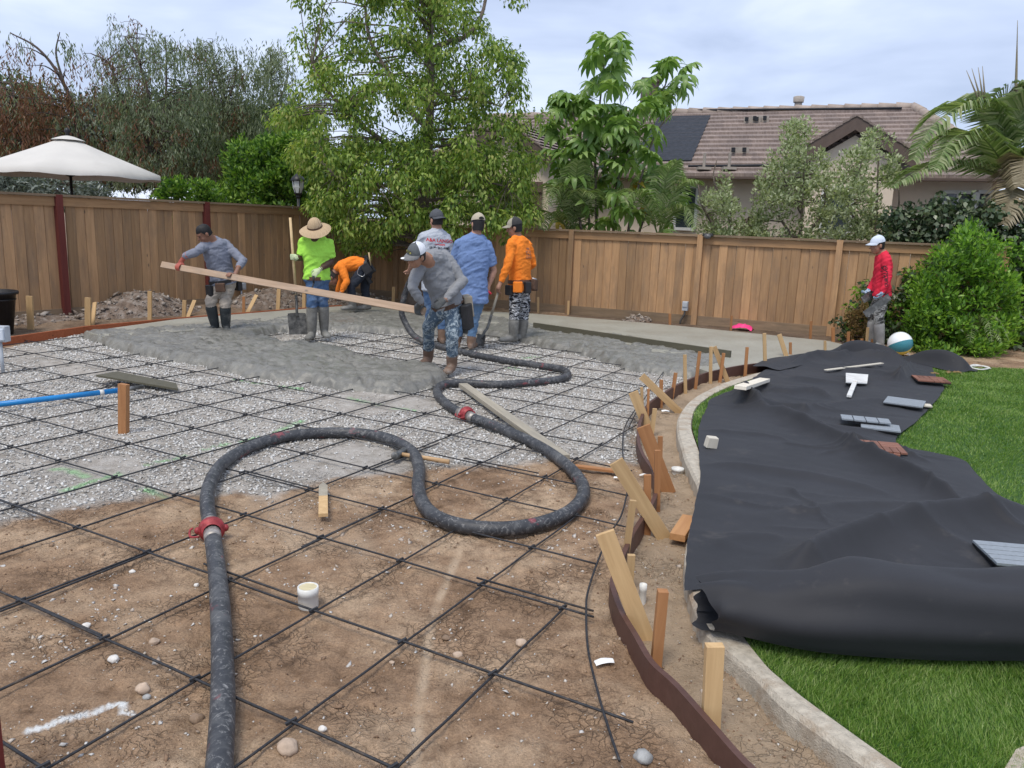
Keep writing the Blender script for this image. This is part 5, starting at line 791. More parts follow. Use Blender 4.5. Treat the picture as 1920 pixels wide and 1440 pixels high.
# pvc pieces
def pvc(name, label, px, r, h, z=0.0, grate=False, cat='pipe'):
    p = G(*px, z); root = empty(name, V3(p)); tag(root, label, cat); MB().lathe([(r * .97, -.03), (r, h * .1), (r, h * .62), (r * 1.03, h * .63), (r * 1.03, h), (r * .88, h), (r * .88, h - .012), (0, h - .014)], (0, 0, 0), 28).build('body', M_PVC, root, True); MB().lathe([(0, h - .010), (r * .87, h - .010)], (0, 0, 0), 28).build('drain_hole', M_BLACKP, root) if grate else None
    if grate:
        for k in range(-3, 4):
            l = math.sqrt(max(0, (r * .88) ** 2 - (k * r * .25) ** 2)); MB().box((0, k * r * .25, h - .006), (2 * l, r * .14, .008)).build('grate_bar', plain('cream_plastic', (.70, .62, .40), .5, .08, 8, .05) if k == -3 else bpy.data.materials['cream_plastic'], root)
    return root
pvc('drain_pipe', 'white pvc drain pipe with slotted cap standing in the dirt', (578, 1136), .044, .092, 0, True); pvc('drain_fitting', 'low white plastic fitting in the dirt strip beside the curb', (1270, 889), .043, .045, -.02); pvc('pipe_stub', 'thin white pipe stub behind the nearest brace', (1204, 1127), .017, .085, -.02)
# electrical boxes
root = empty('electrical_box', V3(G(6, 700))); tag(root, 'grey electrical outlet box on a conduit at the left edge', 'electrical box'); p = G(4, 700); zt = at(8, 626, p[1])[2]; MB().tube([(0, 0, -.05), (0, 0, zt - .06)], .017, 10).build('conduit', M_GREYP, root, True); MB().box((.02, 0, zt), (.13, .09, .16)).build('box', M_GREYP, root, bevel=.008); MB().box((.03, -.055, zt), (.10, .03, .12)).build('cover', plain('clear_cover', (.55, .6, .66), .25, .1, 6, 0), root, bevel=.01)
s_ = on_right(1292); p = R0 + RFD * s_ - np.array([.416, .909]) * .12; zt = at(1293, 574, p[1])[2]; root = empty('electrical_box', (p[0], p[1], 0), math.atan2(RFD[1], RFD[0])); tag(root, 'grey electrical box with bent conduit on the back fence', 'electrical box'); MB().box((0, 0, zt), (.10, .09, .17)).build('box', M_GREYP, root, bevel=.006); MB().box((0, -.05, zt + .03), (.085, .02, .09)).build('cover', M_GREYP, root, bevel=.005); MB().tube(smooth_path([(0, 0, zt - .08), (-.01, 0, zt - .16), (-.06, 0, zt - .26), (-.07, 0, 0)], 5), .018, 10).build('conduit', M_STEEL, root, True)
p = at(441, 523, 14.1); p = np.array([*(LFO + LFD * (on_left(455, 572))), 0]); p[:2] += LFN * .13; zt = at(461, 536, p[1])[2]; root = empty('electrical_box', (p[0], p[1], 0), math.atan2(LFD[1], LFD[0])); tag(root, 'grey electrical box on the left fence behind the man in grey', 'electrical box'); MB().box((0, 0, zt), (.17, .08, .15)).build('box', M_GREYP, root, bevel=.006); MB().tube([(0, 0, zt), (0, 0, 0)], .016, 8).build('conduit', M_GREYP, root, True); MB().box((0, -.045, zt), (.10, .02, .09)).build('cover', M_GREYP, root, bevel=.004)
# fence light
p = R0 + RFD * on_right(1320); root = empty('fence_light', (p[0] - .02, p[1] - .12, 1.60), math.atan2(RFD[1], RFD[0])); tag(root, 'small black solar light on top of the back fence post', 'lamp'); MB().box((0, 0, .02), (.20, .12, .05), taper=.75).build('housing', M_BLACKP, root, bevel=.012); MB().ball((0, -.04, -.01), (.07, .04, .045), 12, 8).build('lens', plain('smoky_lens', (.10, .10, .10), .15, .1, 4, 0), root, True)
# bucket
p = G(-8, 628); root = empty('black_bucket', V3(p)); tag(root, 'big black plastic bucket at the left edge by the fence', 'bucket'); zt = .58; MB().lathe([(.20, 0), (.27, zt - .04), (.30, zt - .04), (.305, zt - .02), (.30, zt), (.275, zt), (.19, .02), (0, .02)], (0, 0, 0), 32, cap0=True).build('shell', M_BLACKP, root, True); MB().lathe([(.262, zt - .12), (.272, zt - .11), (.266, zt - .10)], (0, 0, 0), 32).build('rib', M_BLACKP, root, True)
# red post at the very edge of the frame
p = G(-30, 1500); o = MB().box((0, 0, .15), (.05, .03, .42)).build('marker_stake', plain('dark_red_paint', (.16, .025, .02), .6, .2, 10, .2), None, bevel=.003); o.location = (p[0] - .005, p[1] + .06, 0); tag(o, 'dark red painted stake at the lower left edge', 'stake')
# rubble piles, one mound each with its stones
M_RUB = stonemat('rubble_stone', [(.20, .155, .12), (.33, .28, .235), (.14, .105, .08), (.42, .38, .34), (.26, .20, .155)])
M_PILE = plain('rubble_soil', (.17, .125, .095), .95, .4, 9, 1.0, .03, dirt=(.30, .255, .22), dscale=7, damt=.45, rnd=1)
def pile(label, px, rx, ry, h, seed, ns=70):
    p = G(*px); root = empty('rubble_pile', V3(p)); tag(root, label, 'dirt pile', 'rubble piles along the fences'); n = 48; xs = np.linspace(-1, 1, n); X, Y = np.meshgrid(xs, xs, indexing='ij'); r_ = np.hypot(X, Y); Z = h * np.clip(1 - r_ ** 1.3, 0, 1) * (1 + .35 * fbm(X, Y, 2.5, seed)) + .05 * h * fbm(X, Y, 9, seed + 1) - .04 * (r_ > .95); ang = math.atan2(LFD[1], LFD[0]); V = np.stack([X * rx, Y * ry, Z], -1).reshape(-1, 3)
    V[:, :2] = V[:, :1] * LFD[None] + V[:, 1:2] * np.array([[-LFD[1], LFD[0]]]); i = np.arange(n * n).reshape(n, n); Q = np.stack([i[:-1, :-1], i[1:, :-1], i[1:, 1:], i[:-1, 1:]], -1).reshape(-1, 4); link('mound', pyd(V, Q, M_PILE, True), root); r = np.random.default_rng(seed); k = r.choice(n * n, ns * 6); k = k[V[k, 2] > .01]; S, T_ = stones(V[k] + [0, 0, .01], np.clip(r.lognormal(-3.7, .5, len(k)), .012, .07), seed); me = pyd(S, T_, M_RUB); paint_attr(me, np.zeros(len(k))); o = link('rubble', me, root); o['kind'] = 'stuff'
pile('low rubble pile of dirt and stones against the left fence', (265, 590), 1.15, .62, .40, 401); pile('rubble pile of dirt and stones between two workers at the left fence', (515, 572), 1.3, .62, .34, 402); pile('small heap of soil at the foot of the back fence', (1195, 602), .5, .25, .10, 403, 20); pile('flat spread of soil and stones left of the red fence post', (60, 606), 1.2, .45, .12, 404, 40); pile('rubble strip behind the bending man at the fence', (660, 566), 1.2, .5, .16, 405, 40)
# parasol
def parasol():
    Y0 = 14.3; ap = at(127, 256, Y0); rimz = at(127, 322, Y0)[2]; R_ = float(at(290, 333, Y0)[0] - ap[0]); root = empty('patio_umbrella', (ap[0], ap[1], 0)); tag(root, 'large off white patio parasol open behind the left fence', 'umbrella'); m = plain('cream_canvas', (.58, .555, .51), .9, .05, 2, .3, .01, dirt=(.52, .49, .45), dscale=1.2, damt=.35); n = 8; V = [(0, 0, ap[2])]; Fs = []; prof = [(.16, .16), (.4, .41), (.7, .71), (1.0, 1.0)]; H_ = ap[2] - rimz
    for (f, g_) in prof:
        for k in range(n * 4): a = 2 * math.pi * (k / (n * 4)) + .2; w = abs(((k % 4) / 4 - .5) * 2); sag = 1 - .045 * (1 - w) * f; V.append((R_ * f * sag * math.cos(a), R_ * f * sag * math.sin(a), ap[2] - H_ * g_ + .02 * (1 - w) * f * -1))
    q = n * 4
    for k in range(q): Fs.append((0, 1 + k, 1 + (k + 1) % q))
    for i in range(3):
        for k in range(q): Fs.append((1 + i * q + k, 1 + (i + 1) * q + k, 1 + (i + 1) * q + (k + 1) % q, 1 + i * q + (k + 1) % q))
    b0 = len(V)
    for k in range(q): x, y, z = V[1 + 3 * q + k]; V.append((x * 1.005, y * 1.005, z - .085 - .01 * math.sin(k * math.pi / 2)))
    for k in range(q): Fs.append((1 + 3 * q + k, b0 + k, b0 + (k + 1) % q, 1 + 3 * q + (k + 1) % q))
    link('canopy', pyd(V, Fs, m, True), root); cap = MB(); cap.lathe([(0, ap[2] + .02), (.10, ap[2] + .0), (.24, ap[2] - .05), (.27, ap[2] - .065)], (0, 0, 0), 16); cap.build('vent_cap', m, root, True); MB().lathe([(.0, ap[2] + .15), (.035, ap[2] + .13), (.05, ap[2] + .09), (.03, ap[2] + .05), (.03, ap[2])], (0, 0, 0), 12).build('finial', M_BLACKP, root, True); MB().tube([(0, 0, 0), (0, 0, ap[2])], .024, 12).build('pole', M_BLACKP, root, True)
    for k in range(n): a = 2 * math.pi * (k / n) + .2 + math.pi / n * 0; MB().tube([(0, 0, ap[2] - .09), (R_ * .95 * math.cos(a), R_ * .95 * math.sin(a), rimz + .0)], .010, 6).build('rib', M_BLACKP, root, True); MB().tube([(0, 0, ap[2] - H_ * 1.15), (R_ * .5 * math.cos(a), R_ * .5 * math.sin(a), ap[2] - H_ * .56)], .008, 6).build('strut', M_BLACKP, root, True)
parasol()
def lantern():
    Y0 = 17.4; p = at(559, 362, Y0); root = empty('lantern', (p[0], p[1], 0)); tag(root, 'black lantern with frosted glass on a post above the left fence', 'lamp'); z = p[2]; s = .135
    MB().tube([(0, 0, 0), (0, 0, z - .06)], .03, 10).build('post', M_BLACKP, root, True); MB().lathe([(.03, z - .12), (.05, z - .08), (.05, z - .05), (s * .62, z - .02), (s * .66, z)], (0, 0, 0), 6).build('base_cup', M_BLACKP, root); MB().lathe([(s * .55, z), (s * .85, z + .12), (s * .95, z + .25)], (0, 0, 0), 6).build('glass', plain('frosted_glass', (.62, .64, .62), .3, .05, 3, 0), root)
    for k in range(6): a = k * math.pi / 3; MB().bar((s * .57 * math.cos(a), s * .57 * math.sin(a), z), (s * .97 * math.cos(a), s * .97 * math.sin(a), z + .25), .014, .014).build('frame_bar', M_BLACKP, root)
    MB().lathe([(s * 1.15, z + .25), (s * 1.15, z + .28), (s * .9, z + .33), (s * .5, z + .38), (.02, z + .41), (.02, z + .45), (0, z + .45)], (0, 0, 0), 12).build('roof', M_BLACKP, root, True)
lantern()
# beach ball
p = G(1691, 668, .02); rr = .17; bz = rr + .02; mb = [MB(), MB(), MB()]; root = empty('beach_ball', (p[0], p[1] + .1, bz)); root.rotation_euler = (0.35, 1.25, .25); tag(root, 'white beach ball with teal and yellow panels below the bright bush', 'ball'); cols = [plain('ball_white', (.78, .80, .80), .3, .04, 4, 0), plain('ball_teal', (.05, .22, .27), .3, .05, 4, 0), plain('ball_yellow', (.75, .62, .12), .3, .05, 4, 0)]
for k in range(6):
    m = MB(); n1, n2 = 6, 14; V = []
    for i in range(n2 + 1):
        for j in range(n1 + 1): t_ = math.pi * i / n2; a = 2 * math.pi * (k + j / n1) / 6; V.append((rr * math.sin(t_) * math.cos(a), rr * math.sin(t_) * math.sin(a), rr * math.cos(t_)))
    m.add(V, [(i * (n1 + 1) + j, (i + 1) * (n1 + 1) + j, (i + 1) * (n1 + 1) + j + 1, i * (n1 + 1) + j + 1) for i in range(n2) for j in range(n1)]); m.build('panel', cols[[0, 0, 0, 0, 1, 2][k]], root, True)
# pink patch, sack, scraps
def scrap(name, label, px, sx, sy, h, mat, seed, cat, z=0.0, n=14, group=None):
    p = G(*px, z); r = np.random.default_rng(seed); xs = np.linspace(-1, 1, n); X, Y = np.meshgrid(xs, xs, indexing='ij'); K = 1 - .25 * np.abs(fbm(X, Y, 1.2, seed)); Z = h * (np.clip(1 - (X ** 2 + Y ** 2) * .5, 0, 1)) * (1 + .8 * fbm(X, Y, 1.6, seed)) + .006; i = np.arange(n * n).reshape(n, n); Q = np.stack([i[:-1, :-1], i[1:, :-1], i[1:, 1:], i[:-1, 1:]], -1).reshape(-1, 4); V = np.stack([X * sx * K, Y * sy * (1 - .2 * np.abs(X)) * K, Z], -1).reshape(-1, 3); o = link(name, pyd(V, Q, mat, True)); o.location = V3(p); o.rotation_euler[2] = r.uniform(-.6, .6); return tag(o, label, cat, group)
scrap('pink_sheet', 'crumpled hot pink plastic lying behind the slab by the back fence', (1391, 619), .19, .13, .09, plain('pink_plastic', (.80, .05, .22), .5, .15, 8, .2), 411, 'plastic sheet'); scrap('white_sack', 'crumpled whitish sack beside the boots of the man in red', (1684, 667), .16, .09, .07, plain('sack_cloth', (.55, .50, .44), .8, .15, 10, .3), 412, 'sack')
for i, (px, sx, sy, lb) in enumerate([((1132, 1244), .042, .022, 'white torn paper scrap beside the curved rebar in the foreground'), ((1164, 899), .05, .02, 'shredded white scrap in the dirt near the form board bend'), ((1247, 772), .04, .025, 'small white plastic scrap below the long brace'), ((1206, 893), .03, .012, 'white sliver beside the orange stake')]): scrap('paper_scrap', lb, px, sx, sy, .012, M_PAPER, 420 + i, 'scrap', .004, 8, 'white scraps on the ground')
# single rocks in the foreground dirt
RK = [((539, 1410), .033, 'large tan rock at the bottom beside the hose', 1), ((1205, 1424), .030, 'grey rough rock at the bottom right near the form board', 0), ((978, 1209), .024, 'tan round stone touching a rebar right of the middle', 1), ((858, 1226), .020, 'pinkish broken stone below the crossing bars', 1), ((836, 1197), .017, 'dark brown stone above the pinkish broken stone', 2), ((288, 1200), .021, 'smooth pale round pebble in the middle of the left dirt', 1), ((267, 1296), .025, 'long flat pale stone left of the hose', 1), ((213, 1243), .020, 'angular whitish stone left of the bar crossing', 3), ((161, 1175), .017, 'pale stone next to the long rebar at the left', 3), ((369, 1348), .022, 'brown stone right beside the hose near the bottom', 2), ((248, 1067), .014, 'small white stone near the hose coupling', 3), ((275, 1305), .014, 'small grey speckled stone under the long flat one', 0), ((368, 1099), .012, 'white pebble left of the hose', 3), ((735, 1240), .010, 'round tan pebble right of the pale scratch', 1), ((1012, 905), .020, 'tan stone at the end of the hose loop', 1), ((605, 1372), .014, 'pale stone beside the lower right bar crossing', 3)]
RM = [plain('grey_rock', (.33, .33, .32), .85, .3, 30, .6, .004), plain('tan_rock', (.46, .35, .26), .8, .2, 25, .4, .004), plain('brown_rock', (.24, .165, .11), .85, .25, 30, .5, .004), plain('white_rock', (.66, .63, .58), .8, .15, 30, .4, .004)]
for i, (px, s, lb, mi) in enumerate(RK):
    bm = bmesh.new(); bmesh.ops.create_icosphere(bm, subdivisions=3, radius=s); r = random.Random(i)
    off = Vector((i * 3.1, i, 0))
    for v in bm.verts: n_ = mnoise.noise(v.co / s * 1.1 + off) * .28 + mnoise.noise(v.co / s * 2.7 + off) * .10; v.co *= 1 + n_; v.co.z *= .7
    me = bpy.data.meshes.new('m'); bm.to_mesh(me); me.materials.append(RM[mi]); me.polygons.foreach_set('use_smooth', np.ones(len(me.polygons), bool)); o = link('rock', me); p = G(*px, .0); o.location = (p[0], p[1], float(gz(np.array([p[0]]), np.array([p[1]]))[0]) + s * .42); o.rotation_euler[2] = i * 1.3; tag(o, lb, 'rock', 'single rocks in the dirt')
# ---- deck tiles and scraper on the fabric
M_TW = wood('tile_wood', (.17, .075, .05), (.27, .135, .10), (.10, .05, .04), 0, .6, .15, grain=60, tint=.25); M_TG = plain('grey_composite', (.25, .28, .31), .6, .12, 60, .3, .002, rnd=20)
def deck_tile(label, px, rz, mat, pat, dz=.012, sz=.30, tilt=(0, 0), clip=1.0):
    p = fp_(*px, dz); root = empty('deck_tile', V3(p), rz); root.rotation_euler = (tilt[0], tilt[1], rz); tag(root, label, 'tile', 'sample deck tiles on the fabric'); MB().box((0, 0, 0), (sz - .004, sz * clip - .004, .010)).build('base_grid', M_BLACKP, root)
    g = .007; m = MB
    if pat == 'slats':
        k = 5; w = (sz * clip) / k
        for i in range(k): MB().box((0, -sz * clip / 2 + (i + .5) * w, .0125), (sz, w - g, .014)).build('slat', mat, root, bevel=.0015)
    elif pat == 'squares':
        k = 4; w = sz * 1.3 / k
        for i in range(k): MB().box((-sz * .65 + (i + .5) * w, 0, .0125), (w - g, sz * clip, .014)).build('slat', mat, root, bevel=.0015)
    else:
        q = sz / 2; w = q / 3
        for a in (-1, 1):
            for b in (-1, 1):
                for i in range(3):
                    if a * b > 0: MB().box((a * q / 2, b * q / 2 - q / 2 + (i + .5) * w, .0125), (q - g, w - g * .7, .014)).build('slat', mat, root, bevel=.0012)
                    else: o = MB().box((0, 0, 0), (q - g, w - g * .7, .014)).build('slat', mat, root, bevel=.0012); o.location = (a * q / 2 - q / 2 + (i + .5) * w, b * q / 2, .0125); o.rotation_euler[2] = math.pi / 2
    return root
deck_tile('reddish wood deck tile lying underneath another wood tile on the fabric', (1643, 843), -.35, M_TW, 'check', .016); deck_tile('reddish wood parquet deck tile on top of another near the middle of the fabric', (1652, 841), -.22, M_TW, 'check', .042); deck_tile('grey deck tile with four square slats lying on a larger grey tile', (1622, 789), -.30, M_TG, 'squares', .045, .30, clip=.55); deck_tile('flat light grey deck tile partly under the four square one', (1650, 803), -.38, M_TG, 'slats', .014, clip=.8); deck_tile('grey slatted deck tile near the far right edge of the fabric', (1696, 756), -.55, M_TG, 'slats', .022, .34); deck_tile('small pale tile half under the grey slatted one', (1733, 762), -.3, PAL, 'slats', .010, .12); deck_tile('reddish wood deck tile at the far right fabric corner', (1745, 713), -.25, M_TW, 'check', .03, .34); deck_tile('grey deck tile with two panes half hidden behind the big ridge', (1462, 770), -.1, M_TG, 'squares', .03, .17, clip=.9); deck_tile('grey deck tile at the right edge behind the rolled fabric', (1905, 1045), -.15, M_TG, 'slats', .03, .3)
root = empty('scraper', (0, 0, 0)); tag(root, 'white flat scraper shovel with short handle on the fabric', 'tool'); c0, c1, c2, c3 = fp_(1586, 699, .05), fp_(1628, 702, .05), fp_(1626, 718, .03), fp_(1586, 716, .03); V = [c0, c1, c2, c3]; V += [v + np.array([0, 0, -.012]) for v in V]; M_SCR = plain('white_metal', (.68, .68, .66), .5, .1, 10, .1, dirt=(.5, .42, .33), dscale=6, damt=.35); MB().add(V, [(0, 3, 2, 1), (4, 5, 6, 7)] + [(i, (i + 1) % 4, (i + 1) % 4 + 4, i + 4) for i in range(4)]).build('blade', M_SCR, root); MB().bar(fp_(1604, 714, .05), fp_(1592, 743, .025), .045, .02).build('handle', M_SCR, root)
plate('concrete_corner', 'pale concrete corner at the lower right edge of the lawn', [G(1878, 1450, .085), G(1990, 1500, .085), G(2000, 1400, .085), G(1935, 1392, .085), G(1905, 1405, .085)], .12, bpy.data.materials['curb_concrete'], 'curb')
# cable on lawn
pts = [G(1812, 691, .085), G(1822, 687, .085), G(1840, 686, .085), G(1855, 690, .085), G(1838, 693, .085), G(1818, 688, .09), G(1830, 684, .085), G(1857, 691, .085)]; tag(MB().tube(smooth_path(pts, 6), .011, 6).build('white_cable', M_PVC, None, True), 'looped white cable lying on the lawn at the far right', 'cable')
for i, (x, y, lb) in enumerate([(1778, 700, 'small dry leaf on the lawn nearest the fabric corner'), (1794, 700, 'curled yellow dry leaf on the lawn below the white cable'), (1752, 702, 'tiny tan leaf on the lawn at the fabric edge')]): scrap('fallen_leaf', lb, (x, y), .05, .03, .025, LM['twig'], 440 + i, 'leaf', .08, 6, 'dry leaves on the lawn')
# ================================================================ people
def cloth(name, col, rough=.9, var=.06, fold=.45, spots=None, dirt=None, damt=.3, dscale=5.0):
    m, t, b, o = newmat(name); g = N(t); v = g.coord('Object'); n = g.noise(v, 9, 5, .6); c = g.ramp(n, [(.3, [x * (1 - var) for x in col]), (.7, [min(1, x * (1 + var)) for x in col])])
    if spots:      # paint splashes
        k = g.ramp(g.noise(v, 17, 6, .75, 1.2), [(.50, 0), (.56, 1)]); c = g.mix(k, c, spots)
    if dirt: c = g.mix(g.ramp(g.noise(v, dscale, 6, .65), [(1 - damt - .1, 0), (1 - damt + .1, .85)]), c, dirt)
    g.put(b.inputs['Base Color'], c); b.inputs['Roughness'].default_value = rough; b.inputs['Specular IOR Level'].default_value = .2; g.put(b.inputs['Normal'], g.bump(g.math('ADD', g.noise(g.coord('Object', (1, 1, .45)), 14, 3, .5, 1.5), g.math('MULTIPLY', g.noise(v, 120, 2), .08)), fold, .03)); return m
def camo(name, cols, sc=9.0, str_=(1, 1, 2.2)):
    m, t, b, o = newmat(name); g = N(t); v = g.coord('Object', str_); n = g.noise(v, sc, 3, .6, .8); c = g.ramp(n, [(.0, cols[0]), (.44, cols[1]), (.51, cols[2]), (.58, cols[3])], 'CONSTANT'); g.put(b.inputs['Base Color'], c); b.inputs['Roughness'].default_value = .9; g.put(b.inputs['Normal'], g.bump(g.noise(g.coord('Object', (1, 1, .5)), 12, 3), .4, .03)); return m
def skin(name, c): return plain(name, c, .5, .12, 14, .1, .002, spec=.35, rnd=.001)
SK = [skin('skin_tan', (.34, .18, .115)), skin('skin_brown', (.25, .125, .08)), skin('skin_dark', (.085, .045, .032)), skin('skin_light', (.42, .23, .16))]
HAIR = plain('black_hair', (.010, .009, .009), .6, .3, 60, .6, .004); RUB = cloth('rubber_boot', (.045, .052, .055), .5, .2, .05, None, (.25, .245, .225), .42, 4); MUD = cloth('cement_boot', (.16, .155, .14), .75, .2, .1, None, (.27, .265, .245), .5, 6); TANB = cloth('tan_boot', (.19, .125, .09), .85, .2, .1, None, (.3, .28, .25), .35, 6); LEA = plain('leather', (.10, .055, .035), .6, .3, 15, .3, rnd=1); LEAB = plain('black_leather', (.022, .022, .024), .6, .3, 15, .3, rnd=1); CANV = plain('canvas_pouch', (.33, .28, .21), .85, .2, 12, .3, rnd=1); WIRE = plain('bright_steel', (.55, .56, .57), .3, .1, 10, 0, metal=.9)
class Body:
    def __init__(s): s.v = []; s.f = []; s.m = []; s.mats = []
    def mi(s, mat):
        if mat not in s.mats: s.mats.append(mat)
        return s.mats.index(mat)
    def put(s, mb, mat): b = len(s.v); s.v += mb.v; s.f += [tuple(i + b for i in f) for f in mb.f]; s.m += [s.mi(mat)] * len(mb.f)
    def tube(s, path, rad, mat, n=14, k=4, ends=True):
        P = smooth_path(path, k) if len(path) > 2 else [np.array(p) for p in path]; R_ = np.interp(np.linspace(0, 1, len(P)), np.linspace(0, 1, len(rad)), rad); mb = MB(); mb.tube(P, list(R_), n); s.put(mb, mat)
        if ends:
            for p, r in ((P[0], R_[0]), (P[-1], R_[-1])): s.ball(p, r * .97, mat)
    def ball(s, c, r, mat, M=None): mb = MB(); mb.ball(V3(c), r, 14, 9, M); s.put(mb, mat)
    def loft(s, secs, mat, n=20, p=2.4):
        """secs: (centre, side vector*half width, front vector*half depth); superellipse sections"""
        V = []; k = len(secs)
        for c, sx, fy in secs:
            for j in range(n):
                a = 2 * math.pi * j / n; ca, sa = math.cos(a), math.sin(a); x = math.copysign(abs(ca) ** (2 / p), ca); y = math.copysign(abs(sa) ** (2 / p), sa); V.append(np.array(c) + np.array(sx) * x + np.array(fy) * y)
        Fs = [(i * n + j, i * n + (j + 1) % n, (i + 1) * n + (j + 1) % n, (i + 1) * n + j) for i in range(k - 1) for j in range(n)] + [tuple(range(n - 1, -1, -1)), tuple((k - 1) * n + j for j in range(n))]; mb = MB(); mb.add(V, Fs); s.put(mb, mat)
def hand_grip(B, c, axis, rb, wrist, mat, sc=1.0):
    """fingers close round a bar, thumb from the other side"""
    c, axis, wrist = np.array(c), nrm(axis), np.array(wrist); u = wrist - c; u = nrm(u - axis * (u @ axis)); v = np.cross(axis, u); R_ = rb + .012
    B.ball(c + u * (R_ + .014), (.030, .045, .030), mat, Matrix((V3(np.cross(axis, u)), V3(axis), V3(u))).transposed()); B.tube([wrist, c + u * (R_ + .03)], [.029, .034], mat)
    for i in range(4):
        o = axis * (i - 1.5) * .022 * sc; rr = R_ * (1 + .05 * (i in (1, 2))); P = [c + o + (u * math.cos(a) + v * math.sin(a)) * (rr + .012 * math.exp(-a)) for a in (.35, 1.0, 1.7, 2.4, 3.1 - .15 * abs(i - 1.5))]; B.tube(P, [.0115, .0105, .010, .0095, .0085], mat, 8, 2)
    P = [c + axis * .045 + (u * math.cos(a) - v * math.sin(a)) * (R_ + .010) for a in (.2, .8, 1.5, 2.1)]; B.tube(P, [.015, .0135, .012, .010], mat, 8, 2)
def hand_free(B, wrist, tip, palm, mat, curl=.9):
    """relaxed half open hand: four unequal fingers and a thumb at the side"""
    w, t = np.array(wrist), np.array(tip); d = nrm(t - w); n = np.array(palm, float); n = nrm(n - d * (n @ d)); s = np.cross(d, n); pc = w + d * .055; M = Matrix((V3(s), V3(d), V3(n))).transposed(); B.ball(pc, (.041, .052, .019), mat, M); B.tube([w - d * .01, pc], [.028, .030], mat)
    for i, ln in enumerate((.068, .078, .073, .056)):
        p = w + d * .092 + s * (i - 1.5) * .0205; P = [p]; a = curl * .35
        for sg in (.42, .33, .25): P.append(P[-1] + (d * math.cos(a) + n * math.sin(a)) * ln * sg * 1.15); a += curl * .55
        B.tube(P, [.0105, .010, .009, .0078], mat, 8, 2)
    p = w + d * .03 - s * .034; B.tube([p, p + d * .028 - s * .022 + n * .012, p + d * .058 - s * .028 + n * .028, p + d * .078 - s * .022 + n * .038], [.0155, .0135, .0115, .009], mat, 8, 2)
def lettering(parent, bvh, txt, size, c, right, up, out, mat, bold=.0):
    cu = bpy.data.curves.new('t', 'FONT'); cu.body = txt; cu.size = size; cu.align_x = 'CENTER'; cu.align_y = 'CENTER'; cu.offset = bold; cu.resolution_u = 2; ob = bpy.data.objects.new('t', cu); me0 = bpy.data.meshes.new_from_object(ob); V = []; c, right, up, out = map(np.array, (c, right, up, out)); bm = bmesh.new(); bm.from_mesh(me0); bmesh.ops.triangulate(bm, faces=bm.faces[:]); bmesh.ops.subdivide_edges(bm, edges=[e for e in bm.edges if e.calc_length() > .02], cuts=1); bm.verts.ensure_lookup_table()
    for v in bm.verts:
        q = c + right * v.co.x + up * v.co.y; h = bvh.ray_cast(V3(q + out * .35), V3(-out)); p = (h[0] + h[1] * .0035) if h[0] else V3(q); v.co = p
    me = bpy.data.meshes.new('m'); bm.to_mesh(me); me.materials.append(mat); bpy.data.objects.remove(ob); return link('lettering', me, parent)
INK_R = plain('red_ink', (.55, .03, .04), .8, .05, 9, 0); INK_K = plain('black_ink', (.02, .02, .025), .8, .05, 9, 0); INK_G = plain('grey_ink', (.12, .12, .13), .8, .05, 9, 0)
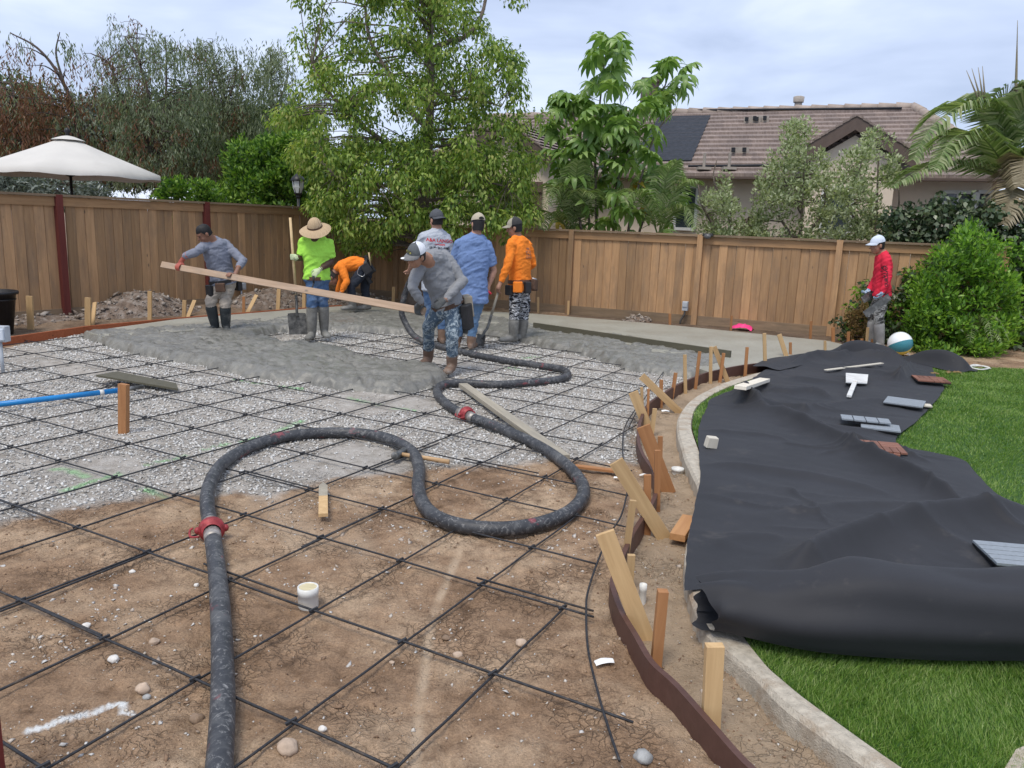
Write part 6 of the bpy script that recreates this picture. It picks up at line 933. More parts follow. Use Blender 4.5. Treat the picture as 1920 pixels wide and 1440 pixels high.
def person(label, Y0, J, face, C, base_px):
    """J: joints as photo columns/rows with a depth step; C: clothing; returns the figure's root and helpers"""
    W_ = {k: at(v[0], v[1], Y0 + (v[2] if len(v) > 2 else 0)) for k, v in J.items()}; base = np.array([*((W_['anl'] + W_['anr']) / 2)[:2], 0.0]); W_ = {k: v - base for k, v in W_.items()}
    for k in ('anl', 'anr'): W_[k][2] = max(W_[k][2], C.get('foot', .115))
    root = empty('person', V3(base)); tag(root, label, 'person', 'workers pouring the slab'); B = Body(); sk = C['skin']; sh, pa = C['shirt'], C['pants']; g_ = C.get('girth', 1.0)
    hl, hr, sl, sr = W_['hil'], W_['hir'], W_['shl'], W_['shr']; hc, scn, nk = (hl + hr) / 2, (sl + sr) / 2, W_['neck']; spine = nrm(scn - hc); side0 = nrm(hr - hl); side1 = nrm(sr - sl); ln = np.linalg.norm(scn - hc)
    def fr(side, ax): s = nrm(side - ax * (side @ ax)); return s, np.cross(ax, s)
    bend = C.get('bend', np.zeros(3)); sec = []
    for f, w, d in ((-.02, .158, .118), (.16, .160, .122), (.36, .150, .116), (.58, .165, .122), (.80, .178, .120), (.95, .170, .108)):
        s_, f_ = fr(side0 * (1 - f) + side1 * f, spine); c = hc + spine * ln * f + bend * math.sin(math.pi * min(1, max(0, f))); sec.append((c, s_ * w * g_, f_ * d * g_))
    for f, w, d in ((.42, .142, .100), (.78, .100, .082), (1.08, .066, .064)):
        s_, f_ = fr(side1, nrm(nk - scn + spine * .08)); sec.append((scn * (1 - f) + nk * f + spine * .012, s_ * w * g_, f_ * d * g_))
    hem = C.get('hem', -.06); s_, f_ = fr(side0, spine); B.loft([(hc + spine * ln * hem, s_ * .172 * g_, f_ * .132 * g_), (hc + spine * ln * (hem + .08), s_ * .170 * g_, f_ * .130 * g_)] + sec[1:], sh)
    down = np.array([0, 0, -1.0]); cr = hc + (down * .6 - spine * .4) * .13; B.loft([(cr, s_ * .125 * g_, f_ * .09 * g_), (hc + (down * .6 - spine * .4) * .05, s_ * .162 * g_, f_ * .125 * g_), (hc + spine * .05, s_ * .160 * g_, f_ * .122 * g_), (hc + spine * .11, s_ * .15, f_ * .11)], pa)
    B.tube([nk - spine * .05, nk * .5 + W_['head'] * .5, W_['head']], [.068, .063, .060], sk)
    # head
    hf = nrm(face); hu = np.array(C.get('headup', nrm(W_['head'] - nk + np.array([0, 0, .25])))); hu = nrm(hu - hf * (hu @ hf)); hs = np.cross(hf, hu); hc_ = W_['head']; Mh = Matrix((V3(hs), V3(hf), V3(hu))).transposed(); hp = lambda x, y, z: hc_ + hs * x + hf * y + hu * z
    B.ball(hp(0, -.008, .032), (.077, .096, .090), sk, Mh); B.ball(hp(0, .018, -.035), (.063, .074, .088), sk, Mh); B.ball(hp(0, .052, -.092), (.036, .034, .026), sk, Mh); B.tube([hp(0, .088, .018), hp(0, .105, -.012), hp(0, .114, -.030)], [.010, .013, .017], sk, 8, 2)
    for q in (-1, 1): B.ball(hp(q * .079, -.008, -.008), (.012, .022, .034), sk, Mh); B.tube([hp(q * .014, .088, .030), hp(q * .050, .074, .030)], [.011, .010], sk, 8); B.ball(hp(q * .032, .072, .004), (.016, .014, .011), sk, Mh); B.ball(hp(q * .038, .06, -.035), (.024, .022, .026), sk, Mh)
    B.tube([hp(-.024, .082, -.064), hp(0, .092, -.062), hp(.024, .082, -.064)], [.007, .009, .007], sk, 8, 2); B.tube([hp(-.022, .079, -.078), hp(0, .089, -.078), hp(.022, .079, -.078)], [.008, .010, .008], sk, 8, 2)
    # arms
    for sd, gl in (('l', C.get('glove_l', sk)), ('r', C.get('glove_r', sk))):
        S, E_, Wr = W_['sh' + sd], W_['el' + sd], W_['wr' + sd]; S = S * .94 + scn * .06 + spine * .012; B.ball(S, .068, sh); B.tube([nk + spine * .012, nk * .5 + S * .5 + spine * .012, S], [.056, .056, .054], sh); ua = (E_ - S)
        if C.get('sleeve', 'long') == 'long':
            B.tube([S - ua * .05, S + ua * .45, E_], [.070, .062, .053], sh); B.tube([E_, E_ * .55 + Wr * .45, Wr * .93 + E_ * .07], [.053, .050, .039], sh); B.tube([Wr * .85 + E_ * .15, Wr], [.034, .030], sk if not C.get('cuff_' + sd) else C['cuff_' + sd])
        else:
            B.tube([S - ua * .05, S + ua * .4, S + ua * .78], [.072, .070, .069], sh, ends=False); B.tube([S + ua * .5, E_], [.050, .043], sk); B.tube([E_, E_ * .6 + Wr * .4, Wr], [.044, .043, .030], sk)
        cf = C.get('cover_' + sd)
        if cf: B.tube([E_ * .35 + Wr * .65, Wr], [.046, .038], cf)
        h = C.get('hand_' + sd)
        if h and h[0] == 'grip': hand_grip(B, h[1] - base, h[2], h[3], Wr, gl)
        else: hand_free(B, Wr, W_['ha' + sd], (h[1] if h else (0, 1, 0)), gl, h[2] if h and len(h) > 2 else .9)
    # legs
    bt = C['boots']; rub = C.get('rubber', 0)
    for sd in 'lr':
        Hp, K, A, T_ = W_['hi' + sd], W_['kn' + sd], W_['an' + sd], W_['to' + sd]; Hs = Hp * .62 + hc * .38 + np.array([0, 0, -.03]); pr = [.098 * g_, .086, .072, .066]; B.tube([Hs, Hs * .5 + K * .5, K], pr[:3], pa, 16); B.tube([K, K * .62 + A * .38 + np.cross(nrm(A - K), side0) * .0, A * .94 + K * .06], [.069, .066, .056], pa, 16)
        if rub: tp = K * (1 - rub) + A * rub; B.tube([tp, tp * .5 + A * .5, A], [.078, .071, .058], bt, 16)
        else: B.tube([A * .72 + K * .28, A], [.066, .062], bt)
        fd = T_ - A; fd[2] = 0; fl = .27; fd = nrm(fd); sd_ = np.cross(fd, [0, 0, 1]); zf = A[2] - .075; u3 = np.array([0, 0, 1.0]); F0 = np.array([A[0], A[1], zf]) - fd * .075; B.loft([(F0 + u3 * .035, sd_ * .026, u3 * .034), (F0 + fd * .05 + u3 * .042, sd_ * .046, u3 * .050), (F0 + fd * .12 + u3 * .042, sd_ * .051, u3 * .050), (F0 + fd * .20 + u3 * .032, sd_ * .056, u3 * .042), (F0 + fd * .265 + u3 * .030, sd_ * .052, u3 * .034), (F0 + fd * .305 + u3 * .024, sd_ * .028, u3 * .020)], bt, 16, 2.2); B.tube([A, F0 + fd * .10 + u3 * .05], [.052, .044], bt)
    src = pyd(B.v, B.f, []); bvh0 = BVHTree.FromPolygons([tuple(v) for v in B.v], B.f); ob = bpy.data.objects.new('t', src); COL.objects.link(ob); md = ob.modifiers.new('r', 'REMESH'); md.mode = 'VOXEL'; md.voxel_size = .0093; sm = ob.modifiers.new('s', 'SMOOTH'); sm.factor = .5; sm.iterations = 5; me = bpy.data.meshes.new_from_object(ob.evaluated_get(bpy.context.evaluated_depsgraph_get())); bpy.data.objects.remove(ob)
    nv = len(me.vertices); co = np.empty(nv * 3); me.vertices.foreach_get('co', co); co = co.reshape(-1, 3); nf = len(me.polygons); ctr = np.empty(nf * 3); me.polygons.foreach_get('center', ctr); ctr = ctr.reshape(-1, 3); mi = np.array([B.m[bvh0.find_nearest(Vector(p))[2]] for p in ctr], np.int32)
    clothm = {B.mi(sh), B.mi(pa)}; isc = np.zeros(nv); ls = np.empty(len(me.loops), np.int32); me.loops.foreach_get('vertex_index', ls); lt = np.empty(nf, np.int32); me.polygons.foreach_get('loop_total', lt); fm = np.repeat(np.isin(mi, list(clothm)), lt); isc[ls[fm]] = 1; nm = np.empty(nv * 3); me.vertices.foreach_get('normal', nm); nm = nm.reshape(-1, 3); sd = len(label) * 1.7
    fo = fbm((co[:, 0] + co[:, 1]) * 4 + co[:, 2] * 2.5, co[:, 2] * 12 - co[:, 0] * 6 + co[:, 1] * 5, 1.0, sd, 3); rid = (1 - np.abs(fo) * 2.6); co += nm * (isc * (.0105 * rid + .003 * fbm(co[:, 0] + co[:, 2], co[:, 1] - co[:, 2] * .6, 21, sd + 3, 2)))[:, None]; me.vertices.foreach_set('co', co.ravel())
    for m in B.mats: me.materials.append(m)
    me.polygons.foreach_set('material_index', mi); me.polygons.foreach_set('use_smooth', np.ones(nf, bool)); me.update(); link('body', me, root); bvh = BVHTree.FromPolygons([tuple(v) for v in co], [tuple(p.vertices) for p in me.polygons])
    # eyes
    eb = MB()
    for q in (-1, 1): eb.ball(V3(hp(q * .032, .083, .006)), .0085, 8, 6)
    eb.build('eyes', INK_K, root, True)
    return dict(root=root, base=base, W=W_, hp=hp, Mh=Mh, hf=hf, hu=hu, hs=hs, bvh=bvh, hc=hc, spine=spine, side=s_, front=f_, ln=ln, C=C, g=g_)
def ellcap(R, zlo, zhi, rx, ry, rz, back=0.0, n=24, k=7, off=0.0, tilt=0.0):
    """dome from height zlo up, in head axes"""
    V = []; hp = R['hp']
    for i in range(k + 1):
        z = zlo + (zhi - zlo) * math.sin(i / k * math.pi / 2); f = math.sqrt(max(0, 1 - ((z - zlo) / (zhi - zlo)) ** 2)) if i else 1.0
        for j in range(n): a = 2 * math.pi * j / n; V.append(hp(rx * f * math.cos(a), off + ry * f * math.sin(a), z + tilt * math.sin(a)))
    return V, [(i * n + j, i * n + (j + 1) % n, (i + 1) * n + (j + 1) % n, (i + 1) * n + j) for i in range(k) for j in range(n)]
def cap(R, mat, brimmat, fwd=1, backmat=None, patch=None):
    c = empty('cap'); c.parent = R['root']; hp = R['hp']; V, Fs = ellcap(R, .045, .148, .090, .110, .1, off=-.006, tilt=-.006)
    if backmat: n = 24; mi = [(1 if math.sin(2 * math.pi * ((f[0] % n) + .5) / n) * fwd < .25 else 0) for f in Fs]; me = pyd(V, Fs, [mat, backmat], True, mi)
    else: me = pyd(V, Fs, mat, True)
    link('crown', me, c); V2 = []; n = 13
    for r_, dz in ((0, 0), (1, 0)):
        for j in range(n):
            a = math.pi * (.09 + .82 * j / (n - 1)); x = .088 * math.cos(a); y = .104 * math.sin(a)
            if r_: x *= .98; y = .104 * math.sin(a) + .078 * math.sin(a) ** .6
            V2.append(hp(x, fwd * y - .004, .050 - .020 * r_ - .55 * x * x / .09 * (1 if r_ else .4) * .35))
    V2 += [v - R['hu'] * .006 for v in V2]; m = 2 * n; Fs = []
    for j in range(n - 1): Fs += [(j, j + 1, n + j + 1, n + j), (m + j + 1, m + j, m + n + j, m + n + j + 1), (n + j, n + j + 1, m + n + j + 1, m + n + j)]
    link('brim', pyd(V2, Fs, brimmat, True), c)
    if fwd < 0 or True: MB().ball(V3(hp(0, -.006, .149)), .008, 8, 5).build('button', mat, c, True)
    if patch: pv = [hp(x, .105 - .35 * abs(x), z) for x, z in ((-.034, .066), (.034, .066), (.030, .104), (-.030, .104))]; pv = [p + R['hf'] * .006 for p in pv]; link('patch', pyd(pv, [(0, 1, 2, 3)], patch), c)
    return c
def hair(R, low=-.045, top=.130, full=False):
    hp = R['hp']; V = []; n, k = 22, 8
    for i in range(k + 1):
        f = i / k
        for j in range(n):
            a = 2 * math.pi * j / n; fr = math.sin(a); zl = .055 if fr > .45 else (low if fr < .1 else low + (.055 - low) * (fr - .1) / .35); z = zl + (top - zl) * f; rr = math.sqrt(max(.0, 1 - (max(0, z - .03) / (top - .03)) ** 2)) if z > .03 else 1 - .10 * (.03 - z) / .08; V.append(hp(.082 * rr * math.cos(a), -.010 + .101 * rr * math.sin(a), z))
    return link('hair', pyd(V, [(i * n + j, i * n + (j + 1) % n, (i + 1) * n + (j + 1) % n, (i + 1) * n + j) for i in range(k) for j in range(n)], HAIR, True), R['root'])
def belt(R, mat, f=.05, pouches=(), r=1.06, name='tool_belt'):
    b = empty(name); b.parent = R['root']; c = R['hc'] + R['spine'] * R['ln'] * f; w, d = .172 * R['g'] * r, .134 * R['g'] * r; V = []; n = 28
    for k, h in ((0, -.025), (1, .025)):
        for j in range(n): a = 2 * math.pi * j / n; V.append(c + R['side'] * w * math.cos(a) + R['front'] * d * math.sin(a) + R['spine'] * h)
    link('strap', pyd(V, [(j, (j + 1) % n, n + (j + 1) % n, n + j) for j in range(n)], mat, True), b)
    for (ang, sx, sz, dp, m, nm, drop) in pouches:
        a = math.radians(ang); p = c + R['side'] * (w + dp * .4) * math.cos(a) + R['front'] * (d + dp * .4) * math.sin(a); nv = nrm(R['side'] * math.cos(a) + R['front'] * math.sin(a)); z = nrm(R['spine'] * .4 + np.array([0, 0, .6])); x = nrm(np.cross(z, nv)); nv = np.cross(x, z); M = Matrix((V3(x), V3(nv), V3(z))).transposed(); mb = MB(); mb.box(V3(p - z * (drop + sz / 2)), (sx, dp, sz), M); o = mb.build(nm, m, b, bevel=.012)
    return b
# screed board carried by the two men in grey; shovels
SCR_A = at(304, 496, 10.75); SCR_B = at(797, 584, 8.62); SCR_D = nrm(SCR_B - SCR_A)
def scr(px):      # point of the board seen at a photo column
    lo, hi = 0.0, 1.0
    for _ in range(40):
        m_ = (lo + hi) / 2; p = SCR_A + (SCR_B - SCR_A) * m_; d = p - np.array([0, 0, CH]); x = 960 + F * (d @ RT) / (d @ FW)
        if x < px: lo = m_
        else: hi = m_
    return SCR_A + (SCR_B - SCR_A) * lo
def screed():
    s = nrm(np.cross([0, 0, 1], SCR_D)); u = np.cross(SCR_D, s); L_ = float(np.linalg.norm(SCR_B - SCR_A)); o = MB().box((0, 0, 0), (.08, .038, L_)).build('screed_board', wood('screed_wood', (.34, .24, .16), (.50, .37, .27), (.26, .24, .21), 2, .8, .3), None, bevel=.002); c = (SCR_A + SCR_B) / 2; x = nrm(s * .35 + u * .94); y = np.cross(SCR_D, x); o.matrix_world = Matrix(((x[0], y[0], SCR_D[0], c[0]), (x[1], y[1], SCR_D[1], c[1]), (x[2], y[2], SCR_D[2], c[2]), (0, 0, 0, 1))); tag(o, 'long wooden screed board carried between the two men in grey shirts', 'board')
screed()
def shovel(label, top, low, face, mat_h, round_=False, bw=.24, bl=.29):
    top, low = np.array(top), np.array(low); d = nrm(low - top); f = nrm(face - d * (np.array(face) @ d)); s = np.cross(d, f); root = empty('shovel', (0, 0, 0)); tag(root, label, 'shovel', 'shovels held by the workers'); MB().tube([top, top * .5 + low * .5, low], [.017, .018, .018], 10).build('handle', mat_h, root, True); MB().tube(smooth_path([low - d * .06, low + d * .12, low + d * .20 + f * .03, low + d * .30 + f * .035], 4), [.021, .02, .018, .012] if False else .019, 8).build('socket', M_STEEL, root, True); c = low + d * .24 + f * .03; V = []; n1, n2 = 8, 8
    for i in range(n2 + 1):
        for j in range(n1 + 1): u_ = j / n1 * 2 - 1; v_ = i / n2; w = bw / 2 * (1 - (.0 if not round_ else max(0, v_ - .55) ** 2 * 3.2)) * (1 - .06 * (v_ < .08)); V.append(c + s * u_ * w + d * (v_ * bl) + f * (.035 * u_ * u_ * (1 - v_ * .5) - .01 * v_))
    V2 = V + [np.array(v) - f * .004 for v in V]; q = (n1 + 1) * (n2 + 1); Fs = []
    for i in range(n2):
        for j in range(n1): a = i * (n1 + 1) + j; Fs += [(a, a + 1, a + n1 + 2, a + n1 + 1), (q + a + 1, q + a, q + a + n1 + 1, q + a + n1 + 2)]
    link('blade', pyd(V2, Fs, M_STEEL, True), root); return d
HW_ = wood('tool_handle', (.50, .36, .19), (.66, .50, .29), (.40, .28, .15), 0, .5, .08)
Y2 = 10.75
sh_top, sh_low = at(544, 408, Y2 - .12), at(555, 553, Y2 - .05); sd2 = shovel('square bladed shovel with long pale handle held by the lime shirted man', sh_top, sh_low, (.1, -1, .1), HW_, False, .245, .30)
Y7 = 11.25
s7t, s7l = at(937, 538, Y7 - .25), at(919, 598, Y7 - .35); shovel('shovel with grey handle held low by the man in orange and camouflage', s7t, s7l, (-.6, -.5, .6), GREYW, True, .19, .25)

# 1 man at the left end of the screed board
c1 = cloth('grey_blue_shirt', (.21, .225, .275)); Y1 = 11.0; r1 = scr(337); r1b = scr(432)
R_ = person('man in grey long sleeves and khaki trousers holding the left end of the board', Y1, dict(head=(383, 438, -.22), neck=(402, 452, -.10), shl=(384, 463, -.20), shr=(424, 461, .06), ell=(364, 474, -.42), elr=(456, 489, -.06), wrl=(346, 481, -.42), wrr=(447, 502, -.28), hal=(336, 492, -.42), har=(434, 506, -.36), hil=(403, 527, -.05), hir=(433, 527, .06), knl=(394, 568, -.12), knr=(422, 571, -.06), anl=(404, 619, .0), anr=(424, 620, .02), tol=(390, 626, -.12), tor=(428, 628, -.22)), (-.62, -.45, -.55), dict(skin=SK[1], shirt=c1, pants=cloth('khaki_trousers', (.38, .335, .285), dirt=(.22, .20, .18), damt=.25), boots=RUB, rubber=.18, glove_l=skin('red_glove', (.40, .10, .07)), glove_r=SK[1], cover_l=skin('red_arm', (.42, .11, .08)), hand_l=('grip', r1, SCR_D, .030), hand_r=('grip', r1b, SCR_D, .030), girth=1.04), None); hair(R_); belt(R_, LEAB, .02, ((20, .14, .17, .07, LEAB, 'pouch', .02), (200, .12, .15, .06, LEAB, 'pouch', .02), (60, .10, .12, .06, CANV, 'pouch', .02), (250, .13, .12, .05, LEA, 'pouch', .0)))
# 2 man in lime shirt and straw hat
lime = cloth('lime_shirt', (.40, .78, .10), dirt=(.34, .62, .10), damt=.2); gl = cloth('pale_glove', (.52, .60, .36)); jean = cloth('blue_jeans', (.075, .135, .25), dirt=(.20, .26, .35), damt=.4, dscale=6)
R_ = person('man in lime shirt and wide straw hat standing with a shovel', Y2, dict(head=(591, 433, -.10), neck=(592, 447, -.02), shl=(569, 456, -.02), shr=(617, 458, .03), ell=(563, 484, -.03), elr=(621, 490, .05), wrl=(556, 484, -.13), wrr=(600, 505, -.20), hal=(549, 480, -.12), har=(586, 518, -.28), hil=(582, 519, .0), hir=(606, 519, .04), knl=(585, 566, -.05), knr=(606, 564, .02), anl=(585, 625, .0), anr=(608, 620, .14), tol=(576, 636, -.22), tor=(615, 628, -.05)), (-.25, -.85, -.42), dict(skin=SK[2], shirt=lime, pants=jean, boots=MUD, rubber=.22, sleeve='short', glove_l=gl, glove_r=gl, hand_l=('grip', sh_top + (sh_low - sh_top) * .50, sd2, .018), hand_r=('free', (0, .8, -.3), 1.5), girth=1.07), None)
hat = empty('straw_hat'); hat.parent = R_['root']; hp = R_['hp']; M_STRAW, t, b, o = newmat('straw'); g = N(t); v = g.coord('Object'); wv = g.n('TexWave', Vector=v, Scale=22, Distortion=3.0); g.put(b.inputs['Base Color'], g.ramp(wv.outputs[0], [(.2, (.36, .24, .13)), (.8, (.62, .47, .30))])); b.inputs['Roughness'].default_value = .85; g.put(b.inputs['Normal'], g.bump(wv.outputs[0], .5, .006)); V, Fs = ellcap(R_, .050, .185, .094, .112, .1, off=-.005); link('crown', pyd(V, Fs, M_STRAW, True), hat); V = []
for i in range(5):
    for j in range(28): a = 2 * math.pi * j / 28; f = i / 4; V.append(hp((.092 + .112 * f) * math.cos(a), -.005 + (.110 + .112 * f) * math.sin(a), .055 - .05 * f * f + .012 * math.sin(2 * a) * f))
link('brim', pyd(V, [(i * 28 + j, i * 28 + (j + 1) % 28, (i + 1) * 28 + (j + 1) % 28, (i + 1) * 28 + j) for i in range(4) for j in range(28)], M_STRAW, True), hat); V, Fs = ellcap(R_, .052, .40, .0955, .1135, .1, off=-.005, k=1); V = [hp(.0955 * math.cos(2 * math.pi * j / 24), -.005 + .1135 * math.sin(2 * math.pi * j / 24), z) for z in (.055, .078) for j in range(24)]; link('hat_band', pyd(V, [(j, (j + 1) % 24, 24 + (j + 1) % 24, 24 + j) for j in range(24)], LEA, True), hat); belt(R_, LEA, -.03, (), 1.0, 'belt')
kf = empty('hand_trowel'); tag(kf, 'small steel hand tool in the gloved hand of the lime shirted man', 'tool'); p = at(588, 523, Y2 - .30); MB().tube([p + [0, 0, .04], p - [0, 0, .06]], .014, 8).build('handle', LEAB, kf, True); MB().bar(p - [0, 0, .05], p + np.array([-.04, 0, -.20]), .06, .006).build('blade', M_STEEL, kf)
# 3 man in orange bending down
org = cloth('orange_shirt', (.86, .235, .030)); dj = cloth('dark_jeans', (.028, .034, .048), dirt=(.06, .07, .09), damt=.35)
R_ = person('man in orange shirt bent double over the ground in front of the fence', 13.55, dict(head=(622, 521, -.12), neck=(633, 504, -.05), shl=(642, 501, -.20), shr=(645, 498, .17), ell=(650, 528, -.27), elr=(640, 528, .15), wrl=(640, 546, -.30), wrr=(633, 548, .12), hal=(634, 556, -.30), har=(628, 558, .1), hil=(684, 500, -.10), hir=(690, 499, .12), knl=(658, 537, -.16), knr=(684, 540, .12), anl=(662, 572, -.12), anr=(688, 572, .10), tol=(650, 578, -.2), tor=(676, 578, .05)), (-.55, -.05, -.85), dict(skin=SK[1], shirt=org, pants=dj, boots=MUD, rubber=.70, hand_l=('free', (.5, 0, .2), .9), hand_r=('free', (.5, 0, .2), .9), headup=(-.8, 0, .35), girth=1.0, hem=.02, bend=np.array([0, 0, .05])), None); hair(R_); belt(R_, LEAB, .0, ((0, .15, .19, .07, LEAB, 'pouch', -.04), (185, .14, .18, .07, LEAB, 'pouch', -.04), (90, .13, .17, .06, LEAB, 'pouch', -.03), (265, .12, .1, .05, LEAB, 'pouch', -.02)), 1.1)
bp = R_['hc']; hk = MB(); c_ = bp - R_['side'] * .19; hk.tube(smooth_path([c_ + [0, 0, .05], c_ + [-.09, -.02, -.01], c_ + [-.12, -.02, -.12], c_ + [-.03, -.02, -.16], c_ + [.02, -.02, -.08]], 5), .006, 6); hk.build('hammer_loop', WIRE, R_['root'], True); hk = MB(); hk.tube([bp + [.08, -.05, .02], bp + [.05, -.05, .24]], .014, 8); hk.build('hammer_handle', HW_, R_['root'], True)
# 4 man in pale grey shirt and dark cap turned backwards
pale = cloth('pale_grey_shirt', (.42, .45, .50)); Y4 = 10.75
R_ = person('man in pale grey printed shirt with a dark cap worn backwards', Y4, dict(head=(818, 413, .02), neck=(820, 433, .03), shl=(794, 446, -.02), shr=(838, 450, .04), ell=(778, 480, .05), elr=(846, 492, .10), wrl=(768, 505, .28), wrr=(822, 515, .33), hal=(766, 512, .34), har=(815, 520, .38), hil=(803, 533, .0), hir=(828, 534, .05), knl=(806, 585, .03), knr=(831, 586, .05), anl=(806, 636, .05), anr=(829, 634, .0), tol=(800, 640, .3), tor=(824, 640, .28)), (-.62, .75, -.05), dict(skin=SK[3], shirt=pale, pants=jean, boots=TANB, sleeve='short', hand_l=('free', (0, -.3, 1), 1.2), hand_r=('free', (0, -.3, 1), 1.2), girth=1.08, hem=-.12), None); hair(R_, -.06); cap(R_, cloth('charcoal_cap', (.085, .09, .10)), cloth('charcoal_brim', (.085, .09, .10)), -1); W_ = R_['W']; sr_ = nrm(W_['shr'] - W_['shl']); ou = nrm(np.cross(sr_, R_['spine']) * -1); ou = ou if ou[1] < 0 else -ou; c_ = (W_['shl'] + W_['shr']) / 2 - R_['spine'] * .045 + sr_ * .05
for tx, sz, dz, m in (('A&A LANGO', .062, .03, INK_R), ('CONCRETE', .026, -.022, INK_R), ('(619) 261-1083', .044, -.065, INK_K), ('(619) 718-9181', .044, -.118, INK_K)): lettering(R_['root'], R_['bvh'], tx, sz, c_ + R_['spine'] * dz, sr_, R_['spine'], ou, m, .0012)
# 5 man in grey at the near end of the screed board
Y5 = 8.72; gsh = cloth('mid_grey_shirt', (.245, .25, .26)); gg = cloth('grey_glove', (.10, .105, .105), dirt=(.28, .28, .27), damt=.3); r5, r5b = scr(793), scr(762)
R_ = person('man in grey long sleeves and paint stained jeans bending over the near board end', Y5, dict(head=(781, 480, -.46), neck=(802, 483, -.24), shl=(786, 503, -.26), shr=(838, 484, .06), ell=(772, 538, -.38), elr=(868, 527, .0), wrl=(790, 566, -.30), wrr=(835, 562, -.22), hal=(800, 573, -.25), har=(820, 573, -.28), hil=(823, 570, .02), hir=(855, 567, .06), knl=(804, 612, .10), knr=(848, 628, -.12), anl=(803, 672, .42), anr=(847, 694, -.02), tol=(792, 684, .22), tor=(838, 708, -.22)), (-.62, -.70, -.36), dict(skin=SK[0], shirt=gsh, pants=cloth('painted_jeans', (.085, .125, .17), spots=(.36, .42, .45), dirt=(.10, .13, .14), damt=.32, dscale=4), boots=TANB, glove_l=gg, glove_r=gg, hand_l=('grip', scr(797) if False else SCR_B - SCR_D * .07, SCR_D, .032), hand_r=('free', (-.3, .4, -.5), 1.3), girth=1.04, hem=-.02), None); hair(R_, -.05); cap(R_, cloth('grey_cap', (.11, .12, .125)), cloth('grey_cap_brim', (.20, .20, .20)), 1, cloth('white_mesh', (.72, .74, .78)), cloth('cap_patch', (.03, .04, .06), spots=(.6, .55, .15)))
sp_ = MB(); q = R_['hp'](.022, .172, .038); sp_.lathe([(0, .002), (.02, .002), (.02, -.001)], V3(q), 14, R_['Mh']); sp_.build('sticker', cloth('white_sticker', (.75, .75, .73)), R_['root']); belt(R_, LEA, .0, ((10, .16, .24, .10, CANV, 'pouch', .0), (-30, .15, .28, .09, LEAB, 'pouch', .05), (30, .10, .20, .07, CANV, 'pouch', .02)), 1.05); MB().tube([at(880, 585, Y5 + .05) - R_['base'], at(872, 625, Y5 + .05) - R_['base']], .03, 8).build('hanging_glove', gg, R_['root'], True)
c_ = (R_['W']['shl'] * .35 + R_['W']['shr'] * .65) - R_['spine'] * .12; rgt = nrm(R_['W']['shr'] - R_['W']['shl']); ou = np.cross(rgt, R_['spine']); ou = ou if ou[1] < 0 else -ou; c_ = at(808, 515, Y5 - .3) - R_['base']; MB().bar
for dz in (0, -.018): lettering(R_['root'], R_['bvh'], 'CALIFORNIA' if dz == 0 else 'CONCRETE', .018, c_ + np.array([0, 0, dz]), (1, 0, 0), (0, 0, 1), (0, -1, 0), INK_G)
# 6 man in blue work shirt
blue = cloth('blue_work_shirt', (.165, .245, .44)); Y6 = 10.35; fj = cloth('faded_jeans', (.11, .19, .31), dirt=(.22, .29, .38), damt=.4)
R_ = person('heavyset man in blue short sleeved work shirt seen from behind', Y6, dict(head=(896, 421, .0), neck=(892, 442, .0), shl=(861, 459, -.04), shr=(914, 461, .06), ell=(848, 500, .05), elr=(926, 508, .12), wrl=(838, 530, .22), wrr=(916, 536, .10), hal=(836, 540, .28), har=(914, 550, .08), hil=(872, 552, .0), hir=(899, 553, .06), knl=(862, 604, .06), knr=(888, 606, .04), anl=(856, 652, .1), anr=(883, 655, .02), tol=(846, 655, .3), tor=(890, 664, .25)), (-.40, .90, -.12), dict(skin=SK[3], shirt=blue, pants=fj, boots=TANB, sleeve='short', hand_l=('free', (.3, -.5, .4), 1.0), hand_r=('free', (-.6, .2, .2), 1.4), girth=1.24, hem=-.16), None); hair(R_, -.085); cap(R_, cloth('tan_cap', (.44, .39, .30)), cloth('tan_brim', (.44, .39, .30)), 1, None); hp = R_['hp']; o = MB(); V = [hp(.038 * math.cos(a), -.118 - .004, .055 + .034 * math.sin(a)) for a in np.linspace(0, math.pi, 9)]; link('cap_opening', pyd(V, [tuple(range(9))], HAIR), R_['root'])
b_ = MB(); p = at(917, 547, Y6 + .06) - R_['base']; b_.tube([p + [-.03, 0, .02], p + [.03, -.01, -.03]], .016, 8); b_.build('red_marker', plain('red_plastic', (.6, .03, .05), .4, .1, 9, 0), R_['root'], True)
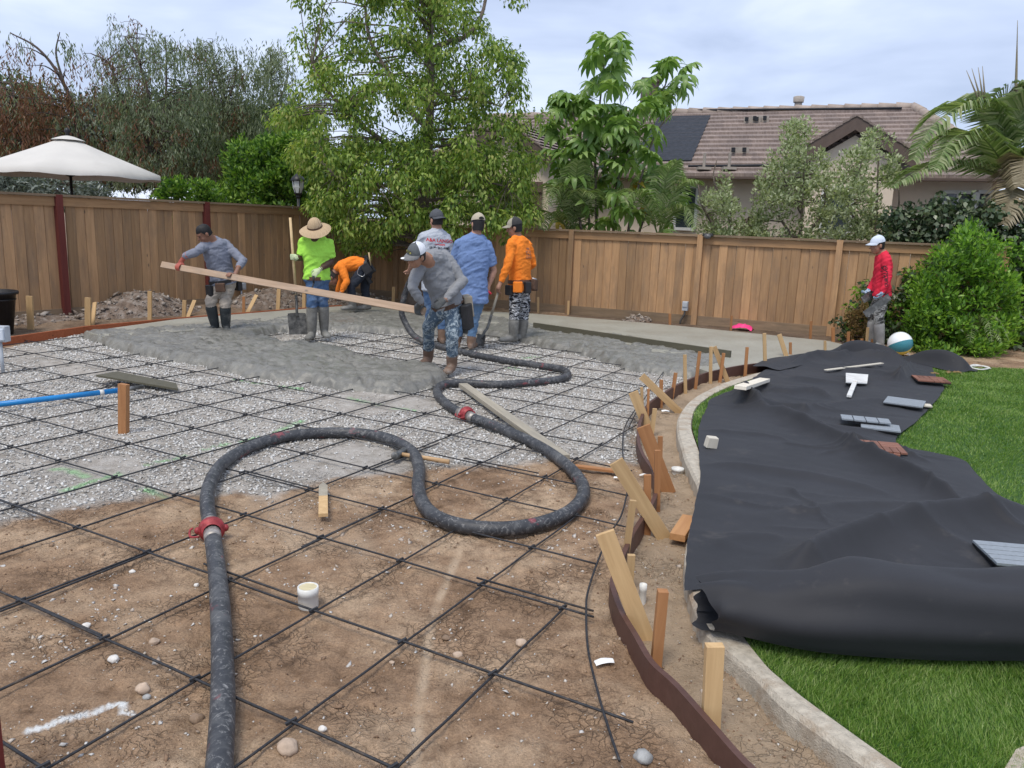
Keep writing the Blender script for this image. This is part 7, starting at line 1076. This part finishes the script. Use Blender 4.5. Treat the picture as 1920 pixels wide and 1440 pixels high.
# 7 man in orange shirt and camouflage
R_ = person('man in orange shirt and black and white camouflage trousers holding a shovel', Y7, dict(head=(965, 427, -.03), neck=(971, 446, .0), shl=(958, 460, -.16), shr=(990, 462, .16), ell=(952, 497, -.24), elr=(999, 494, .20), wrl=(939, 528, -.26), wrr=(986, 505, .38), hal=(935, 540, -.24), har=(975, 508, .42), hil=(965, 536, -.08), hir=(986, 536, .09), knl=(965, 582, -.10), knr=(983, 583, .10), anl=(962, 630, -.12), anr=(979, 632, .10), tol=(945, 640, -.20), tor=(962, 640, .05)), (-.96, .12, -.16), dict(skin=SK[0], shirt=org, pants=camo('night_camo', [(.012, .012, .015), (.16, .17, .19), (.62, .63, .64), (.03, .03, .036)], 11, (1, 1, 2.6)), boots=MUD, rubber=.45, hand_l=('grip', s7t * .93 + s7l * .07, s7l - s7t, .018), hand_r=('free', (-.4, 0, .4), 1.0), girth=1.08, hem=-.10), None); hair(R_, -.06); cap(R_, cloth('olive_cap', (.36, .33, .26)), cloth('olive_brim', (.36, .33, .26)), 1, cloth('dark_mesh', (.05, .05, .05))); belt(R_, LEA, .12, ((-60, .15, .15, .07, LEA, 'pouch', -.03), (-100, .10, .16, .06, LEAB, 'pouch', .0), (-140, .13, .15, .08, org, 'pouch', -.01), (-20, .12, .16, .08, LEA, 'pouch', -.01), (180, .12, .14, .06, LEAB, 'pouch', .04)), 1.08); W_ = R_['W']; rg = nrm(W_['shr'] - W_['shl']); ou = np.array([.75, -.66, 0]); rg2 = np.array([.66, .75, 0])
for i, tx in enumerate(('A&A', '619 261', '718-91', 'CONCR')): lettering(R_['root'], R_['bvh'], tx, .040, at(984, 466 + i * 5.5, Y7) - R_['base'], nrm(rg2), (0, 0, 1), nrm(ou), INK_G, .0006)
MB().tube([at(996, 521, Y7 - .05) - R_['base'], at(1006, 524, Y7 - .05) - R_['base']], .010, 6).build('hammer_head', WIRE, R_['root'], True); MB().tube([at(992, 548, Y7 + .12) - R_['base'], at(993, 585, Y7 + .12) - R_['base']], .010, 6).build('hammer_handle', plain('blue_grip', (.02, .04, .10), .5, .1, 9, 0), R_['root'], True)
# 8 man in red shirt with steel trowel
red = cloth('red_shirt', (.66, .030, .062)); Y8 = 11.85; bg_ = cloth('blue_white_glove', (.42, .50, .58), spots=(.12, .25, .42))
R_ = person('man in red shirt and white cap holding steel trowels by the fence', Y8, dict(head=(1645, 460, -.02), neck=(1655, 476, .0), shl=(1651, 488, .17), shr=(1662, 490, -.17), ell=(1643, 522, .22), elr=(1664, 522, -.24), wrl=(1630, 544, .12), wrr=(1655, 548, -.26), hal=(1620, 550, .08), har=(1646, 560, -.27), hil=(1651, 549, .10), hir=(1655, 550, -.08), knl=(1637, 594, .14), knr=(1648, 597, -.08), anl=(1634, 645, .18), anr=(1650, 648, -.05), tol=(1615, 652, .16), tor=(1632, 655, -.1)), (-.98, -.1, -.16), dict(skin=SK[0], shirt=red, pants=camo('grey_camo', [(.05, .05, .05), (.22, .22, .21), (.42, .42, .40), (.13, .13, .125)], 10, (1, 1, 1.6)), boots=cloth('grey_boot', (.30, .30, .29), .6, .2, .05, None, (.40, .39, .37), .5), rubber=.25, glove_l=bg_, glove_r=bg_, hand_l=('free', (-.3, -.2, .8), 1.2), hand_r=('free', (-.5, .3, .2), 1.4), hem=-.06), None); hair(R_, -.06); cap(R_, cloth('white_cap', (.62, .68, .78)), cloth('white_brim', (.55, .60, .68)), 1); belt(R_, LEAB, .02, ((-90, .10, .12, .05, LEAB, 'pouch', .0),), 1.04)
lettering(R_['root'], R_['bvh'], 'QUIKSILVER', .058, at(1663.5, 518, Y8 - .3) - R_['base'], nrm(at(1665, 500, Y8) - at(1662, 538, Y8)), nrm(np.array([-1, 0, .08])), (.02, -1, 0), INK_K, .0012)
def trowel(label, a, b, h):
    root = empty('trowel'); tag(root, label, 'trowel', 'steel trowels of the man in red'); a, b = np.array(a), np.array(b); MB().bar(a, b, .10, .006, (.2, -1, .2)).build('blade', M_STEEL, root); c = (a + b) / 2; d = nrm(b - a); MB().tube([c - d * .06 + [0, h, .05], c + d * .06 + [0, h, .05]], .015, 8).build('handle', LEAB, root, True); MB().tube([c, c + [0, h, .05]], .007, 6).build('post', M_STEEL, root, True)
trowel('long dark steel trowel held against the thigh of the man in red', at(1621, 590, Y8 - .40), at(1668, 556, Y8 - .36), .06); trowel('small steel trowel in the front hand of the man in red', at(1617, 563, Y8 - .02), at(1633, 553, Y8 + .02), .03)
